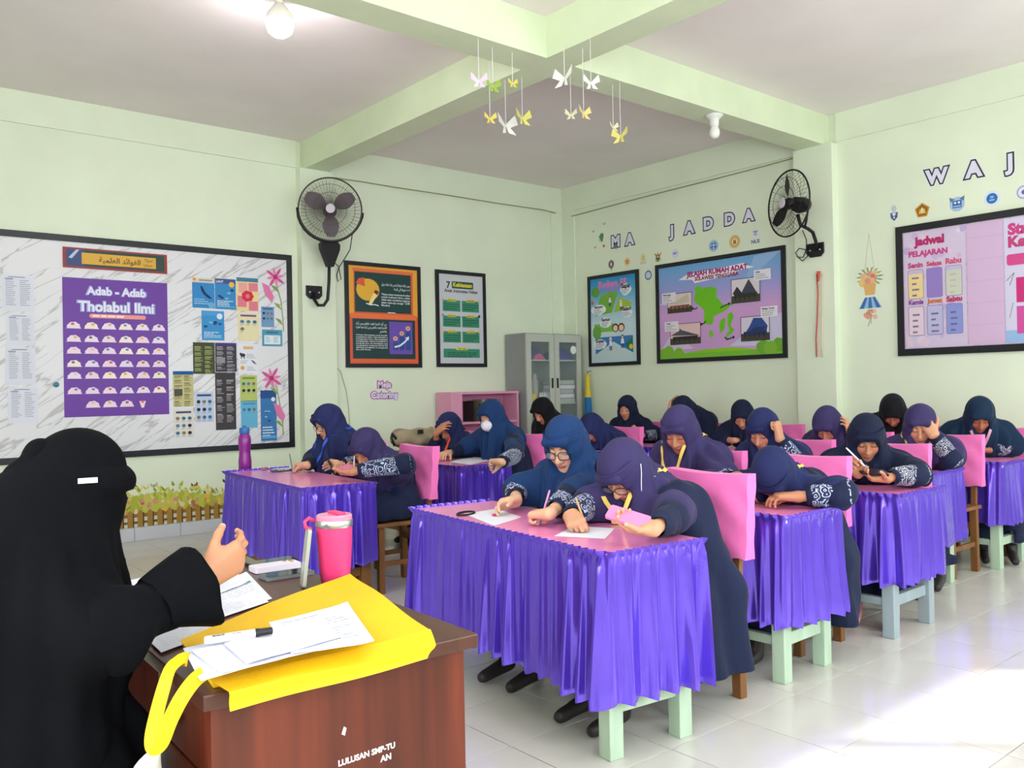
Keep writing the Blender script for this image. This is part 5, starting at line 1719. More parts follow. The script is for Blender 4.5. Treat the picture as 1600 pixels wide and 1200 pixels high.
TONES = {'a': (206, 150, 116), 'b': (190, 132, 98), 'c': (220, 170, 138), 'd': (170, 112, 80)}

def linv(c):
    return np.array(lin(c)[:3])

def head_skin(H, hl, hf, hu, tone, h, down=True):
    ax = np.array([hl, hf, hu])
    def W(x, y, z): return H + hl * x + hf * y + hu * z
    s = Sdf()
    s.el(W(0, -.012, .03), ax, (.072, .09, .085))
    s.el(W(0, .026, -.05), ax, (.056, .060, .064), k=.03)
    s.el(W(0, .060, -.096), ax, (.022, .02, .018), k=.03)
    for q in (-1, 1):
        s.el(W(q * .038, .056, -.026), ax, (.026, .024, .028), k=.025)
    s.rc(W(-.034, .073, .024), W(.034, .073, .024), .012, k=.015)
    for q in (-1, 1):
        s.el(W(q * .031, .100, .002), ax, (.018, .020, .013), k=.012, op=-1)
        s.el(W(q * .031, .071, .001), ax, (.0145, .0145, .0135), k=.004)
    s.rc(W(0, .084, .008), W(0, .104, -.034), .0085, .0125, k=.014)
    for q in (-1, 1):
        s.el(W(q * .0125, .091, -.039), ax, (.008, .010, .008), k=.006)
    s.el(W(0, .083, -.0625), ax, (.021, .011, .0055), k=.006)
    s.el(W(0, .082, -.0715), ax, (.018, .011, .0062), k=.005)
    s.rc(W(0, -.02, -.06), W(0, -.045, -.16), .055, .058, k=.03)
    v, f = skin(s, h)
    L = (v - H) @ ax.T
    x, y, z = np.abs(L[:, 0]), L[:, 1], L[:, 2]
    base = linv(TONES[tone])
    col = np.tile(base, (len(v), 1))
    def mixc(mask, c, a=1.0):
        w = np.clip(mask, 0, 1)[:, None] * a
        col[:] = col * (1 - w) + linv(c) * w
    front = y > .05
    mixc(((x - .036) ** 2 / .022 ** 2 + (z + .028) ** 2 / .02 ** 2 < 1) * front * .35, (212, 120, 104))
    brow = np.abs(z - (.0225 + .004 * np.cos((x - .034) * 90))) < .0036
    mixc(brow * (x > .014) * (x < .05) * front, (44, 30, 26), .85)
    if down:
        lash = np.abs(z - (-.006 - .10 * (x - .031) ** 2 * 40)) < .0028
        mixc(lash * (x > .016) * (x < .046) * front, (30, 20, 18), .9)
    else:
        eye = ((x - .031) / .0135) ** 2 + ((z - .0005) / .0058) ** 2 < 1
        mixc(eye * front, (232, 228, 224)); mixc((((x - .031) / .0055) ** 2 + ((z - .0005) / .0058) ** 2 < 1) * front, (30, 20, 16))
    lip = (x / .023) ** 2 + ((z + .067) / .0105) ** 2 < 1
    mixc(lip * (y > .072), (176, 88, 84), .75)
    mixc((np.abs(z + .0668) < .0014) * (x < .02) * (y > .072), (110, 50, 48), .8)
    mixc(((x - .008) ** 2 + (z + .047) ** 2 < .0032 ** 2) * (y > .085), (110, 64, 52), .8)
    return v, f, col

FINGERS = [(.029, .088, .072, .0088), (.0098, .093, .080, .0090), (-.0095, .089, .074, .0086), (-.0275, .080, .058, .0078)]
POSES = {
    'flat': dict(c=[(8, 14, 8), (6, 12, 8), (8, 14, 8), (10, 16, 10)], th=(.75, .55, .12), tc=12),
    'relax': dict(c=[(22, 34, 20), (26, 38, 22), (30, 42, 24), (34, 44, 26)], th=(.55, .75, .35), tc=18),
    'write': dict(c=[(48, 52, 26), (58, 62, 30), (68, 76, 40), (74, 84, 44)], th=(.30, .80, .62), tc=24),
    'hold': dict(c=[(26, 40, 26), (28, 42, 28), (30, 44, 28), (34, 46, 30)], th=(.80, .50, .45), tc=24),
    'fist': dict(c=[(78, 92, 50), (82, 96, 52), (84, 96, 52), (86, 96, 52)], th=(.25, .80, .65), tc=40),
    'prop': dict(c=[(10, 24, 16), (14, 28, 18), (18, 34, 20), (22, 38, 22)], th=(.70, .60, .25), tc=14),
}

def hand_skin(w, d, n, right, pose, tone, h, elbow, size=1.0, carve=()):
    """forearm, palm, four fingers and a thumb as one skin; returns mesh and useful points"""
    d = unit(d); n = unit(np.asarray(n, float) - d * (np.asarray(n, float) @ d))
    s_ = np.cross(d, n) * (1 if right else -1)
    P = POSES[pose]
    s = Sdf()
    arm = unit(np.asarray(elbow, float) - w)
    s.rc(w + arm * .15, w + arm * .01, .034 * size, .0235 * size, k=.01)
    for (lat, fwd_, ln, r_) in FINGERS:
        s.rc(w - d * .004 + s_ * lat * .55, w + d * fwd_ * size + s_ * lat * size - n * .002, .0195 * size, .0135 * size, k=.016)
    s.el(w + d * .038 * size + s_ * .020 * size + n * .008, np.array([d, s_, n]), (.034 * size, .02 * size, .017 * size), k=.014)
    tips = []
    for (lat, fwd_, ln, r_), cs in zip(FINGERS, P['c']):
        p = w + d * fwd_ * size + s_ * lat * size
        fd = unit(d + s_ * lat * 1.2)
        ang = 0.0
        for i, (fr, a) in enumerate(zip((.44, .32, .24), cs)):
            ang += math.radians(a)
            dir_ = fd * math.cos(ang) + n * math.sin(ang)
            q = p + dir_ * ln * fr * size
            s.rc(p, q, r_ * (1 - .09 * i) * size, r_ * (1 - .09 * (i + 1)) * size, k=.0035 if i else .006)
            p = q
        tips.append(p)
    ts, td_, tn = P['th']
    tdir = unit(s_ * ts + d * td_ + n * tn)
    p0 = w + d * .018 * size + s_ * .020 * size + n * .006
    p1 = p0 + tdir * .046 * size
    a = math.radians(P['tc'])
    tdir2 = unit(tdir * math.cos(a) + unit(n * .5 - s_ * .5 + d * .3) * math.sin(a))
    p2 = p1 + tdir2 * .031 * size
    p3 = p2 + unit(tdir2 * .9 + d * .25) * .025 * size
    s.rc(p0, p1, .0155 * size, .0115 * size, k=.012).rc(p1, p2, .0112 * size, .0102 * size, k=.004).rc(p2, p3, .0102 * size, .0082 * size, k=.004)
    for q in carve: s.bx(*q)
    v, f = skin(s, h, B=5)
    col = np.tile(linv(TONES[tone]), (len(v), 1))
    # nails and warmer knuckles
    for t in tips + [p3]:
        m = np.linalg.norm(v - t, axis=1) < .0085
        col[m] = col[m] * .55 + linv((236, 190, 170)) * .45
    return (v, f, col), dict(tips=tips, thumb=p3, palm=w + d * .06 * size, s=s_, d=d, n=n)

def elbow_of(S, W, pole, l1=.27, l2=.24):
    S, W = V3(S), V3(W)
    D_ = W - S; L = np.linalg.norm(D_)
    if L > (l1 + l2) * .995:
        k = L / ((l1 + l2) * .99); l1 *= k; l2 *= k
    a = (l1 * l1 - l2 * l2 + L * L) / (2 * L)
    hgt = math.sqrt(max(l1 * l1 - a * a, 1e-6))
    u = D_ / L
    p = V3(pole); p = unit(p - u * (p @ u))
    return S + u * a + p * hgt

def sleeve_tube(a, b, r0, r1, n=16, seed=0, flare=0.0, rows=14):
    a, b = V3(a), V3(b)
    d, s, u = frame_of(b - a)
    L = np.linalg.norm(b - a)
    rg = np.random.default_rng(seed)
    ph = rg.uniform(0, 6.28, 3)
    G = np.zeros((n, rows + 1, 3))
    for j in range(rows + 1):
        t = j / rows
        for i in range(n):
            an = 2 * math.pi * i / n
            r_ = r0 + (r1 - r0) * t + .0014 * math.sin(6 * t * 3.14 + 2 * an + ph[0]) + .0028 * math.sin(3 * an + ph[1] + 5 * t) + flare * max(0, t - .6)
            if j == rows: r_ -= .006
            G[i, j] = a + d * L * min(t, 1) * (1 if j < rows else .985) + r_ * (math.cos(an) * s + math.sin(an) * u)
    return MB().grid(G, closed_u=True)

def on_surface(sdf, p, lift):
    p = V3(p).copy()
    e = .003
    for _ in range(10):
        d0 = float(sdf(p[None])[0])
        g = np.array([float(sdf((p + np.eye(3)[i] * e)[None])[0]) - d0 for i in range(3)]) / e
        g = unit(g)
        p = p - g * (d0 - lift) * .8
    return p, g

def ribbon(pts, nrm, w, t=.0012):
    mb = MB()
    pts = [V3(p) for p in pts]
    k = len(pts)
    vs = []
    for i in range(k):
        d = unit(pts[min(i + 1, k - 1)] - pts[max(i - 1, 0)])
        s = unit(np.cross(d, nrm[i]))
        nn = unit(nrm[i])
        vs += [pts[i] - s * w / 2, pts[i] + s * w / 2, pts[i] + s * w / 2 + nn * t, pts[i] - s * w / 2 + nn * t]
    fs = []
    for i in range(k - 1):
        for j in range(4):
            fs.append((4 * i + j, 4 * i + (j + 1) % 4, 4 * i + 4 + (j + 1) % 4, 4 * i + 4 + j))
    fs += [(0, 3, 2, 1), (4 * k - 4, 4 * k - 3, 4 * k - 2, 4 * k - 1)]
    return mb.add(vs, fs)

M_GLASSES = mat('black_spectacle_frame', (18, 18, 22), .3)
M_LENS = mat('spectacle_lens', (220, 230, 240), .02, alpha=.18)
M_MASK = mat('white_face_mask', (226, 224, 232), .7, bump=.1, bscale=80)
LANYARD = {'yellow': mat('yellow_ribbon', (236, 204, 96), .5), 'orange': mat('orange_ribbon', (232, 84, 50), .5), 'blue': mat('blue_ribbon', (36, 84, 200), .5), 'pink': mat('pale_pink_ribbon', (214, 160, 180), .5)}

PLACED = []

def person(name, label, H, pelvis, fwd, pitch=30, yaw=0, roll=0, veil='navy', tone='a', arms=(), q=1.0, lanyard=None, glasses=False, mask=False, eyes_down=True, sleeve='batik',
           strap=False, feet=True, seed=0, cape=1.0, lany=None, drape=None, down_pole=False, sock=(46, 38, 40)):
    """arms: list of dict(side, w, d, n, pose[, e])"""
    H, pelvis, fwd = V3(H), V3(pelvis), unit(fwd)
    Z = V3(0, 0, 1)
    left = np.cross(Z, fwd)
    ya = math.radians(yaw)
    hfH = unit(fwd * math.cos(ya) + left * math.sin(ya))
    p = math.radians(pitch)
    hf = hfH * math.cos(p) - Z * math.sin(p)
    hu = hfH * math.sin(p) + Z * math.cos(p)
    hl = np.cross(hu, hf)
    ro = math.radians(roll)
    hu, hl = hu * math.cos(ro) + hl * math.sin(ro), hl * math.cos(ro) - hu * math.sin(ro)
    ax = np.array([hl, hf, hu])
    t = thing('person', (pelvis[0], pelvis[1], 0), label, 'person', 'students at the desks')
    N = H - hu * .145 - hf * .02 - fwd * .01
    Sc = N - Z * .035 - fwd * .02
    Sh = {'L': Sc + left * .15 - Z * .015, 'R': Sc - left * .15 - Z * .015}
    mid = pelvis * .45 + N * .55 - fwd * .05
    El, Wr, body = {}, {}, []
    cv = carve_boxes(pelvis)
    info = {}
    for a in arms:
        sd = a['side']; w = V3(a['w'])
        pole = V3(a.get('pole', tuple((left if sd == 'L' else -left) * .7 - Z * .6 - fwd * .35)))
        e = V3(a['e']) if 'e' in a else elbow_of(Sh[sd], w, pole)
        if a.get('prop'):
            e = w + fwd * -.06 + (left if sd == 'L' else -left) * .09; e[2] = DTOP + .072
        if 'e' not in a and e[2] < DTOP + .072 and not a.get('free'):
            e[2] = DTOP + .072
        El[sd], Wr[sd] = e, w
        hs, inf = hand_skin(w, V3(a['d']), V3(a['n']), sd == 'R', a['pose'], tone, .0036 * q, e, a.get('size', .95), cv)
        body.append(hs); info[sd] = inf
    for sd in 'LR':
        if sd not in El:                              # arm hidden behind the desk edge: folded into the lap
            El[sd] = Sh[sd] + (left if sd == 'L' else -left) * .05 + fwd * .03 - Z * .24
            Wr[sd] = None
    # head and neck
    body.append(head_skin(H, hl, hf, hu, tone, .0046 * q, eyes_down))
    # trunk, legs and feet under the clothes
    tr = Sdf()
    knee = {s_: pelvis + fwd * .40 + left * (.09 if s_ == 'L' else -.09) - Z * .02 for s_ in 'LR'}
    ank = {s_: knee[s_] + fwd * .05 - Z * (knee[s_][2] - .10) for s_ in 'LR'}
    tr.rc(pelvis, mid, .11, .11).rc(mid, N - Z * .04, .11, .06)
    for s_ in 'LR':
        tr.rc(pelvis, knee[s_], .075, .05).rc(knee[s_], ank[s_], .05, .036)
        tr.rc(ank[s_] - Z * .04, ank[s_] + fwd * .15 - Z * .068, .036, .026, k=.02)
        if Wr[s_] is None:
            tr.rc(Sh[s_], El[s_], .045, .04).rc(El[s_], pelvis + fwd * .12 + left * (.06 if s_ == 'L' else -.06) + Z * .1, .038, .03)
        else:
            tr.rc(Sh[s_], El[s_], .045, .036)
    for b_ in cv: tr.bx(*b_)
    v, f = skin(tr, .014)
    col = np.tile(linv(TONES[tone]), (len(v), 1)); col[v[:, 2] < .2] = linv(sock)
    body.append((v, f, col))
    put_skin('body', body, M_SKIN, t)
    # robe
    rb = Sdf()
    rb.rc(pelvis + left * .05, mid + left * .05, .15, .135, k=.06).rc(pelvis - left * .05, mid - left * .05, .15, .135, k=.06)
    rb.rc(mid, N - Z * .07, .145, .10, k=.06)
    for s_ in 'LR':
        rb.rc(N - Z * .06, Sh[s_], .075, .07, k=.05)
        rb.rc(Sh[s_], El[s_], .072, .06, k=.03)
        if Wr[s_] is None:
            rb.rc(El[s_], pelvis + fwd * .12 + left * (.06 if s_ == 'L' else -.06) + Z * .1, .058, .05, k=.03)
        else:
            rb.rc(El[s_], El[s_] + (Wr[s_] - El[s_]) * .12, .06, .056, k=.03)
        rb.rc(pelvis + left * (.07 if s_ == 'L' else -.07), knee[s_], .13, .085, k=.06)
        rb.rc(knee[s_], ank[s_] + Z * .0, .085, .10, k=.05)
    if drape:
        for a_, b_, r1, r2 in drape: rb.rc(V3(a_), V3(b_), r1, r2, k=.06)
    cen = (pelvis + N) / 2
    def fold_r(P, c=cen, sd=seed):
        an = np.arctan2(P[:, 1] - c[1], P[:, 0] - c[0])
        lowr = np.clip((.62 - P[:, 2]) / .3, 0, 1)
        return ((.004 + .007 * lowr) * np.sin(13 * an + 5 * P[:, 2] + sd) + .004 * np.sin(7 * an - 14 * P[:, 2] + sd) + .003 * np.sin(33 * P[:, 0] + 27 * P[:, 1] + 21 * P[:, 2] + sd)).astype(np.float32)
    rb.fold = fold_r
    near_ = [q_ for q_ in PLACED if math.hypot(q_[0][0] - pelvis[0], q_[0][1] - pelvis[1]) < .95]
    for b_ in cv: rb.bx(*b_)
    rb.bx(pelvis * V3(1, 1, 0) + fwd * .15, np.eye(3), (.7, .7, .15))
    for _, o1, o2 in near_: rb.away(o1, .008).away(o2, .008)
    v, f = skin(rb, .0115 * q)
    put_skin('robe', [(v, f)], M_ROBE if veil != 'black' else M_BLACK, t)
    # veil
    hj = Sdf()
    hj.el(H - hf * .008 + hu * .024, ax, (.093, .120, .112), k=.03)
    hj.el(H - hu * .05 - hf * .012, ax, (.088, .098, .10), k=.05)
    hj.rc(H + hf * .094 + hu * .060 - hl * .045, H + hf * .094 + hu * .060 + hl * .045, .015, k=.03)
    hj.rc(H - hu * .08 - hf * .01, N - Z * .02, .088, .105, k=.06)
    for s_ in 'LR':
        hj.rc(N - Z * .03, Sh[s_] + Z * .005, .095, .085, k=.06)
        hj.rc(Sh[s_] - Z * .01, Sh[s_] + (El[s_] - Sh[s_]) * .85 * cape, .078, .080, k=.08)
    n0 = len(hj.p)
    lowc = N * .45 + pelvis * .55
    hj.rc(N + fwd * .04 - Z * .04, lowc + fwd * .085, .105, .125, k=.07)
    hj.rc(N - fwd * .03 - Z * .03, lowc - fwd * .06, .11, .15, k=.07)
    lan_p = [q_ for q_ in hj.p[4:] if True]
    hj.el(H + hf * .118 - hu * .030, ax, (.060, .080, .084), k=.014, op=-1)
    def fold_h(P, c=N, hu_=hu, H_=H, sd=seed):
        rel = P - c
        an = np.arctan2(rel @ left, rel @ fwd)
        low = np.clip(((H_ - P) @ hu_ - .02) / .12, 0, 1)
        far = np.clip((c[2] + .05 - P[:, 2]) / .3, 0, 1)
        w1 = np.sin(11 * an + 3 * np.sin(3 * an + sd) + 4 * P[:, 2] + sd)
        w2 = np.sin(19 * an - 10 * P[:, 2] + 2 * sd)
        rel2 = P - H_
        side = np.clip(np.abs(rel2 @ hl) / .09, 0, 1) * (1 - low)
        w3 = np.sin((rel2 @ hu_) * 70 + (rel2 @ hf) * 45 + sd)
        return (low * ((.007 + .010 * far) * w1 + (.004 + .004 * far) * w2) + .0034 * side * w3 + .0012 * np.sin(26 * P[:, 0] + 31 * P[:, 2] + 19 * P[:, 1] + sd)).astype(np.float32)
    hj.fold = fold_h
    for b_ in cv: hj.bx(*b_)
    for _, o1, o2 in near_: hj.away(o1, .008).away(o2, .008)
    own1, own2 = Sdf(), Sdf()
    own1.p, own1.fold = [q_ for q_ in rb.p if q_[0] != 'fn'], rb.fold
    own2.p, own2.fold = [q_ for q_ in hj.p if q_[0] != 'fn'], hj.fold
    PLACED.append((pelvis, own1, own2))
    v, f = skin(hj, .0082 * q)
    put_skin('veil', [(v, f)], HIJ[veil], t)
    # ribbed brim over the forehead
    if q < 1.2:
        nr_, nc_ = 22, 30
        G = np.zeros((nc_, nr_, 3))
        for i in range(nc_):
            an = math.radians(-84 + 168 * i / (nc_ - 1))
            for j in range(nr_):
                v_ = j / (nr_ - 1)
                hgt = .046 + .050 * v_ - .030 * (1 - math.cos(an)) * (1 - .5 * v_)
                rad = 1.035 - .10 * v_ ** 2 + .012 * math.cos(2 * math.pi * 5 * v_) * (1 if v_ < .95 else 0)
                G[i, j] = H + hl * .090 * rad * math.sin(an) + hf * (.112 * rad * math.cos(an) - .004) + hu * hgt
        mb = MB().grid(G).grid((G - (G - H) * .06)[::-1])
        obj('brim', mb, HIJ[veil], t, smooth=True)
    # sleeves
    for a in arms:
        sd = a['side']
        e, w = El[sd], Wr[sd]
        u = unit(w - e)
        st = a.get('sleeve', sleeve)
        sm = {'batik': M_BATIK, 'grey': M_BATIKG, 'navy': M_ROBE}[st]
        end = w - u * a.get('back', .03)
        obj('sleeve', sleeve_tube(e - u * .035, end - u * .02, .061, .047, seed=seed, flare=.0), sm, t, smooth=True)
        obj('cuff', sleeve_tube(end - u * .05, end, .045, .040, seed=seed + 5, rows=6), M_ROBE, t, smooth=True)
    both = lambda P: np.minimum(hj(P), rb(P))
    if lanyard:
        w_ = .018
        core = Sdf()
        core.p = [q_ for q_ in hj.p[3:4]] + lan_p
        core.fold = hj.fold
        K = 46
        tt = np.linspace(0, 1, K)
        sd_ = np.where(tt < .5, -1.0, 1.0)
        k_ = 1 - np.abs(2 * tt - 1)                        # 0 behind the neck, 1 at the lowest point on the chest
        over = np.clip(k_ / .3, 0, 1); dn = np.clip((k_ - .3) / .7, 0, 1)
        lat = (.085 + .02 * over) * (1 - dn ** 1.3)
        P0 = N + np.outer(sd_ * lat, left) + np.outer(-.06 + .12 * over + .20 * np.clip(dn * 3, 0, 1), fwd) + np.outer(.22 - .05 * over - .36 * dn, Z)
        dv = np.outer(1 - np.clip(dn * 3, 0, 1), -Z) + np.outer(np.clip(dn * 3, 0, 1), -fwd)
        dv /= np.linalg.norm(dv, axis=1)[:, None]
        for _ in range(40):
            dd_ = core(P0)
            P0 = P0 + dv * np.clip(dd_ - .007, -.01, .04)[:, None] * .9
        e_ = .004
        d0 = core(P0)
        gr = np.stack([core(P0 + np.eye(3)[i] * e_) - d0 for i in range(3)], 1)
        gr /= np.linalg.norm(gr, axis=1)[:, None] + 1e-9
        P0[:, 2] = np.maximum(P0[:, 2], DTOP + .012)
        path, nr = list(P0), list(gr)
        obj('lanyard', ribbon(path, nr, w_), LANYARD[lanyard], t)
    if glasses:
        rim = MB()
        ey = .105
        def Wh(x, y, z): return H + hl * x + hf * y + hu * z
        for q_ in (-1, 1):
            pts = []
            for i in range(20):
                an = 2 * math.pi * i / 20
                cx_ = math.copysign(abs(math.cos(an)) ** .6, math.cos(an)); sy_ = math.copysign(abs(math.sin(an)) ** .6, math.sin(an))
                pts.append(Wh(q_ * .034 + .026 * cx_, ey - .012 * abs(q_ * .034 + .026 * cx_) / .06, -.006 + .019 * sy_))
            rim.tube(pts, .0019, 6, closed=True)
            rim.tube([Wh(q_ * .060, ey - .012, 0), Wh(q_ * .074, ey - .03, .0), Wh(q_ * .076, .02, -.004)], .0018, 6)
        rim.tube([Wh(-.009, ey, .0), Wh(0, ey + .004, .004), Wh(.009, ey, .0)], .0018, 6)
        g_ = obj('glasses', rim, M_GLASSES, t, smooth=True)
        for q_ in (-1, 1):
            lens = MB().add([Wh(q_ * .034 + .024 * math.cos(2 * math.pi * i / 14), ey - .006, -.006 + .017 * math.sin(2 * math.pi * i / 14)) for i in range(14)], [tuple(range(14))])
            obj('lens', lens, M_LENS, g_)
    if mask:
        ms = Sdf()
        ms.el(H + hf * .058 - hu * .052, ax, (.062, .062, .055), k=.01)
        ms.el(H + hf * .108 - hu * .047, ax, (.012, .012, .02), k=.03)
        ms.el(H - hf * .06 - hu * .05, ax, (.09, .115, .12), k=.004, op=-1)
        v, f = skin(ms, .0045 * q)
        put_skin('mask', [(v, f)], M_MASK, t)
    if strap:
        path, nr = [], []
        for i in range(8):
            k_ = i / 7
            p0 = H + hl * (.085 + .01 * k_) + hf * (.055 - .07 * k_) + hu * (-.05 + .085 * k_)
            s_, g_ = on_surface(hj, p0, .0015)
            path.append(s_)
        obj('strap', MB().tube(path, .0018, 6), mat('white_elastic', (232, 232, 236), .6), t, smooth=True)
    info['N'] = N; info['H'] = H; info['hf'] = hf; info['hu'] = hu; info['hl'] = hl; info['root'] = t
    return info
# ------------------------------------------------------------------ the students
FW = V3(-1, 0, 0)
UPZ = V3(0, 0, 1)

def dirpx(x0, y0, x1, y1, z=.76, dz=0.0):
    d = onz(x1, y1, z) - onz(x0, y0, z)
    return unit(d) + V3(0, 0, dz)

PEN_COL = {'white': (236, 236, 238), 'black': (30, 30, 34), 'wood': (206, 160, 110), 'pinkpen': (230, 150, 190), 'grey': (120, 122, 126)}

def pen(tip, direction, L, col, label):
    tip = V3(tip); d = unit(direction)
    t = thing('pen', tip, label, 'pen', 'pens in use')
    obj('barrel', MB().lathe([(.0035, .012), (.0042, .02), (.0042, L - .01), (.003, L)], tip, d, n=10), mat('pen_' + col, PEN_COL[col], .35), t, smooth=True, auto=40)
    obj('point', MB().lathe([(.0006, 0), (.0034, .013)], tip, d, n=10), mat('pen_metal', (150, 150, 154), .3, metal=.8), t, smooth=True)
    return t

def pen_in(info, side, col, label, L=.145, lean=None):
    """a pen gripped between index finger and thumb, its point on the paper"""
    inf = info[side]
    grip = (inf['tips'][0] + inf['thumb']) / 2
    d = unit(lean if lean is not None else (UPZ * .72 - inf['d'] * .45 + inf['s'] * .25))
    tip = grip - d * min((grip[2] - (DTOP + .003)) / max(d[2], .2), .05)
    return pen(tip, d, L, col, label)

S = {}
# D1 near: yellow lanyard, black glasses, pink phone
S['phone'] = person('s', 'student in a plum navy veil with a yellow lanyard holding a pink phone', onx(975, 736, 2.60), (2.83, 2.32, .52), (-1, 0.02, 0), pitch=46, yaw=6, veil='plum', tone='a', glasses=True, strap=True, lanyard='yellow', seed=1, sleeve='navy', q=.8,
    arms=[dict(side='R', w=onz(893, 806, .775), d=dirpx(893, 806, 936, 832, dz=-.25), n=(-.25, -.75, -.6), pose='write', sleeve='batik', back=.01, pole=(.7, .35, -.5)),
          dict(side='L', w=onz(1022, 826, .785), d=dirpx(1022, 826, 950, 822, dz=.12), n=(-.55, .35, .75), pose='hold', back=.045, sleeve='navy')],
    drape=[((2.74, 2.22, .80), (2.84, 2.13, .46), .10, .09), ((2.84, 2.13, .46), (2.85, 2.12, .10), .09, .11), ((2.70, 2.16, .44), (2.68, 2.15, .10), .09, .11)])
pen_in(S['phone'], 'R', 'wood', 'pale wooden pencil in the hand of the student with the pink phone', lean=V3(.1, .55, .85))
# D1 far: teal veil, glasses, writing
S['writer'] = person('s', 'student in a teal navy veil and black glasses writing beside the pink phone student', onx(884, 694, 2.72), (2.90, 2.92, .52), (-1, -.05, 0), pitch=26, yaw=16, veil='teal', tone='c', glasses=True, seed=2, q=.8,
    arms=[dict(side='R', w=onz(806, 783, .775), d=dirpx(806, 783, 742, 790, dz=-.12), n=(-.2, -.5, -.55), pose='relax', back=.09),
          dict(side='L', w=onz(858, 803, .775), d=dirpx(858, 803, 800, 797, dz=-.1), n=(-.1, .85, -.4), pose='write', back=.08, e=(2.57, 2.71, .80))])
pen_in(S['writer'], 'L', 'pinkpen', 'pale pink pen of the teal-veiled writer', lean=V3(.35, .0, .8))
# D2
S['plum'] = person('s', 'plum-veiled student with a yellow lanyard looking down behind the pink phone student', onx(1062, 672, 3.70), (3.84, 3.05, .52), (-1, -.05, 0), pitch=30, yaw=14, veil='plum', tone='b', lanyard='yellow', q=1.15, seed=3,
    arms=[dict(side='L', w=(3.48, 2.82, .78), d=(-.8, .5, -.1), n=(0, .6, -.7), pose='write')])
S['low'] = person('s', 'student laying her veiled head low over a desk beside a dark phone', onx(1208, 742, 3.48), (3.78, 2.42, .52), (-1, -.05, 0), pitch=62, yaw=18, veil='navy', tone='b', q=1.1, lanyard='yellow', seed=4,
    arms=[dict(side='L', w=onz(1245, 776, .775), d=dirpx(1245, 776, 1200, 776), n=(-.1, .2, -1), pose='relax', back=.04), dict(side='R', w=onx(1152, 745, 3.40), d=(-.8, .5, -.12), n=(0, -.2, -1), pose='relax')],
    drape=[((3.72, 2.26, .78), (3.78, 2.15, .46), .10, .085), ((3.78, 2.15, .46), (3.78, 2.15, .10), .085, .095)])
# D3
S['dark'] = person('s', 'student facing the camera with a dark phone and a white pen', onx(1354, 684, 4.50), (4.82, 2.50, .52), (-.90, -.42, 0), pitch=30, yaw=8, veil='ink', tone='b', q=1.15, seed=5, sleeve='grey', sock=(226, 140, 150),
    arms=[dict(side='R', w=onx(1342, 738, 4.22), d=(-.35, .1, .3), n=(-.5, -.75, -.1), pose='write', back=.02), dict(side='L', w=onz(1385, 747, .785), d=dirpx(1385, 747, 1345, 748, dz=.1), n=(-.3, -.1, .9), pose='hold', back=.03)])
pen_in(S['dark'], 'R', 'white', 'white pen of the student facing the camera', lean=V3(.0, .5, .45))
S['fist'] = person('s', 'student in a navy veil leaning her head against a raised fist', onx(1192, 672, 4.55), (4.84, 3.14, .52), (-1, -.05, 0), pitch=30, yaw=6, veil='navy', tone='a', q=1.15, seed=6,
    arms=[dict(side='L', w=onx(1218, 684, 4.50), d=(-.1, .12, 1), n=(-.2, 1, 0), pose='fist', prop=True, back=.02)])
# D4
S['hide'] = person('s', 'plum-veiled student covering her face with one hand, batik sleeve on the desk', onx(1438, 664, 5.48), (5.84, 2.64, .52), (-.95, -.3, 0), pitch=26, yaw=6, veil='plum', tone='a', q=1.2, lanyard='yellow', seed=7, sleeve='grey',
    arms=[dict(side='L', w=onx(1458, 678, 5.42), d=(.05, .55, .8), n=(.75, .5, .0), pose='prop', prop=True, back=.02)])
S['bow'] = person('s', 'plum-veiled student bowed behind the chair of the student facing the camera', onx(1293, 664, 5.52), (5.88, 3.26, .52), (-1, -.05, 0), pitch=44, yaw=8, veil='plum', tone='a', q=1.25, seed=8,
    arms=[dict(side='L', w=(5.56, 3.05, .90), d=(-.2, .1, 1), n=(-.2, 1, 0), pose='prop', prop=True)])
# D5
S['edge'] = person('s', 'student with a pale pink lanyard bent over folded arms at the right edge', onx(1531, 648, 6.55), (6.90, 2.70, .52), (-.88, -.46, 0), pitch=40, yaw=0, veil='deep', tone='d', q=1.25, lanyard='pink', seed=9, sleeve='grey',
    arms=[dict(side='L', w=onz(1545, 703, .775), d=dirpx(1545, 703, 1512, 703), n=(0, 0, -1), pose='relax'), dict(side='R', w=onz(1515, 700, .78), d=dirpx(1515, 700, 1540, 700), n=(0, 0, -1), pose='relax', sleeve='navy')])
S['back'] = person('s', 'black-veiled student bowed against the right wall behind the others', onx(1395, 642, 6.62), (6.92, 3.36, .52), (-1, -.2, 0), pitch=52, yaw=10, veil='black', tone='b', q=1.3, seed=10, arms=[])
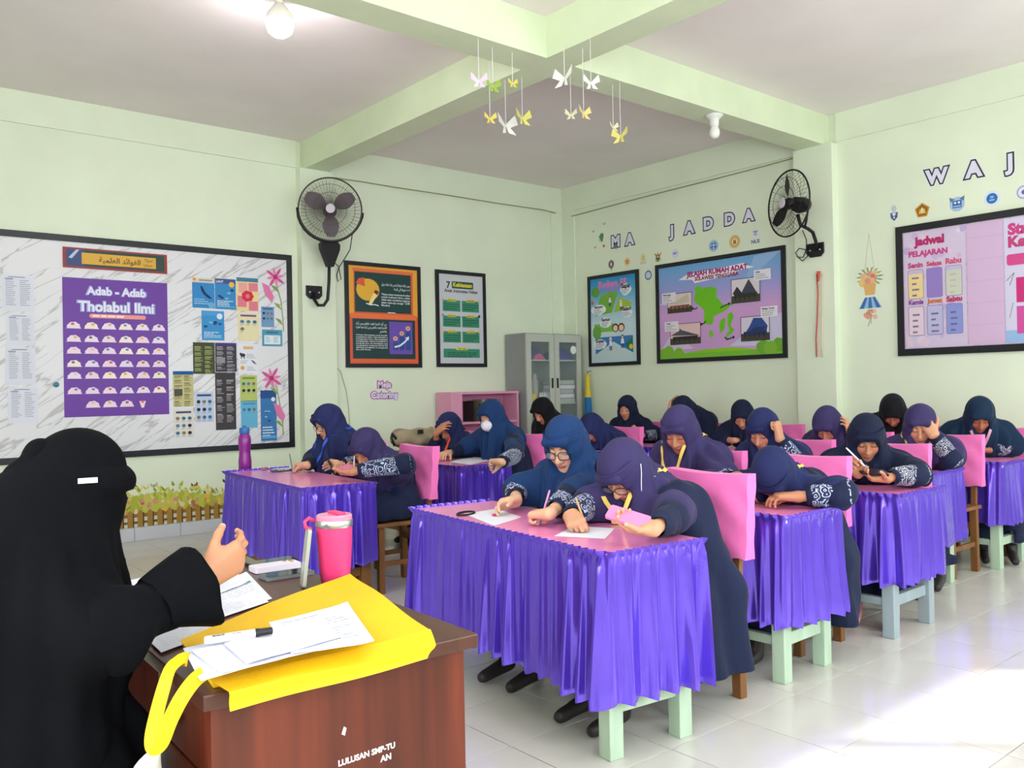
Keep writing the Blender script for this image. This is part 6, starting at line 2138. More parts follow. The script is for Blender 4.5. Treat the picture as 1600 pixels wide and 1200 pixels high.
# column by the back wall
S['blue'] = person('s', 'student in glasses with a blue lanyard writing at the brown-legged desk', onx(513, 660, 2.98), (3.12, 5.62, .52), (-1, 0, 0), pitch=22, yaw=4, veil='navy', tone='c', q=1.1, glasses=True, lanyard='blue', seed=11,
    arms=[dict(side='R', w=onz(478, 727, .775), d=dirpx(478, 727, 446, 724, dz=-.1), n=(-.2, -.8, -.5), pose='write', sleeve='navy'), dict(side='L', w=onz(527, 726, .785), d=dirpx(527, 726, 495, 722), n=(-.2, .9, -.1), pose='hold', pole=(.8, -.2, -.4))])
pen_in(S['blue'], 'R', 'grey', 'grey pen of the student with the blue lanyard', lean=V3(.05, .45, .9))
S['batik'] = person('s', 'student bent low with a batik sleeve on the brown-legged desk', onx(573, 700, 2.90), (3.08, 4.90, .52), (-1, -.05, 0), pitch=36, yaw=14, veil='plum', tone='b', q=1.1, seed=12,
    arms=[dict(side='L', w=onz(551, 737, .785), d=dirpx(551, 737, 512, 734), n=(-.3, .6, .5), pose='hold', back=.03, e=(2.96, 4.60, .82)), dict(side='R', w=onz(560, 728, .79), d=dirpx(560, 728, 540, 730), n=(-.3, -.7, -.4), pose='write', pole=(.8, .3, -.4))])
pen_in(S['batik'], 'R', 'white', 'white pen of the student bent low at the brown-legged desk', lean=V3(.2, .25, .9))
S['mask'] = person('s', 'student in a teal navy veil and a white mask writing on a pad', onx(768, 650, 4.32), (4.48, 5.36, .52), (-1, -.05, 0), pitch=20, yaw=6, veil='teal', tone='c', q=1.15, mask=True, seed=13,
    arms=[dict(side='L', w=onz(783, 722, .785), d=dirpx(783, 722, 752, 720, dz=-.05), n=(-.2, .9, -.3), pose='write', back=.02), dict(side='R', w=(4.05, 5.66, .775), d=(-.8, -.5, 0), n=(0, 0, -1), pose='relax', sleeve='navy')])
pen_in(S['mask'], 'L', 'white', 'white pen of the masked student', lean=V3(.45, -.25, .7))
S['orange'] = person('s', 'student with an orange lanyard resting her forehead on her hand', onx(702, 668, 4.36), (4.50, 6.14, .52), (-1, -.05, 0), pitch=28, yaw=10, veil='navy', tone='b', q=1.15, lanyard='orange', seed=14,
    arms=[dict(side='R', w=onx(682, 676, 4.22), d=(.25, -.75, .55), n=(.75, -.2, -.1), pose='prop', prop=True, sleeve='navy', back=.06)])
S['blackhead'] = person('s', 'black-veiled student in front of the grey cabinet', onx(848, 642, 5.60), (5.72, 6.28, .52), (-1, -.05, 0), pitch=34, yaw=0, veil='black', tone='a', q=1.3, seed=15, arms=[])
S['hidden'] = person('s', 'half-hidden student between the teal-veiled writer and the wall student', onx(925, 668, 5.50), (5.72, 5.48, .52), (-1, -.05, 0), pitch=50, yaw=0, veil='navy', tone='a', q=1.3, seed=16, arms=[])
S['wall'] = person('s', 'student in an ink blue veil sitting upright below the cartoon poster', onx(980, 638, 6.55), (6.76, 6.02, .52), (-1, -.1, 0), pitch=12, yaw=14, veil='ink', tone='a', q=1.2, seed=17,
    arms=[dict(side='L', w=(6.38, 5.68, .80), d=(-.7, -.2, .5), n=(-.3, .8, 0), pose='relax')])
S['lean'] = person('s', 'student below the map leaning forward with a hand on her head', onx(1068, 640, 6.45), (6.72, 5.30, .52), (-1, -.05, 0), pitch=56, yaw=0, veil='ink', tone='a', q=1.3, seed=18,
    arms=[dict(side='R', w=onx(1047, 640, 6.40), d=(.2, -.2, 1), n=(.2, -1, 0), pose='prop', prop=True)])
S['folded'] = person('s', 'student in an ink blue veil resting on folded arms below the map', onx(1160, 648, 6.45), (6.76, 4.50, .52), (-1, -.25, 0), pitch=38, yaw=10, veil='ink', tone='a', q=1.3, seed=19,
    arms=[dict(side='R', w=onz(1148, 688, .79), d=dirpx(1148, 688, 1170, 684), n=(0, 0, -1), pose='relax', sleeve='navy', back=.06), dict(side='L', w=onz(1170, 684, .79), d=dirpx(1170, 684, 1145, 684), n=(0, 0, -1), pose='relax', sleeve='navy')])
print('TIME people', time.time() - T_START)
# ------------------------------------------------------------------ the veiled teacher at her desk
def march(sdf, px, py, t0=.8, t1=4.0):
    """where the sight line first meets a surface"""
    d = sight(px, py); t = t0
    while t < t1:
        v = float(sdf((C0 + d * t)[None])[0])
        if v < .001: break
        t += max(v * .6, .001)
    return C0 + d * t

def teacher():
    Z = UPZ
    fwd = unit(V3(.93, -.34, 0)); left = np.cross(Z, fwd)
    H = C0 + sight(126, 754) * 1.88
    p = math.radians(14)
    hf = fwd * math.cos(p) - Z * math.sin(p); hu = fwd * math.sin(p) + Z * math.cos(p); hl = np.cross(hu, hf)
    ax = np.array([hl, hf, hu])
    pel = V3(.40, 2.02, .50)
    N = H - hu * .16 - hf * .03
    t = thing('person', (pel[0], pel[1], 0), 'teacher in a black abaya and face veil seated at the wooden desk', 'person')
    ShR = N - left * .11 - Z * .08 - fwd * .01; ShL = N + left * .15 - Z * .06
    ElR = C0 + sight(178, 985) * 1.70
    WrR = C0 + sight(322, 900) * 1.86
    WrL = onz(183, 938, .752)
    ElL = elbow_of(ShL, WrL, left * .6 - Z * .6)
    hv, hfc, hcol = head_skin(H, hl, hf, hu, 'b', .005, False)
    body = [(H - hf * .008 + (hv - H) * .88, hfc, hcol)]
    tcv = [local_box((.585, 1.61, 0), -2.5, lo_, hi_) for lo_, hi_ in (((-.012, -.012, DTOP - .045), (TDW + .01, TDL + .01, DTOP + .004)), ((-.008, .02, -.1), (TDW, .46, DTOP)), ((.0, TDL - .06, -.1), (TDW, TDL - .02, DTOP)))]
    dR = unit((C0 + sight(376, 866) * 1.93) - WrR)
    hR, _ = hand_skin(WrR, dR, left * .8 + Z * .3, True, 'relax', 'b', .003, ElR, .95, tcv)
    dL = unit(onz(240, 928, .752) - WrL)
    hL, _ = hand_skin(WrL, dL, -Z, False, 'flat', 'b', .0034, ElL, .95, tcv)
    body += [hR, hL]
    tr = Sdf().rc(pel, N, .12, .07).rc(ShR, ElR, .05, .04).rc(ShL, ElL, .05, .04).rc(pel, V3(.42, 2.0, .12), .12, .08)
    for q_ in tcv: tr.bx(*q_)
    v, f = skin(tr, .015)
    body.append((v, f, np.tile(linv(TONES['a']), (len(v), 1))))
    put_skin('body', body, M_SKIN, t)
    rb = Sdf()
    rb.rc(N - Z * .08, pel, .12, .165, k=.06).rc(pel, V3(.40, 2.03, .12), .165, .19, k=.06)
    rb.rc(pel + fwd * .10, V3(.52, 1.98, .14), .13, .15, k=.06)
    rb.rc(N - Z * .04, ShR, .09, .085, k=.06).rc(N - Z * .04, ShL, .09, .085, k=.06)
    rb.rc(ShR, ElR, .066, .062, k=.08).rc(ElR, ElR + (WrR - ElR) * .55, .062, .06, k=.06)
    rb.rc(ShL, ElL, .08, .06, k=.05).rc(ElL, WrL - unit(WrL - ElL) * .05, .06, .05, k=.04)
    def fr(P):
        an = np.arctan2(P[:, 1] - pel[1], P[:, 0] - pel[0])
        return (.007 * np.sin(9 * an + 4 * P[:, 2]) + .004 * np.sin(17 * an - 9 * P[:, 2]) + .003 * np.sin(40 * P[:, 0] + 30 * P[:, 2])).astype(np.float32)
    rb.fold = fr
    for q_ in tcv: rb.bx(*q_)
    v, f = skin(rb, .010)
    put_skin('abaya', [(v, f)], M_BLACK, t)
    # wide open sleeve
    u = unit(WrR - ElR)
    n_, rows = 26, 12
    d, s, uu = frame_of(u)
    G = np.zeros((n_, rows * 2 + 1, 3))
    Ls = np.linalg.norm(WrR - ElR)
    for j in range(rows * 2 + 1):
        inner = j > rows
        tt = .42 + .50 * (j / rows if not inner else (2 * rows - j) / rows)
        for i in range(n_):
            a = 2 * math.pi * i / n_
            r_ = .058 + .020 * (tt - .42) / .5 + .004 * math.sin(3 * a + 4 * tt) + .0025 * math.sin(7 * a)
            if inner: r_ -= .004
            hang = -.03 * max(0, (tt - .5)) / .4 * (1 if math.sin(a) < 0 else 0)
            G[i, j] = ElR + u * Ls * tt + r_ * (math.cos(a) * s + math.sin(a) * uu) + Z * hang
    obj('sleeve', MB().grid(G, closed_u=True), M_BLACK, t, smooth=True)
    # veil with its tied band, face cover and hanging tail
    hj = Sdf()
    hj.el(H - hf * .01 + hu * .022, ax, (.083, .098, .096), k=.03)
    hj.el(H - hu * .05 - hf * .02, ax, (.082, .086, .086), k=.05)
    hj.rc(H - hu * .05 - hf * .05, N - fwd * .06 - Z * .02, .085, .10, k=.06)
    hj.rc(N - fwd * .05, ShR - fwd * .01 - Z * .02, .10, .082, k=.12).rc(N - fwd * .05, ShL - fwd * .02 - Z * .02, .10, .08, k=.07)
    hj.rc(ShR - Z * .01, ElR * .97 + ShR * .03, .082, .080, k=.12)
    hj.rc(N - fwd * .02 - left * .04, pel + Z * .1 - left * .06, .10, .15, k=.12)
    hj.rc(N - fwd * .06, pel - fwd * .04, .11, .14, k=.12)
    hj.rc(N + fwd * .0, N + fwd * .06 - Z * .20, .10, .11, k=.1)
    def fh(P):
        rel = P - N
        an = np.arctan2(rel @ left, rel @ fwd)
        low = np.clip((H[2] - .05 - P[:, 2]) / .15, 0, 1)
        return (low * (.006 * np.sin(10 * an + 6 * P[:, 2]) + .003 * np.sin(21 * an))).astype(np.float32)
    hj.fold = fh
    for q_ in tcv: hj.bx(*q_)
    v, f = skin(hj, .008)
    put_skin('veil', [(v, f)], M_BLACK, t)
    nq = Sdf()                                               # face cover: a band over brow and temples, a cloth from the nose down
    nq.el(H + hu * .026 + hf * .000, ax, (.089, .106, .044), k=.01)
    nq.el(H + hu * .004 + hf * .000, ax, (.089, .102, .038), k=.03)
    nq.rc(H + hf * .044 - hu * .055, H + hf * .044 - hu * .16 - Z * .03, .056, .056, k=.03)
    nq.rc(H + hf * .044 - hu * .16 - Z * .03, N + fwd * .115 - Z * .16, .058, .07, k=.03)
    nq.rc(H + hf * .01 - hu * .05 - hl * .06, N + fwd * .05 - Z * .1 - left * .07, .045, .06, k=.04)
    nq.el(H + hf * .036 - hu * .040, ax, (.064, .056, .078), k=.02)
    nq.el(H + hf * .120 - hu * .004, ax, (.060, .034, .010), k=.004, op=-1)
    nq.fold = lambda P: (.003 * np.sin(60 * ((P - H) @ hl) + 8 * P[:, 2]) * np.clip((H[2] - .06 - P[:, 2]) / .1, 0, 1)).astype(np.float32)
    v, f = skin(nq, .007)
    put_skin('face_veil', [(v, f)], M_BLACK, t)
    both = lambda P: np.minimum(nq(P), hj(P))
    kn = H - hf * .088 + hu * .050 - hl * .02
    tl = Sdf().el(kn, ax, (.03, .03, .028), k=.02).rc(kn, kn - hf * .045 - Z * .06, .022, .024, k=.02).rc(kn - hf * .045 - Z * .06, kn - hf * .07 - Z * .15, .026, .014, k=.02).rc(kn + hl * .02, kn + hl * .05 - hf * .03 - Z * .12, .02, .016, k=.02)
    v, f = skin(tl, .006)
    put_skin('veil_tail', [(v, f)], M_BLACK, t)
    c = march(both, 137, 751, 1.2)
    g = on_surface(both, c, .002)[1]
    e1 = unit(np.cross(Z, g)); e2 = np.cross(g, e1)
    mb = MB().prism([(-.0185, -.0055), (.0185, -.0055), (.0185, .0055), (-.0185, .0055)], c + g * .001, e1, e2, g, .0025)
    tg = obj('veil_tag', mb, mat('pale_metal_tag', (226, 220, 200), .35), t)
    tg['label'] = 'small pale metal tag'
teacher()

# ------------------------------------------------------------------ things on the teacher's desk
M_YELLOW = mat('yellow_nonwoven', (244, 192, 4), .62, bump=.12, bscale=120, vary=.04)

def paper(corners, label, z=None, group='loose papers', curl=.0, seed=0, print_=True, cat='paper', name='paper_sheet', base=(232, 232, 242), parent_kind=None):
    """a sheet with four real corners; slightly curled, with thickness"""
    c = [V3(q) for q in corners]
    n = 9
    G = np.zeros((n, n, 3))
    rg = random.Random(seed)
    a1, a2 = rg.uniform(2, 4), rg.uniform(0, 6)
    for i in range(n):
        for j in range(n):
            u, v = i / (n - 1), j / (n - 1)
            p = (c[0] * (1 - u) + c[1] * u) * (1 - v) + (c[3] * (1 - u) + c[2] * u) * v
            G[i, j] = p + UPZ * (curl * (max(0, u - .55) ** 2 * 2 + .3 * max(0, .3 - v) ** 2 * 8) + .0006 * math.sin(a1 * u * 3 + a2))
    base_pt = G.reshape(-1, 3).mean(0)
    t = thing(name, (base_pt[0], base_pt[1], G[..., 2].min()), label, cat, group)
    mb = MB().grid(G + UPZ * .0006).grid(G[::-1])
    for e in (G[0], G[-1], G[:, 0], G[:, -1]):
        mb.add(np.concatenate([e, e + UPZ * .0006]), [(k, k + 1, n + k + 1, n + k) for k in range(n - 1)])
    obj('sheet', mb, mat('sheet_%d_%d_%d' % base, base, .65), t, smooth=True, auto=30)
    if print_:
        pb = MB()
        def at(u, v):
            fi, fj = u * (n - 1), v * (n - 1)
            i, j = min(int(fi), n - 2), min(int(fj), n - 2)
            a, b = fi - i, fj - j
            return (G[i, j] * (1 - a) + G[i + 1, j] * a) * (1 - b) + (G[i, j + 1] * (1 - a) + G[i + 1, j + 1] * a) * b + UPZ * .0012
        for r_ in range(11):
            v = .10 + .07 * r_
            u = .12
            end = rg.uniform(.5, .88)
            while u < end:
                L = rg.uniform(.05, .14)
                pb.add([at(u, v), at(min(u + L, .9), v), at(min(u + L, .9), v + .012), at(u, v + .012)], [(0, 1, 2, 3)], (176, 178, 192))
                u += L + .025
        obj('print', pb, M_INKM, t, kind='stuff')
    return t

def zq(z, *pts):
    return [onz(x, y, z) for x, y in pts]

Z0 = DTOP + .0008
paper(zq(Z0, (170, 914), (330, 880), (345, 893), (200, 935)), 'rear white sheet lying beyond the teacher hand', seed=1, curl=.0)
paper(zq(Z0 + .0015, (320, 925), (385, 893), (425, 935), (330, 972)), 'white printed sheet in front of the three phones', seed=2)
paper(zq(Z0 + .003, (262, 965), (400, 925), (420, 940), (240, 1002)), 'white printed sheet under the raised sleeve of the teacher', seed=3)
paper(zq(Z0 + .0045, (231, 1000), (285, 962), (345, 985), (252, 1020)), 'white sheet at the left edge of the teacher desk', seed=4, curl=.01, base=(206, 208, 216))
paper(zq(Z0 + .006, (325, 922), (355, 895), (393, 908), (340, 928)), 'small white sheet nearest the three phones', seed=5, curl=.015)
tag(obj('sticky_note', MB().box(tuple(onz(366, 913, DTOP + .005)), tuple(onz(366, 913, DTOP + .005) + V3(.05, .018, .0015))), mat('green_note', (60, 176, 150), .6)), 'small green sticky marker beside the phones', 'sticky note')

def phone(center, ang, w, l, th, col, label, screen=None, lenses=0, tilt=None, group='phones', rough=.25):
    t = thing('phone', center, label, 'phone', group)
    c, s = math.cos(ang), math.sin(ang)
    X_, Y_, N_ = V3(c, s, 0), V3(-s, c, 0), V3(0, 0, 1)
    if tilt is not None: X_, Y_, N_ = [V3(q) for q in tilt]
    M = Matrix(((X_[0], Y_[0], N_[0], center[0]), (X_[1], Y_[1], N_[1], center[1]), (X_[2], Y_[2], N_[2], center[2]), (0, 0, 0, 1)))
    pts = []
    r_ = .009
    for cx, cy, a0 in ((w / 2 - r_, -l / 2 + r_, -90), (w / 2 - r_, l / 2 - r_, 0), (-w / 2 + r_, l / 2 - r_, 90), (-w / 2 + r_, -l / 2 + r_, 180)):
        for i in range(5):
            a = math.radians(a0 + 22.5 * i); pts.append((cx + r_ * math.cos(a), cy + r_ * math.sin(a)))
    o = np.array(center, float)
    obj('case', MB().prism(pts, o, X_, Y_, N_, th), mat('phone_%d_%d_%d' % col, col, rough), t)
    if screen:
        obj('screen', MB().prism([(a * .93, b * .96) for a, b in pts], o + N_ * th, X_, Y_, N_, .0006), mat('screen_%d_%d_%d' % screen, screen, .06, spec=.7), t)
    for k in range(lenses):
        obj('camera_lens', MB().lathe([(.007, 0), (.007, .002), (.005, .0025)], o + X_ * (-w / 2 + .016 + .018 * (k % 2)) + Y_ * (l / 2 - .018 - .018 * (k // 2)) + N_ * th, N_, n=14), mat('lens_gold', (196, 170, 130), .25, metal=.6), t)
    return t

def ang_px(x0, y0, x1, y1, z=DTOP):
    d = onz(x1, y1, z) - onz(x0, y0, z)
    return math.atan2(d[1], d[0]) - math.pi / 2
phone(onz(425, 880, DTOP + .001), ang_px(385, 887, 462, 875), .075, .16, .009, (34, 32, 34), 'black phone lying rearmost on the teacher desk', (40, 44, 48))
phone(onz(430, 889, DTOP + .002), ang_px(395, 892, 466, 882), .072, .15, .016, (226, 216, 228), 'white phone with golden camera lenses on the teacher desk', None, 3, rough=.4)
phone(onz(448, 900, DTOP + .001), ang_px(412, 907, 490, 895), .074, .155, .010, (120, 122, 124), 'silver phone with a glossy dark screen nearest the marker', (26, 34, 34))
b0 = onz(476, 916, DTOP + .001)
phone(b0 + V3(.0, .0, .085), 0, .075, .165, .010, (176, 176, 160), 'silver phone standing on edge against the pink tumbler', (60, 60, 56),
      tilt=(unit(V3(.35, .93, 0)), unit(V3(.12, -.02, .95)), np.cross(unit(V3(.35, .93, 0)), unit(V3(.12, -.02, .95)))))

# tumbler
tb = onz(524, 912, DTOP); tb[2] = DTOP
tu = thing('tumbler', tb, 'bright pink tumbler with a steel rim on the teacher desk', 'tumbler')
obj('cup', MB().lathe([(.036, 0), (.040, .004), (.046, .05), (.050, .12), (.052, .165), (.052, .170)], tb, n=32), mat('pink_enamel', (240, 62, 120), .42), tu, smooth=True, auto=40)
obj('rim', MB().lathe([(.053, .168), (.054, .171), (.054, .186), (.052, .189)], tb, n=32), mat('brushed_steel', (190, 190, 186), .3, metal=.9), tu, smooth=True, auto=40)
ld = obj('lid', MB().lathe([(.052, .188), (.052, .200), (.048, .204), (.02, .205)], tb, n=32), mat('clear_pink_lid', (226, 140, 170), .2), tu, smooth=True, auto=40)
obj('flap', MB().box((tb[0] - .012, tb[1] - .045, tb[2] + .203), (tb[0] + .014, tb[1] + .02, tb[2] + .213), bev=.003), mat('pink_plastic', (236, 60, 110), .4), ld)
hd = [tb + V3(-.050, .026, .186), tb + V3(-.066, .03, .196), tb + V3(-.078, .032, .186), tb + V3(-.076, .03, .170), tb + V3(-.06, .026, .164)]
obj('carry_loop', MB().tube(hd, .006, 8), mat('pink_plastic', (236, 60, 110), .4), tu, smooth=True)

# yellow tote bag lying flat with its gusset hanging over the desk end
bag = thing('tote_bag', onz(470, 985, DTOP), 'bright yellow tote bag lying flat over the near end of the teacher desk', 'bag')
ca, cb_, cc, ce = onz(281, 1000, DTOP + .006), onz(547, 893, DTOP + .05), onz(672, 988, DTOP + .03), onz(333, 1066, DTOP + .012)
n = 22
G = np.zeros((n, n, 3))
for i in range(n):
    for j in range(n):
        u, v = i / (n - 1), j / (n - 1)
        p = (ca * (1 - u) + cb_ * u) * (1 - v) + (ce * (1 - u) + cc * u) * v
        G[i, j] = p + UPZ * (.010 * math.sin(math.pi * u) * math.sin(math.pi * v) + .004 * math.sin(5 * u + 3 * v) * u + .003 * math.sin(9 * v + 4 * u) * u)
Gb = G.copy(); Gb[..., 2] = np.minimum(Gb[..., 2] - .004, np.maximum(DTOP + .001, Gb[..., 2] - .02))
mb = MB().grid(G).grid(Gb[::-1])
for a, b in ((G[0], Gb[0]), (G[-1], Gb[-1]), (G[:, 0], Gb[:, 0]), (G[:, -1], Gb[:, -1])):
    mb.add(np.concatenate([a, b]), [(k, k + 1, n + k + 1, n + k) for k in range(n - 1)])
obj('bag_panel', mb, M_YELLOW, bag, smooth=True, auto=50)
# gusset strip: two folds hanging at the near end
e0, e1 = G[0, -1], G[-1, -1]
g = np.zeros((n, 9, 3))
lowL, lowR = ony(360, 1112, 1.565), ony(667, 1030, 1.535)
outw = unit(V3(-.05, -1, 0))
for i in range(n):
    u = i / (n - 1)
    a = e0 * (1 - u) + e1 * u
    b = lowL * (1 - u) + lowR * u
    for j in range(9):
        v = j / 8
        mdp = V3(a[0] * .5 + b[0] * .5, b[1] - .004, DTOP + .012)
        q_ = (a * (1 - v / .4) + mdp * (v / .4)) if v < .4 else (mdp * (1 - (v - .4) / .6) + b * ((v - .4) / .6))
        g[i, j] = q_ + outw * .004 * math.sin(2 * math.pi * v) + V3(.002, 0, .002) * math.sin(7 * u)
g2 = g - outw * .003
mb = MB().grid(g[::-1]).grid(g2)
mb.add(np.concatenate([g[:, -1], g2[:, -1]]), [(k, k + 1, n + k + 1, n + k) for k in range(n - 1)])
obj('gusset', mb, M_YELLOW, bag, smooth=True, auto=50)
# carrying strap looping down beside the desk
def px_at(x, y, dep):
    return C0 + sight(x, y) * dep
loop = [px_at(294, 1030, 1.66), px_at(280, 1032, 1.64), px_at(266, 1046, 1.62), px_at(257, 1072, 1.60), px_at(246, 1112, 1.59), px_at(238, 1150, 1.58), px_at(240, 1168, 1.565), px_at(252, 1160, 1.545), px_at(266, 1125, 1.54), px_at(284, 1090, 1.545), px_at(303, 1064, 1.57), px_at(318, 1052, 1.60)]
fine = []
for k in range(len(loop) - 1):
    p0, p1, p2, p3 = loop[max(k - 1, 0)], loop[k], loop[k + 1], loop[min(k + 2, len(loop) - 1)]
    for q in np.linspace(0, 1, 6, endpoint=False):
        fine.append(.5 * ((2 * p1) + (-p0 + p2) * q + (2 * p0 - 5 * p1 + 4 * p2 - p3) * q * q + (-p0 + 3 * p1 - 3 * p2 + p3) * q ** 3))
fine.append(loop[-1])
nn = [unit(V3(-.75, -.35, .35)) for _ in fine]
nn = [unit(V3(-.9 + .9 * k / len(fine), -.45 - .3 * k / len(fine), .25)) for k in range(len(fine))]
obj('strap', ribbon(fine, nn, .027, .002), M_YELLOW, bag, smooth=True, auto=50)

for k, (q, lab, cur) in enumerate(((((286, 1013), (470, 972), (505, 1012), (313, 1064)), 'lowest white sheet on the yellow bag', .0),
                                   (((300, 1018), (520, 950), (560, 1002), (345, 1052)), 'second white sheet on the yellow bag', .004),
                                   (((420, 975), (543, 945), (585, 1005), (455, 1022)), 'white sheet with a small heading at the right on the yellow bag', .012),
                                   (((350, 1006), (500, 962), (533, 996), (385, 1037)), 'topmost white sheet on the yellow bag', .003))):
    paper(zq(DTOP + .046 + .003 * k, *q), lab, curl=cur, seed=20 + k, print_=(k == 2), group='papers on the yellow bag', base=(224, 224, 240))
# marker pen
m0, m1 = onz(319, 1001, DTOP + .062), onz(426, 985, DTOP + .066)
md = unit(m1 - m0); mL = np.linalg.norm(m1 - m0)
mk = thing('marker_pen', m0, 'white whiteboard marker with a black cap on the papers', 'marker')
obj('barrel', MB().lathe([(.006, 0), (.0085, .003), (.0085, mL * .74)], m0, md, n=18), mat('white_marker_plastic', (232, 230, 232), .35), mk, smooth=True, auto=40)
obj('cap', MB().lathe([(.0088, mL * .74), (.0088, mL * .80), (.0078, mL * .81), (.0075, mL * .985), (.005, mL)], m0, md, n=18), mat('black_plastic', (24, 24, 26), .4), mk, smooth=True, auto=40)
up_ = unit(UPZ - md * (UPZ @ md)); sd_ = unit(np.cross(md, up_))
pp = Print(m0 + md * mL * .12 + unit(up_ * .8 + sd_ * .6) * .0087 - np.cross(unit(up_ * .8 + sd_ * .6), md) * -.0, md, unit(up_ * .8 + sd_ * .6), B=np.cross(unit(up_ * .8 + sd_ * .6), md), lift=.0004)
pp.text('MARKER', 0, -.0015, None, (40, 40, 46), .03, w=mL * .18).words(mL * .28, .001, mL * .22, 1, 1, .002, (90, 90, 100), 3, True)
pp.build('print', M_INKM, mk)
# pale cloth pushed into the open bay of the desk
cbag = Sdf().el((.515, 1.72, .50), np.eye(3), (.03, .075, .085), k=.03).el((.53, 1.66, .46), np.eye(3), (.025, .05, .08), k=.04).rc((.515, 1.72, .56), (.56, 1.74, .668), .008, .006, k=.02)
cbag.fold = lambda P: (.006 * np.sin(60 * P[:, 1] + 25 * P[:, 2])).astype(np.float32)
t_ = thing('cloth_bag', (.52, 1.70, .4), 'crumpled pale cloth bag hanging beside the desk drawer', 'bag')
v_, f_ = skin(cbag, .008)
put_skin('bag_body', [(v_, f_)], mat('pale_cotton', (214, 212, 200), .85, bump=.3, bscale=40), t_)
# ------------------------------------------------------------------ things on and around the student desks
pad = lambda z, *pts: zq(z, *pts)
ZT = DTOP + .0008
paper(pad(ZT, (725, 803), (775, 795), (815, 808), (772, 822)), 'white sheet under the hands of the teal-veiled writer', seed=31, print_=False, group='papers on the student desks')
paper(pad(ZT, (866, 838), (895, 822), (960, 826), (945, 842)), 'white sheet under the pencil of the pink phone student', seed=32, print_=False, group='papers on the student desks')
paper(pad(ZT, (1178, 782), (1186, 773), (1215, 776), (1206, 788)), 'white sheet beside the dark notebook near the low-bowed student', seed=33, print_=False, group='papers on the student desks')
paper(pad(ZT, (1330, 752), (1345, 743), (1365, 747), (1352, 756)), 'white sheet under the dark phone of the student facing the camera', seed=34, print_=False, group='papers on the student desks')
paper(pad(ZT, (703, 722), (730, 714), (784, 716), (735, 726)), 'white pad in front of the masked student', seed=35, print_=False, group='papers on the student desks')
paper(pad(ZT, (418, 737), (440, 727), (470, 728), (455, 738)), 'white sheet at the hand of the student with the blue lanyard', seed=36, print_=False, group='papers on the student desks')
paper(pad(ZT, (1138, 693), (1148, 687), (1168, 688), (1160, 695)), 'white sheet in front of the student on folded arms', seed=37, print_=False, group='papers on the student desks')

def lay(px, py, px2, py2, w, l, th, col, label, screen=None, z=ZT, name='phone'):
    c = onz(px, py, z)
    return phone(c, ang_px(px, py, px2, py2), w, l, th, col, label, screen, group='phones and notebooks on the desks')
lay(1213, 780, 1232, 782, .10, .15, .016, (70, 52, 60), 'dark notebook on the desk of the low-bowed student', (84, 62, 66))
lay(446, 736, 478, 734, .12, .20, .010, (60, 44, 60), 'dark tablet in front of the student with the blue lanyard', (70, 52, 66))
lay(722, 716, 745, 714, .08, .17, .010, (34, 34, 48), 'black phone beside the white pad of the masked student', (30, 32, 48))
# phones held in hands
inf = S['phone']['L']
pc = inf['palm'] + inf['d'] * .035 + inf['n'] * .034
phone(pc, 0, .072, .15, .010, (240, 130, 176), 'pink phone held by the student in the foreground centre', None, 2, tilt=(unit(inf['s']), unit(inf['d'] * .75 + UPZ * .2 + V3(-.2, .3, 0)), unit(np.cross(unit(inf['s']), unit(inf['d'] * .75 + UPZ * .2 + V3(-.2, .3, 0))))), group='phones held by students', rough=.4)
inf = S['dark']['L']
phone(inf['palm'] + inf['n'] * .032 + inf['d'] * .02, 0, .07, .145, .009, (36, 26, 30), 'dark phone on the palm of the student facing the camera', (30, 24, 28), tilt=(unit(inf['s']), unit(inf['d']), unit(np.cross(unit(inf['s']), unit(inf['d'])))), group='phones held by students')
inf = S['batik']['L']
phone(inf['palm'] + inf['n'] * .030 + inf['d'] * .03, 0, .07, .145, .009, (214, 120, 150), 'pink phone in the hand of the student bent low in batik', None, tilt=(unit(inf['s']), unit(inf['d']), unit(np.cross(unit(inf['s']), unit(inf['d'])))), group='phones held by students')
inf = S['blue']['L']
phone(inf['palm'] + inf['n'] * .030 + inf['d'] * .02 + UPZ * .02, 0, .07, .145, .009, (30, 28, 40), 'black phone in the hand of the student with the blue lanyard', (40, 40, 60), tilt=(unit(inf['s']), unit(inf['d'] * .6 + UPZ * .6), unit(np.cross(unit(inf['s']), unit(inf['d'] * .6 + UPZ * .6)))), group='phones held by students')
# black wrist strap lying on the foreground desk
c = onz(728, 802, ZT + .004)
pts = [c + V3(.05 * math.cos(a) - .02 * math.sin(a), .028 * math.sin(a) + .03 * math.cos(a), 0) for a in np.linspace(0, 2 * math.pi, 22, endpoint=False)]
tag(obj('cord_loop', MB().tube(pts, .005, 7, closed=True), mat('black_plastic', (24, 24, 26), .4), smooth=True), 'black cord loop on the far corner of the foreground desk', 'cord')
c = onz(772, 806, ZT + .002)
tag(obj('red_dot_eraser', MB().lathe([(.006, 0), (.009, .002), (.008, .008), (.004, .010)], c, n=14), mat('red_rubber', (214, 50, 90), .5), smooth=True), 'tiny red rubber on the white sheet of the teal-veiled writer', 'eraser')
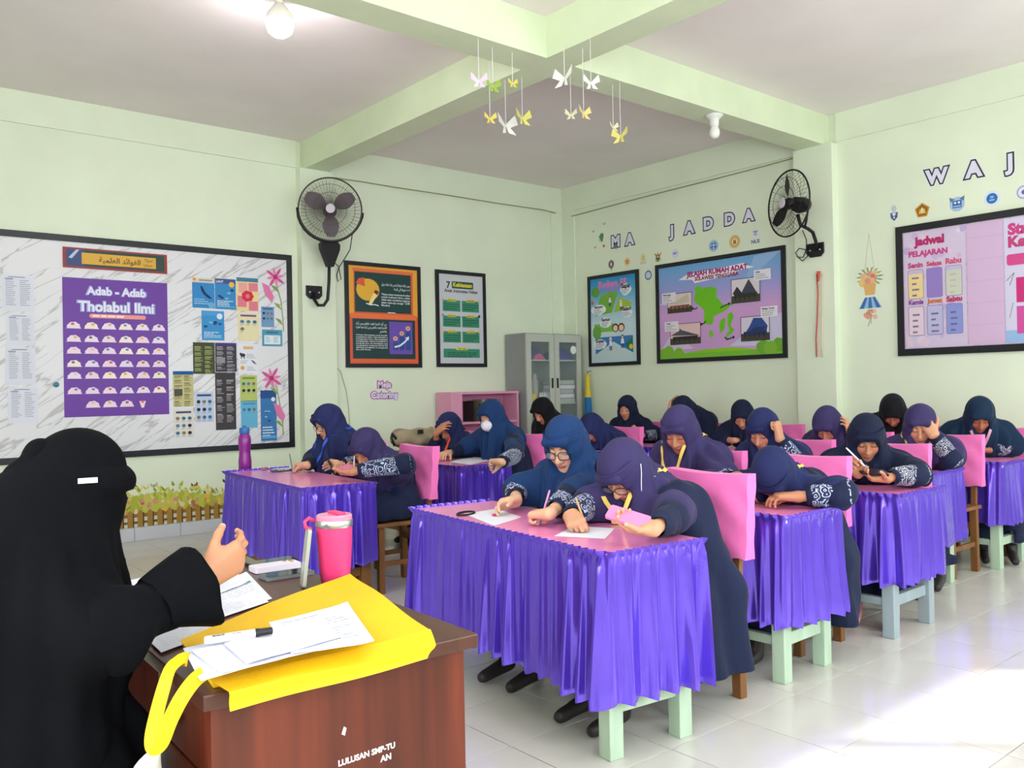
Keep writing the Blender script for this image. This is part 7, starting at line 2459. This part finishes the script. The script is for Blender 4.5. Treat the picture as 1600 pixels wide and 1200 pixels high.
# purple bottle on the brown-legged desk
b = onz(383, 734, DTOP); b[2] = DTOP
bo = thing('water_bottle', b, 'tall purple water bottle with a blue cap on the brown-legged desk', 'bottle')
obj('bottle', MB().lathe([(.040, 0), (.046, .006), (.047, .06), (.042, .11), (.040, .14), (.045, .18), (.046, .225), (.040, .25), (.033, .262), (.033, .27)], b, n=28), mat('purple_plastic', (140, 36, 140), .25, spec=.6), bo, smooth=True)
obj('cap', MB().lathe([(.035, .268), (.037, .272), (.037, .305), (.033, .312)], b, n=24), mat('blue_cap_plastic', (56, 110, 176), .4), bo, smooth=True, auto=40)
obj('drink_spout', MB().lathe([(.012, .310), (.012, .325), (.008, .328)], b, n=14), MATS['blue_cap_plastic'], bo, smooth=True)
tag(obj('paper_scrap', MB().add([onz(408, 731, ZT + .001), onz(419, 729, ZT + .001), onz(416, 734, ZT + .006), onz(408, 734, ZT + .001)], [(0, 1, 2, 3)]).add([onz(408, 731, ZT), onz(419, 729, ZT), onz(416, 734, ZT + .005), onz(408, 734, ZT)], [(3, 2, 1, 0)]), mat('orange_paper', (236, 150, 100), .7)), 'orange paper scrap beside the purple bottle', 'paper')

# backpack and pale cushion behind the brown-legged desk
def lumpy(name, sd, m, label, cat, h=.012, parts=()):
    lo, _ = sd.bounds(0)
    t = thing(name, ((sd.bounds(0)[0] + sd.bounds(0)[1]) / 2 * V3(1, 1, 0) + V3(0, 0, lo[2])), label, cat)
    v, f = skin(sd, h)
    put_skin('body', [(v, f)], m, t)
    return t
c = V3(4.55, 6.92, .815)
sd = Sdf().el(c, np.eye(3), (.24, .14, .09), k=.05).el(c + V3(-.1, .02, .03), np.eye(3), (.12, .12, .07), k=.05).el(c + V3(.13, -.03, .02), np.eye(3), (.10, .12, .07), k=.05).rc(c + V3(-.2, -.04, .06), c + V3(.15, -.08, .09), .03, .03, k=.02)
sd.fold = lambda P: (.008 * np.sin(34 * P[:, 0] + 20 * P[:, 2]) + .006 * np.sin(27 * P[:, 1] + 31 * P[:, 0])).astype(np.float32)
bp = lumpy('backpack', sd, mat('khaki_canvas', (168, 152, 124), .85, vary=.2, vscale=9, bump=.3, bscale=30), 'crumpled khaki backpack behind the students of the brown-legged desk', 'backpack')
obj('strap', MB().tube([c + V3(-.22, -.05, .02), c + V3(-.28, -.08, .07), c + V3(-.30, -.1, .03), c + V3(-.27, -.1, -.04)], .012, 8), mat('black_plastic', (24, 24, 26), .4), bp, smooth=True)
obj('buckle', MB().box(tuple(c + V3(-.03, -.15, .06)), tuple(c + V3(.02, -.12, .10)), bev=.004), mat('black_plastic', (24, 24, 26), .4), bp)
tb_ = thing('side_table', (4.55, 6.92, 0), 'low dark side table under the khaki backpack', 'table')
obj('table_top', MB().box((4.25, 6.74, .68), (4.85, 7.10, .71), bev=.004), M_BROWNWOOD, tb_)
for x in (4.27, 4.79):
    for y in (6.76, 7.04):
        obj('leg', MB().box((x, y, 0), (x + .04, y + .04, .68), bev=.003), M_BROWNWOOD, tb_)

# folded umbrella standing in the corner
ub = V3(7.44, 7.46, 0)
um = thing('umbrella', ub, 'folded striped umbrella standing between the cabinet and the cartoon poster', 'umbrella')
prof = [(.012, .02), (.05, .12), (.062, .5), (.058, .8), (.05, 1.05), (.03, 1.16)]
bands = [((.012, .02), (.05, .12), (70, 140, 60)), ((.05, .12), (.062, .5), (236, 206, 60)), ((.062, .5), (.061, .75), (40, 150, 120)), ((.061, .75), (.058, .95), (110, 190, 90)), ((.058, .95), (.052, 1.16), (24, 110, 170))]
for k, (a, b_, col) in enumerate(bands):
    obj('canopy_band', MB().lathe([(a[0] * .8, a[1]), (b_[0] * .8, b_[1])], ub, n=14), mat('band_%d' % k, col, .7), um, smooth=True, auto=40)
obj('shaft', MB().lathe([(.042, 1.16), (.03, 1.3), (.028, 1.44)], ub, n=12), mat('yellow_nylon', (226, 196, 40), .6), um, smooth=True, auto=40)
obj('handle', MB().tube([ub + V3(0, 0, 1.44), ub + V3(0, 0, 1.47), ub + V3(.0, -.06, 1.475)], .010, 8), mat('grey_plastic', (150, 150, 146), .5), um, smooth=True)
obj('tip', MB().lathe([(.004, 0), (.010, .03)], ub, n=10), mat('pen_metal', (150, 150, 154), .3, metal=.8), um)

# ------------------------------------------------------------------ wall fans
M_FAN = mat('black_fan_steel', (30, 28, 32), .45, metal=.3)
M_BLADE = mat('grey_fan_blade', (112, 98, 104), .45)

def fan(center, axis, r_, label, yoke, plate, route, wires=48, cable=None, blade_mat=None, rings=5, blade_rot=0.0, wide=1.0, cage_mat=None):
    c = V3(center); a = unit(axis)
    d, s, u = frame_of(a)
    t = thing('wall_fan', (plate[0][0], plate[0][1], plate[0][2]), label, 'fan', 'wall fans')
    def circ(rad, off, n=48):
        return [c + a * off + rad * (math.cos(2 * math.pi * i / n) * s + math.sin(2 * math.pi * i / n) * u) for i in range(n)]
    cg = MB()
    cg.tube(circ(r_, 0), .008, 8, closed=True)
    for fr in (.78, .52):
        cg.tube(circ(r_ * fr, .075 * (1 - fr * .5)), .0022, 5, closed=True)
    for i in range(wires):
        an = 2 * math.pi * i / wires
        e = math.cos(an) * s + math.sin(an) * u
        e2 = math.cos(an + .25) * s + math.sin(an + .25) * u
        cg.tube([c + e * r_, c + e * r_ * .75 + a * .05, c + e2 * .05 + a * .07], .0014, 4, caps=False)
        if i % 2 == 0: cg.tube([c + e * r_, c + e * r_ * .7 - a * .07, c + e * .08 - a * .09], .0014, 4, caps=False)
    obj('cage', cg, cage_mat or M_FAN, t, smooth=True)
    obj('badge', MB().lathe([(.045, .068), (.045, .078), (.03, .083)], c, a, n=20), mat('pale_badge', (206, 196, 206), .4), t, smooth=True, auto=40)
    obj('hub', MB().lathe([(.05, -.03), (.055, .0), (.04, .03)], c, a, n=20), M_FAN, t, smooth=True)
    for k in range(3):
        an0 = 2 * math.pi * k / 3 + blade_rot
        n = 10
        G = np.zeros((n, 7, 3))
        for i in range(n):
            rad = .05 + (r_ * .88 - .05) * i / (n - 1)
            wid = wide * .10 + wide * .26 * math.sin(math.pi * min(1, .15 + .8 * i / (n - 1)))
            for j in range(7):
                an = an0 + (j / 6 - .5) * wid * 2.4 * (.55 + .45 * (1 - i / (n - 1)))
                G[i, j] = c + rad * (math.cos(an) * s + math.sin(an) * u) + a * (.03 * (j / 6 - .5))
        obj('blade', MB().grid(G).grid((G - a * .003)[::-1]), blade_mat or M_BLADE, t, smooth=True)
    obj('motor', MB().lathe([(.03, -.04), (.065, -.06), (.07, -.17), (.055, -.21), (.02, -.225)], c, a, n=22), M_FAN, t, smooth=True)
    if yoke:
        obj('yoke', MB().tube([V3(q) for q in yoke], .011, 8), M_FAN, t, smooth=True)
    obj('arm', MB().tube([V3(q) for q in route], .016, 10), M_FAN, t, smooth=True)
    mb = MB().prism(plate[1], V3(plate[0]), V3(plate[2]), V3(0, 0, 1), V3(plate[3]), .02)
    po = obj('wall_plate', mb, M_FAN, t)
    for q in ((-.05, 0), (.05, 0)):
        obj('screw', MB().lathe([(.009, 0), (.009, .004), (.004, .006)], V3(plate[0]) + V3(plate[2]) * q[0] + V3(plate[3]) * .02, V3(plate[3]), n=10), mat('steel_screw', (200, 200, 200), .3, metal=.8), po)
    if cable:
        obj('cable', MB().tube(cable, .005, 6), mat('black_plastic', (24, 24, 26), .4), t, smooth=True)
    return t

def P1(x, y, Y): return ony(x, y, Y)
hex_ = [(-.085, -.03), (-.05, -.065), (.05, -.065), (.085, -.03), (.085, .065), (-.085, .065)]
c1 = P1(516, 327, 7.62)
t1 = fan(c1, (-.44, -.88, -.08), .305, 'round wall fan facing the room beside the long notice board',
    [P1(464, 324, 7.64)] + [P1(516 - 52 * math.cos(a), 326 + 52 * math.sin(a), 7.66) for a in np.linspace(.25, math.pi - .25, 14)] + [P1(567, 333, 7.66)],
    (P1(490, 457, 7.895), hex_, (1, 0, 0), (0, -1, 0)), [P1(515, 380, 7.70), P1(514, 440, 7.72), P1(512, 468, 7.73), P1(506, 477, 7.74), P1(497, 477, 7.76), P1(491, 468, 7.84), P1(490, 457, 7.88)],
    cable=[P1(551, 362, 7.8), P1(547, 390, 7.84), P1(538, 405, 7.9), P1(530, 417, 7.93), P1(526, 430, 7.94), P1(528, 440, 7.94), P1(533, 436, 7.94), P1(529, 416, 7.93), P1(522, 410, 7.9)], wires=96, blade_rot=.5, wide=1.55, cage_mat=mat('dusty_fan_wire', (74, 66, 68), .6))
hp = P1(515, 398, 7.69)
obj('control_box', MB().prism([(-.105, .10), (-.08, .13), (.08, .13), (.105, .10), (.10, .05), (.03, -.12), (-.03, -.12), (-.10, .05)], hp + V3(0, .03, 0), (1, 0, 0), (0, 0, 1), (0, -1, 0), .06), M_FAN, t1)
c2 = onx(1232, 318, 7.02)
P2 = lambda x, y, X_: onx(x, y, X_)
fan(c2, (-.93, .36, .02), .30, 'black wall fan turned sideways on the pillar of the right wall', [P2(1262, 330, 7.14), P2(1260, 345, 7.16), P2(1257, 356, 7.18)],
    (P2(1275, 391, 7.465), hex_, (0, -1, 0), (-1, 0, 0)), [P2(1246, 335, 7.12), P2(1251, 352, 7.16), P2(1262, 357, 7.20), P2(1270, 363, 7.26), P2(1275, 378, 7.36), P2(1276, 390, 7.44)],
    cable=[P2(1254, 360, 7.2), P2(1260, 375, 7.3), P2(1260, 390, 7.4), P2(1255, 402, 7.42), P2(1247, 402, 7.43), P2(1243, 395, 7.43), P2(1249, 388, 7.43), P2(1258, 390, 7.43), P2(1262, 400, 7.43), P2(1254, 408, 7.43), P2(1245, 400, 7.43)], wires=44, blade_mat=M_FAN, blade_rot=1.45)

# ------------------------------------------------------------------ cables, hanging cords, paper butterflies
M_WIRE = mat('brown_wire', (160, 152, 112), .7)
def wire(name, pts, r_, label, m=M_WIRE):
    return tag(obj(name, MB().tube(pts, r_, 6), m, smooth=True), label, 'cable')
wire('wall_cable', [P1(512, 277, 7.965), P1(560, 283, 7.965), P1(620, 293, 7.965), P1(700, 305, 7.965), P1(780, 318, 7.965), P1(850, 328, 7.965), P1(868, 333, 7.968)], .0055, 'thin brown cable running along the back wall to the corner')
wire('wall_cable', [P2(893, 338, 7.54), P2(960, 320, 7.54), P2(1040, 299, 7.54), P2(1120, 279, 7.54), P2(1200, 258, 7.54), P2(1247, 245, 7.541)], .0055, 'thin brown cable running along the right wall to the pillar')
wire('wall_cable', [P1(522, 480, 7.99), P1(522, 540, 7.99), P1(523, 572, 7.99), P1(532, 580, 7.99), P1(541, 610, 7.99), P1(545, 640, 7.99), P1(548, 700, 7.99)], .005, 'pale cable hanging down beside the pillar of the back wall', mat('pale_wire', (196, 200, 170), .7))
for k, (xs, col, lab) in enumerate((([1276, 1278, 1277, 1275, 1276], (206, 90, 74), 'red cord hanging on the pillar below the sideways fan'), ([1285, 1285, 1285, 1284, 1285], (226, 214, 190), 'cream cord hanging beside the red one on the pillar'))):
    pts = [P2(x, y, 7.455) for x, y in zip(xs, (428, 460, 495, 530, 558))]
    co = thing('hanging_cord', pts[-1], lab, 'cord', 'cords on the pillar')
    obj('cord', MB().tube(pts, .007, 6), mat('cord_%d' % k, col, .8), co, smooth=True)
    if k == 0:
        obj('tassel', MB().tube([P2(1279, 424, 7.45), P2(1279, 432, 7.45), P2(1278, 440, 7.45)], [.02, .012, .006], 6), mat('cord_0', col, .8), co, smooth=True)

M_STRING = mat('white_string', (226, 222, 220), .8)
BF = [((747, 60), (747, 129), (230, 206, 226), 'pinkish paper butterfly hanging leftmost from the ceiling beams', .055),
      ((764, 98), (764, 187), (226, 206, 96), 'small yellow paper butterfly hanging lowest at the left of the beam', .045),
      ((769, 74), (769, 137), (160, 190, 70), 'green paper butterfly high beside the bright beam face', .05),
      ((789, 126), (789, 199), (232, 230, 224), 'large white paper butterfly hanging below the left beam', .085),
      ((800, 82), (800, 132), (220, 206, 80), 'tiny yellow paper butterfly on the shortest string', .035),
      ((815, 120), (815, 187), (222, 214, 110), 'yellow and green paper butterfly hanging just left of the beam crossing', .065),
      ((881, 73), (881, 125), (236, 234, 226), 'white paper butterfly closest to the beam crossing on its right', .075),
      ((891, 120), (891, 181), (220, 220, 180), 'pale green paper butterfly below the white ones', .045),
      ((910, 75), (910, 179), (226, 206, 130), 'mustard paper butterfly on a long string', .05),
      ((922, 60), (922, 132), (236, 230, 234), 'white paper butterfly high at the right of the group', .055),
      ((957, 132), (957, 200), (232, 226, 190), 'cream paper butterfly in the rightmost pair', .04),
      ((968, 128), (968, 215), (230, 220, 120), 'yellow paper butterfly hanging rightmost and lowest', .065)]
rgf = random.Random(5)
for (x0, y0), (x1, y1), col, lab, sz in BF:
    top = onz(x0, y0, BZ)
    dep = float((top - C0) @ F)
    zb = (C0 + sight(x1, y1) * dep)[2]
    bot = V3(top[0], top[1], zb)
    t = thing('paper_butterfly', bot, lab, 'paper butterfly', 'paper butterflies on strings')
    obj('string', MB().tube([top, bot], .0022, 5), M_STRING, t)
    an = rgf.uniform(-.7, .7)
    e = unit(V3(R[0], R[1], 0) * math.cos(an) + V3(F[0], F[1], 0) * math.sin(an)); fw_ = np.cross(UPZ, e)
    m = mat('paper_%d_%d_%d' % col, col, .7)
    for q in (-1, 1):
        poly = [(0, .2), (.9, .95), (1.0, .1), (.35, -.1), (.7, -.8), (.15, -.55)]
        A_ = unit(e * q - fw_ * .45 + UPZ * .15); B_ = unit(fw_ * .25 + UPZ * .9)
        nrm = unit(np.cross(A_, B_))
        obj('wing', MB().prism([(a * sz * 1.1, b * sz * 1.1) for a, b in poly], bot, A_, B_, nrm, .001), m, t)
print('TIME all', time.time() - T_START)
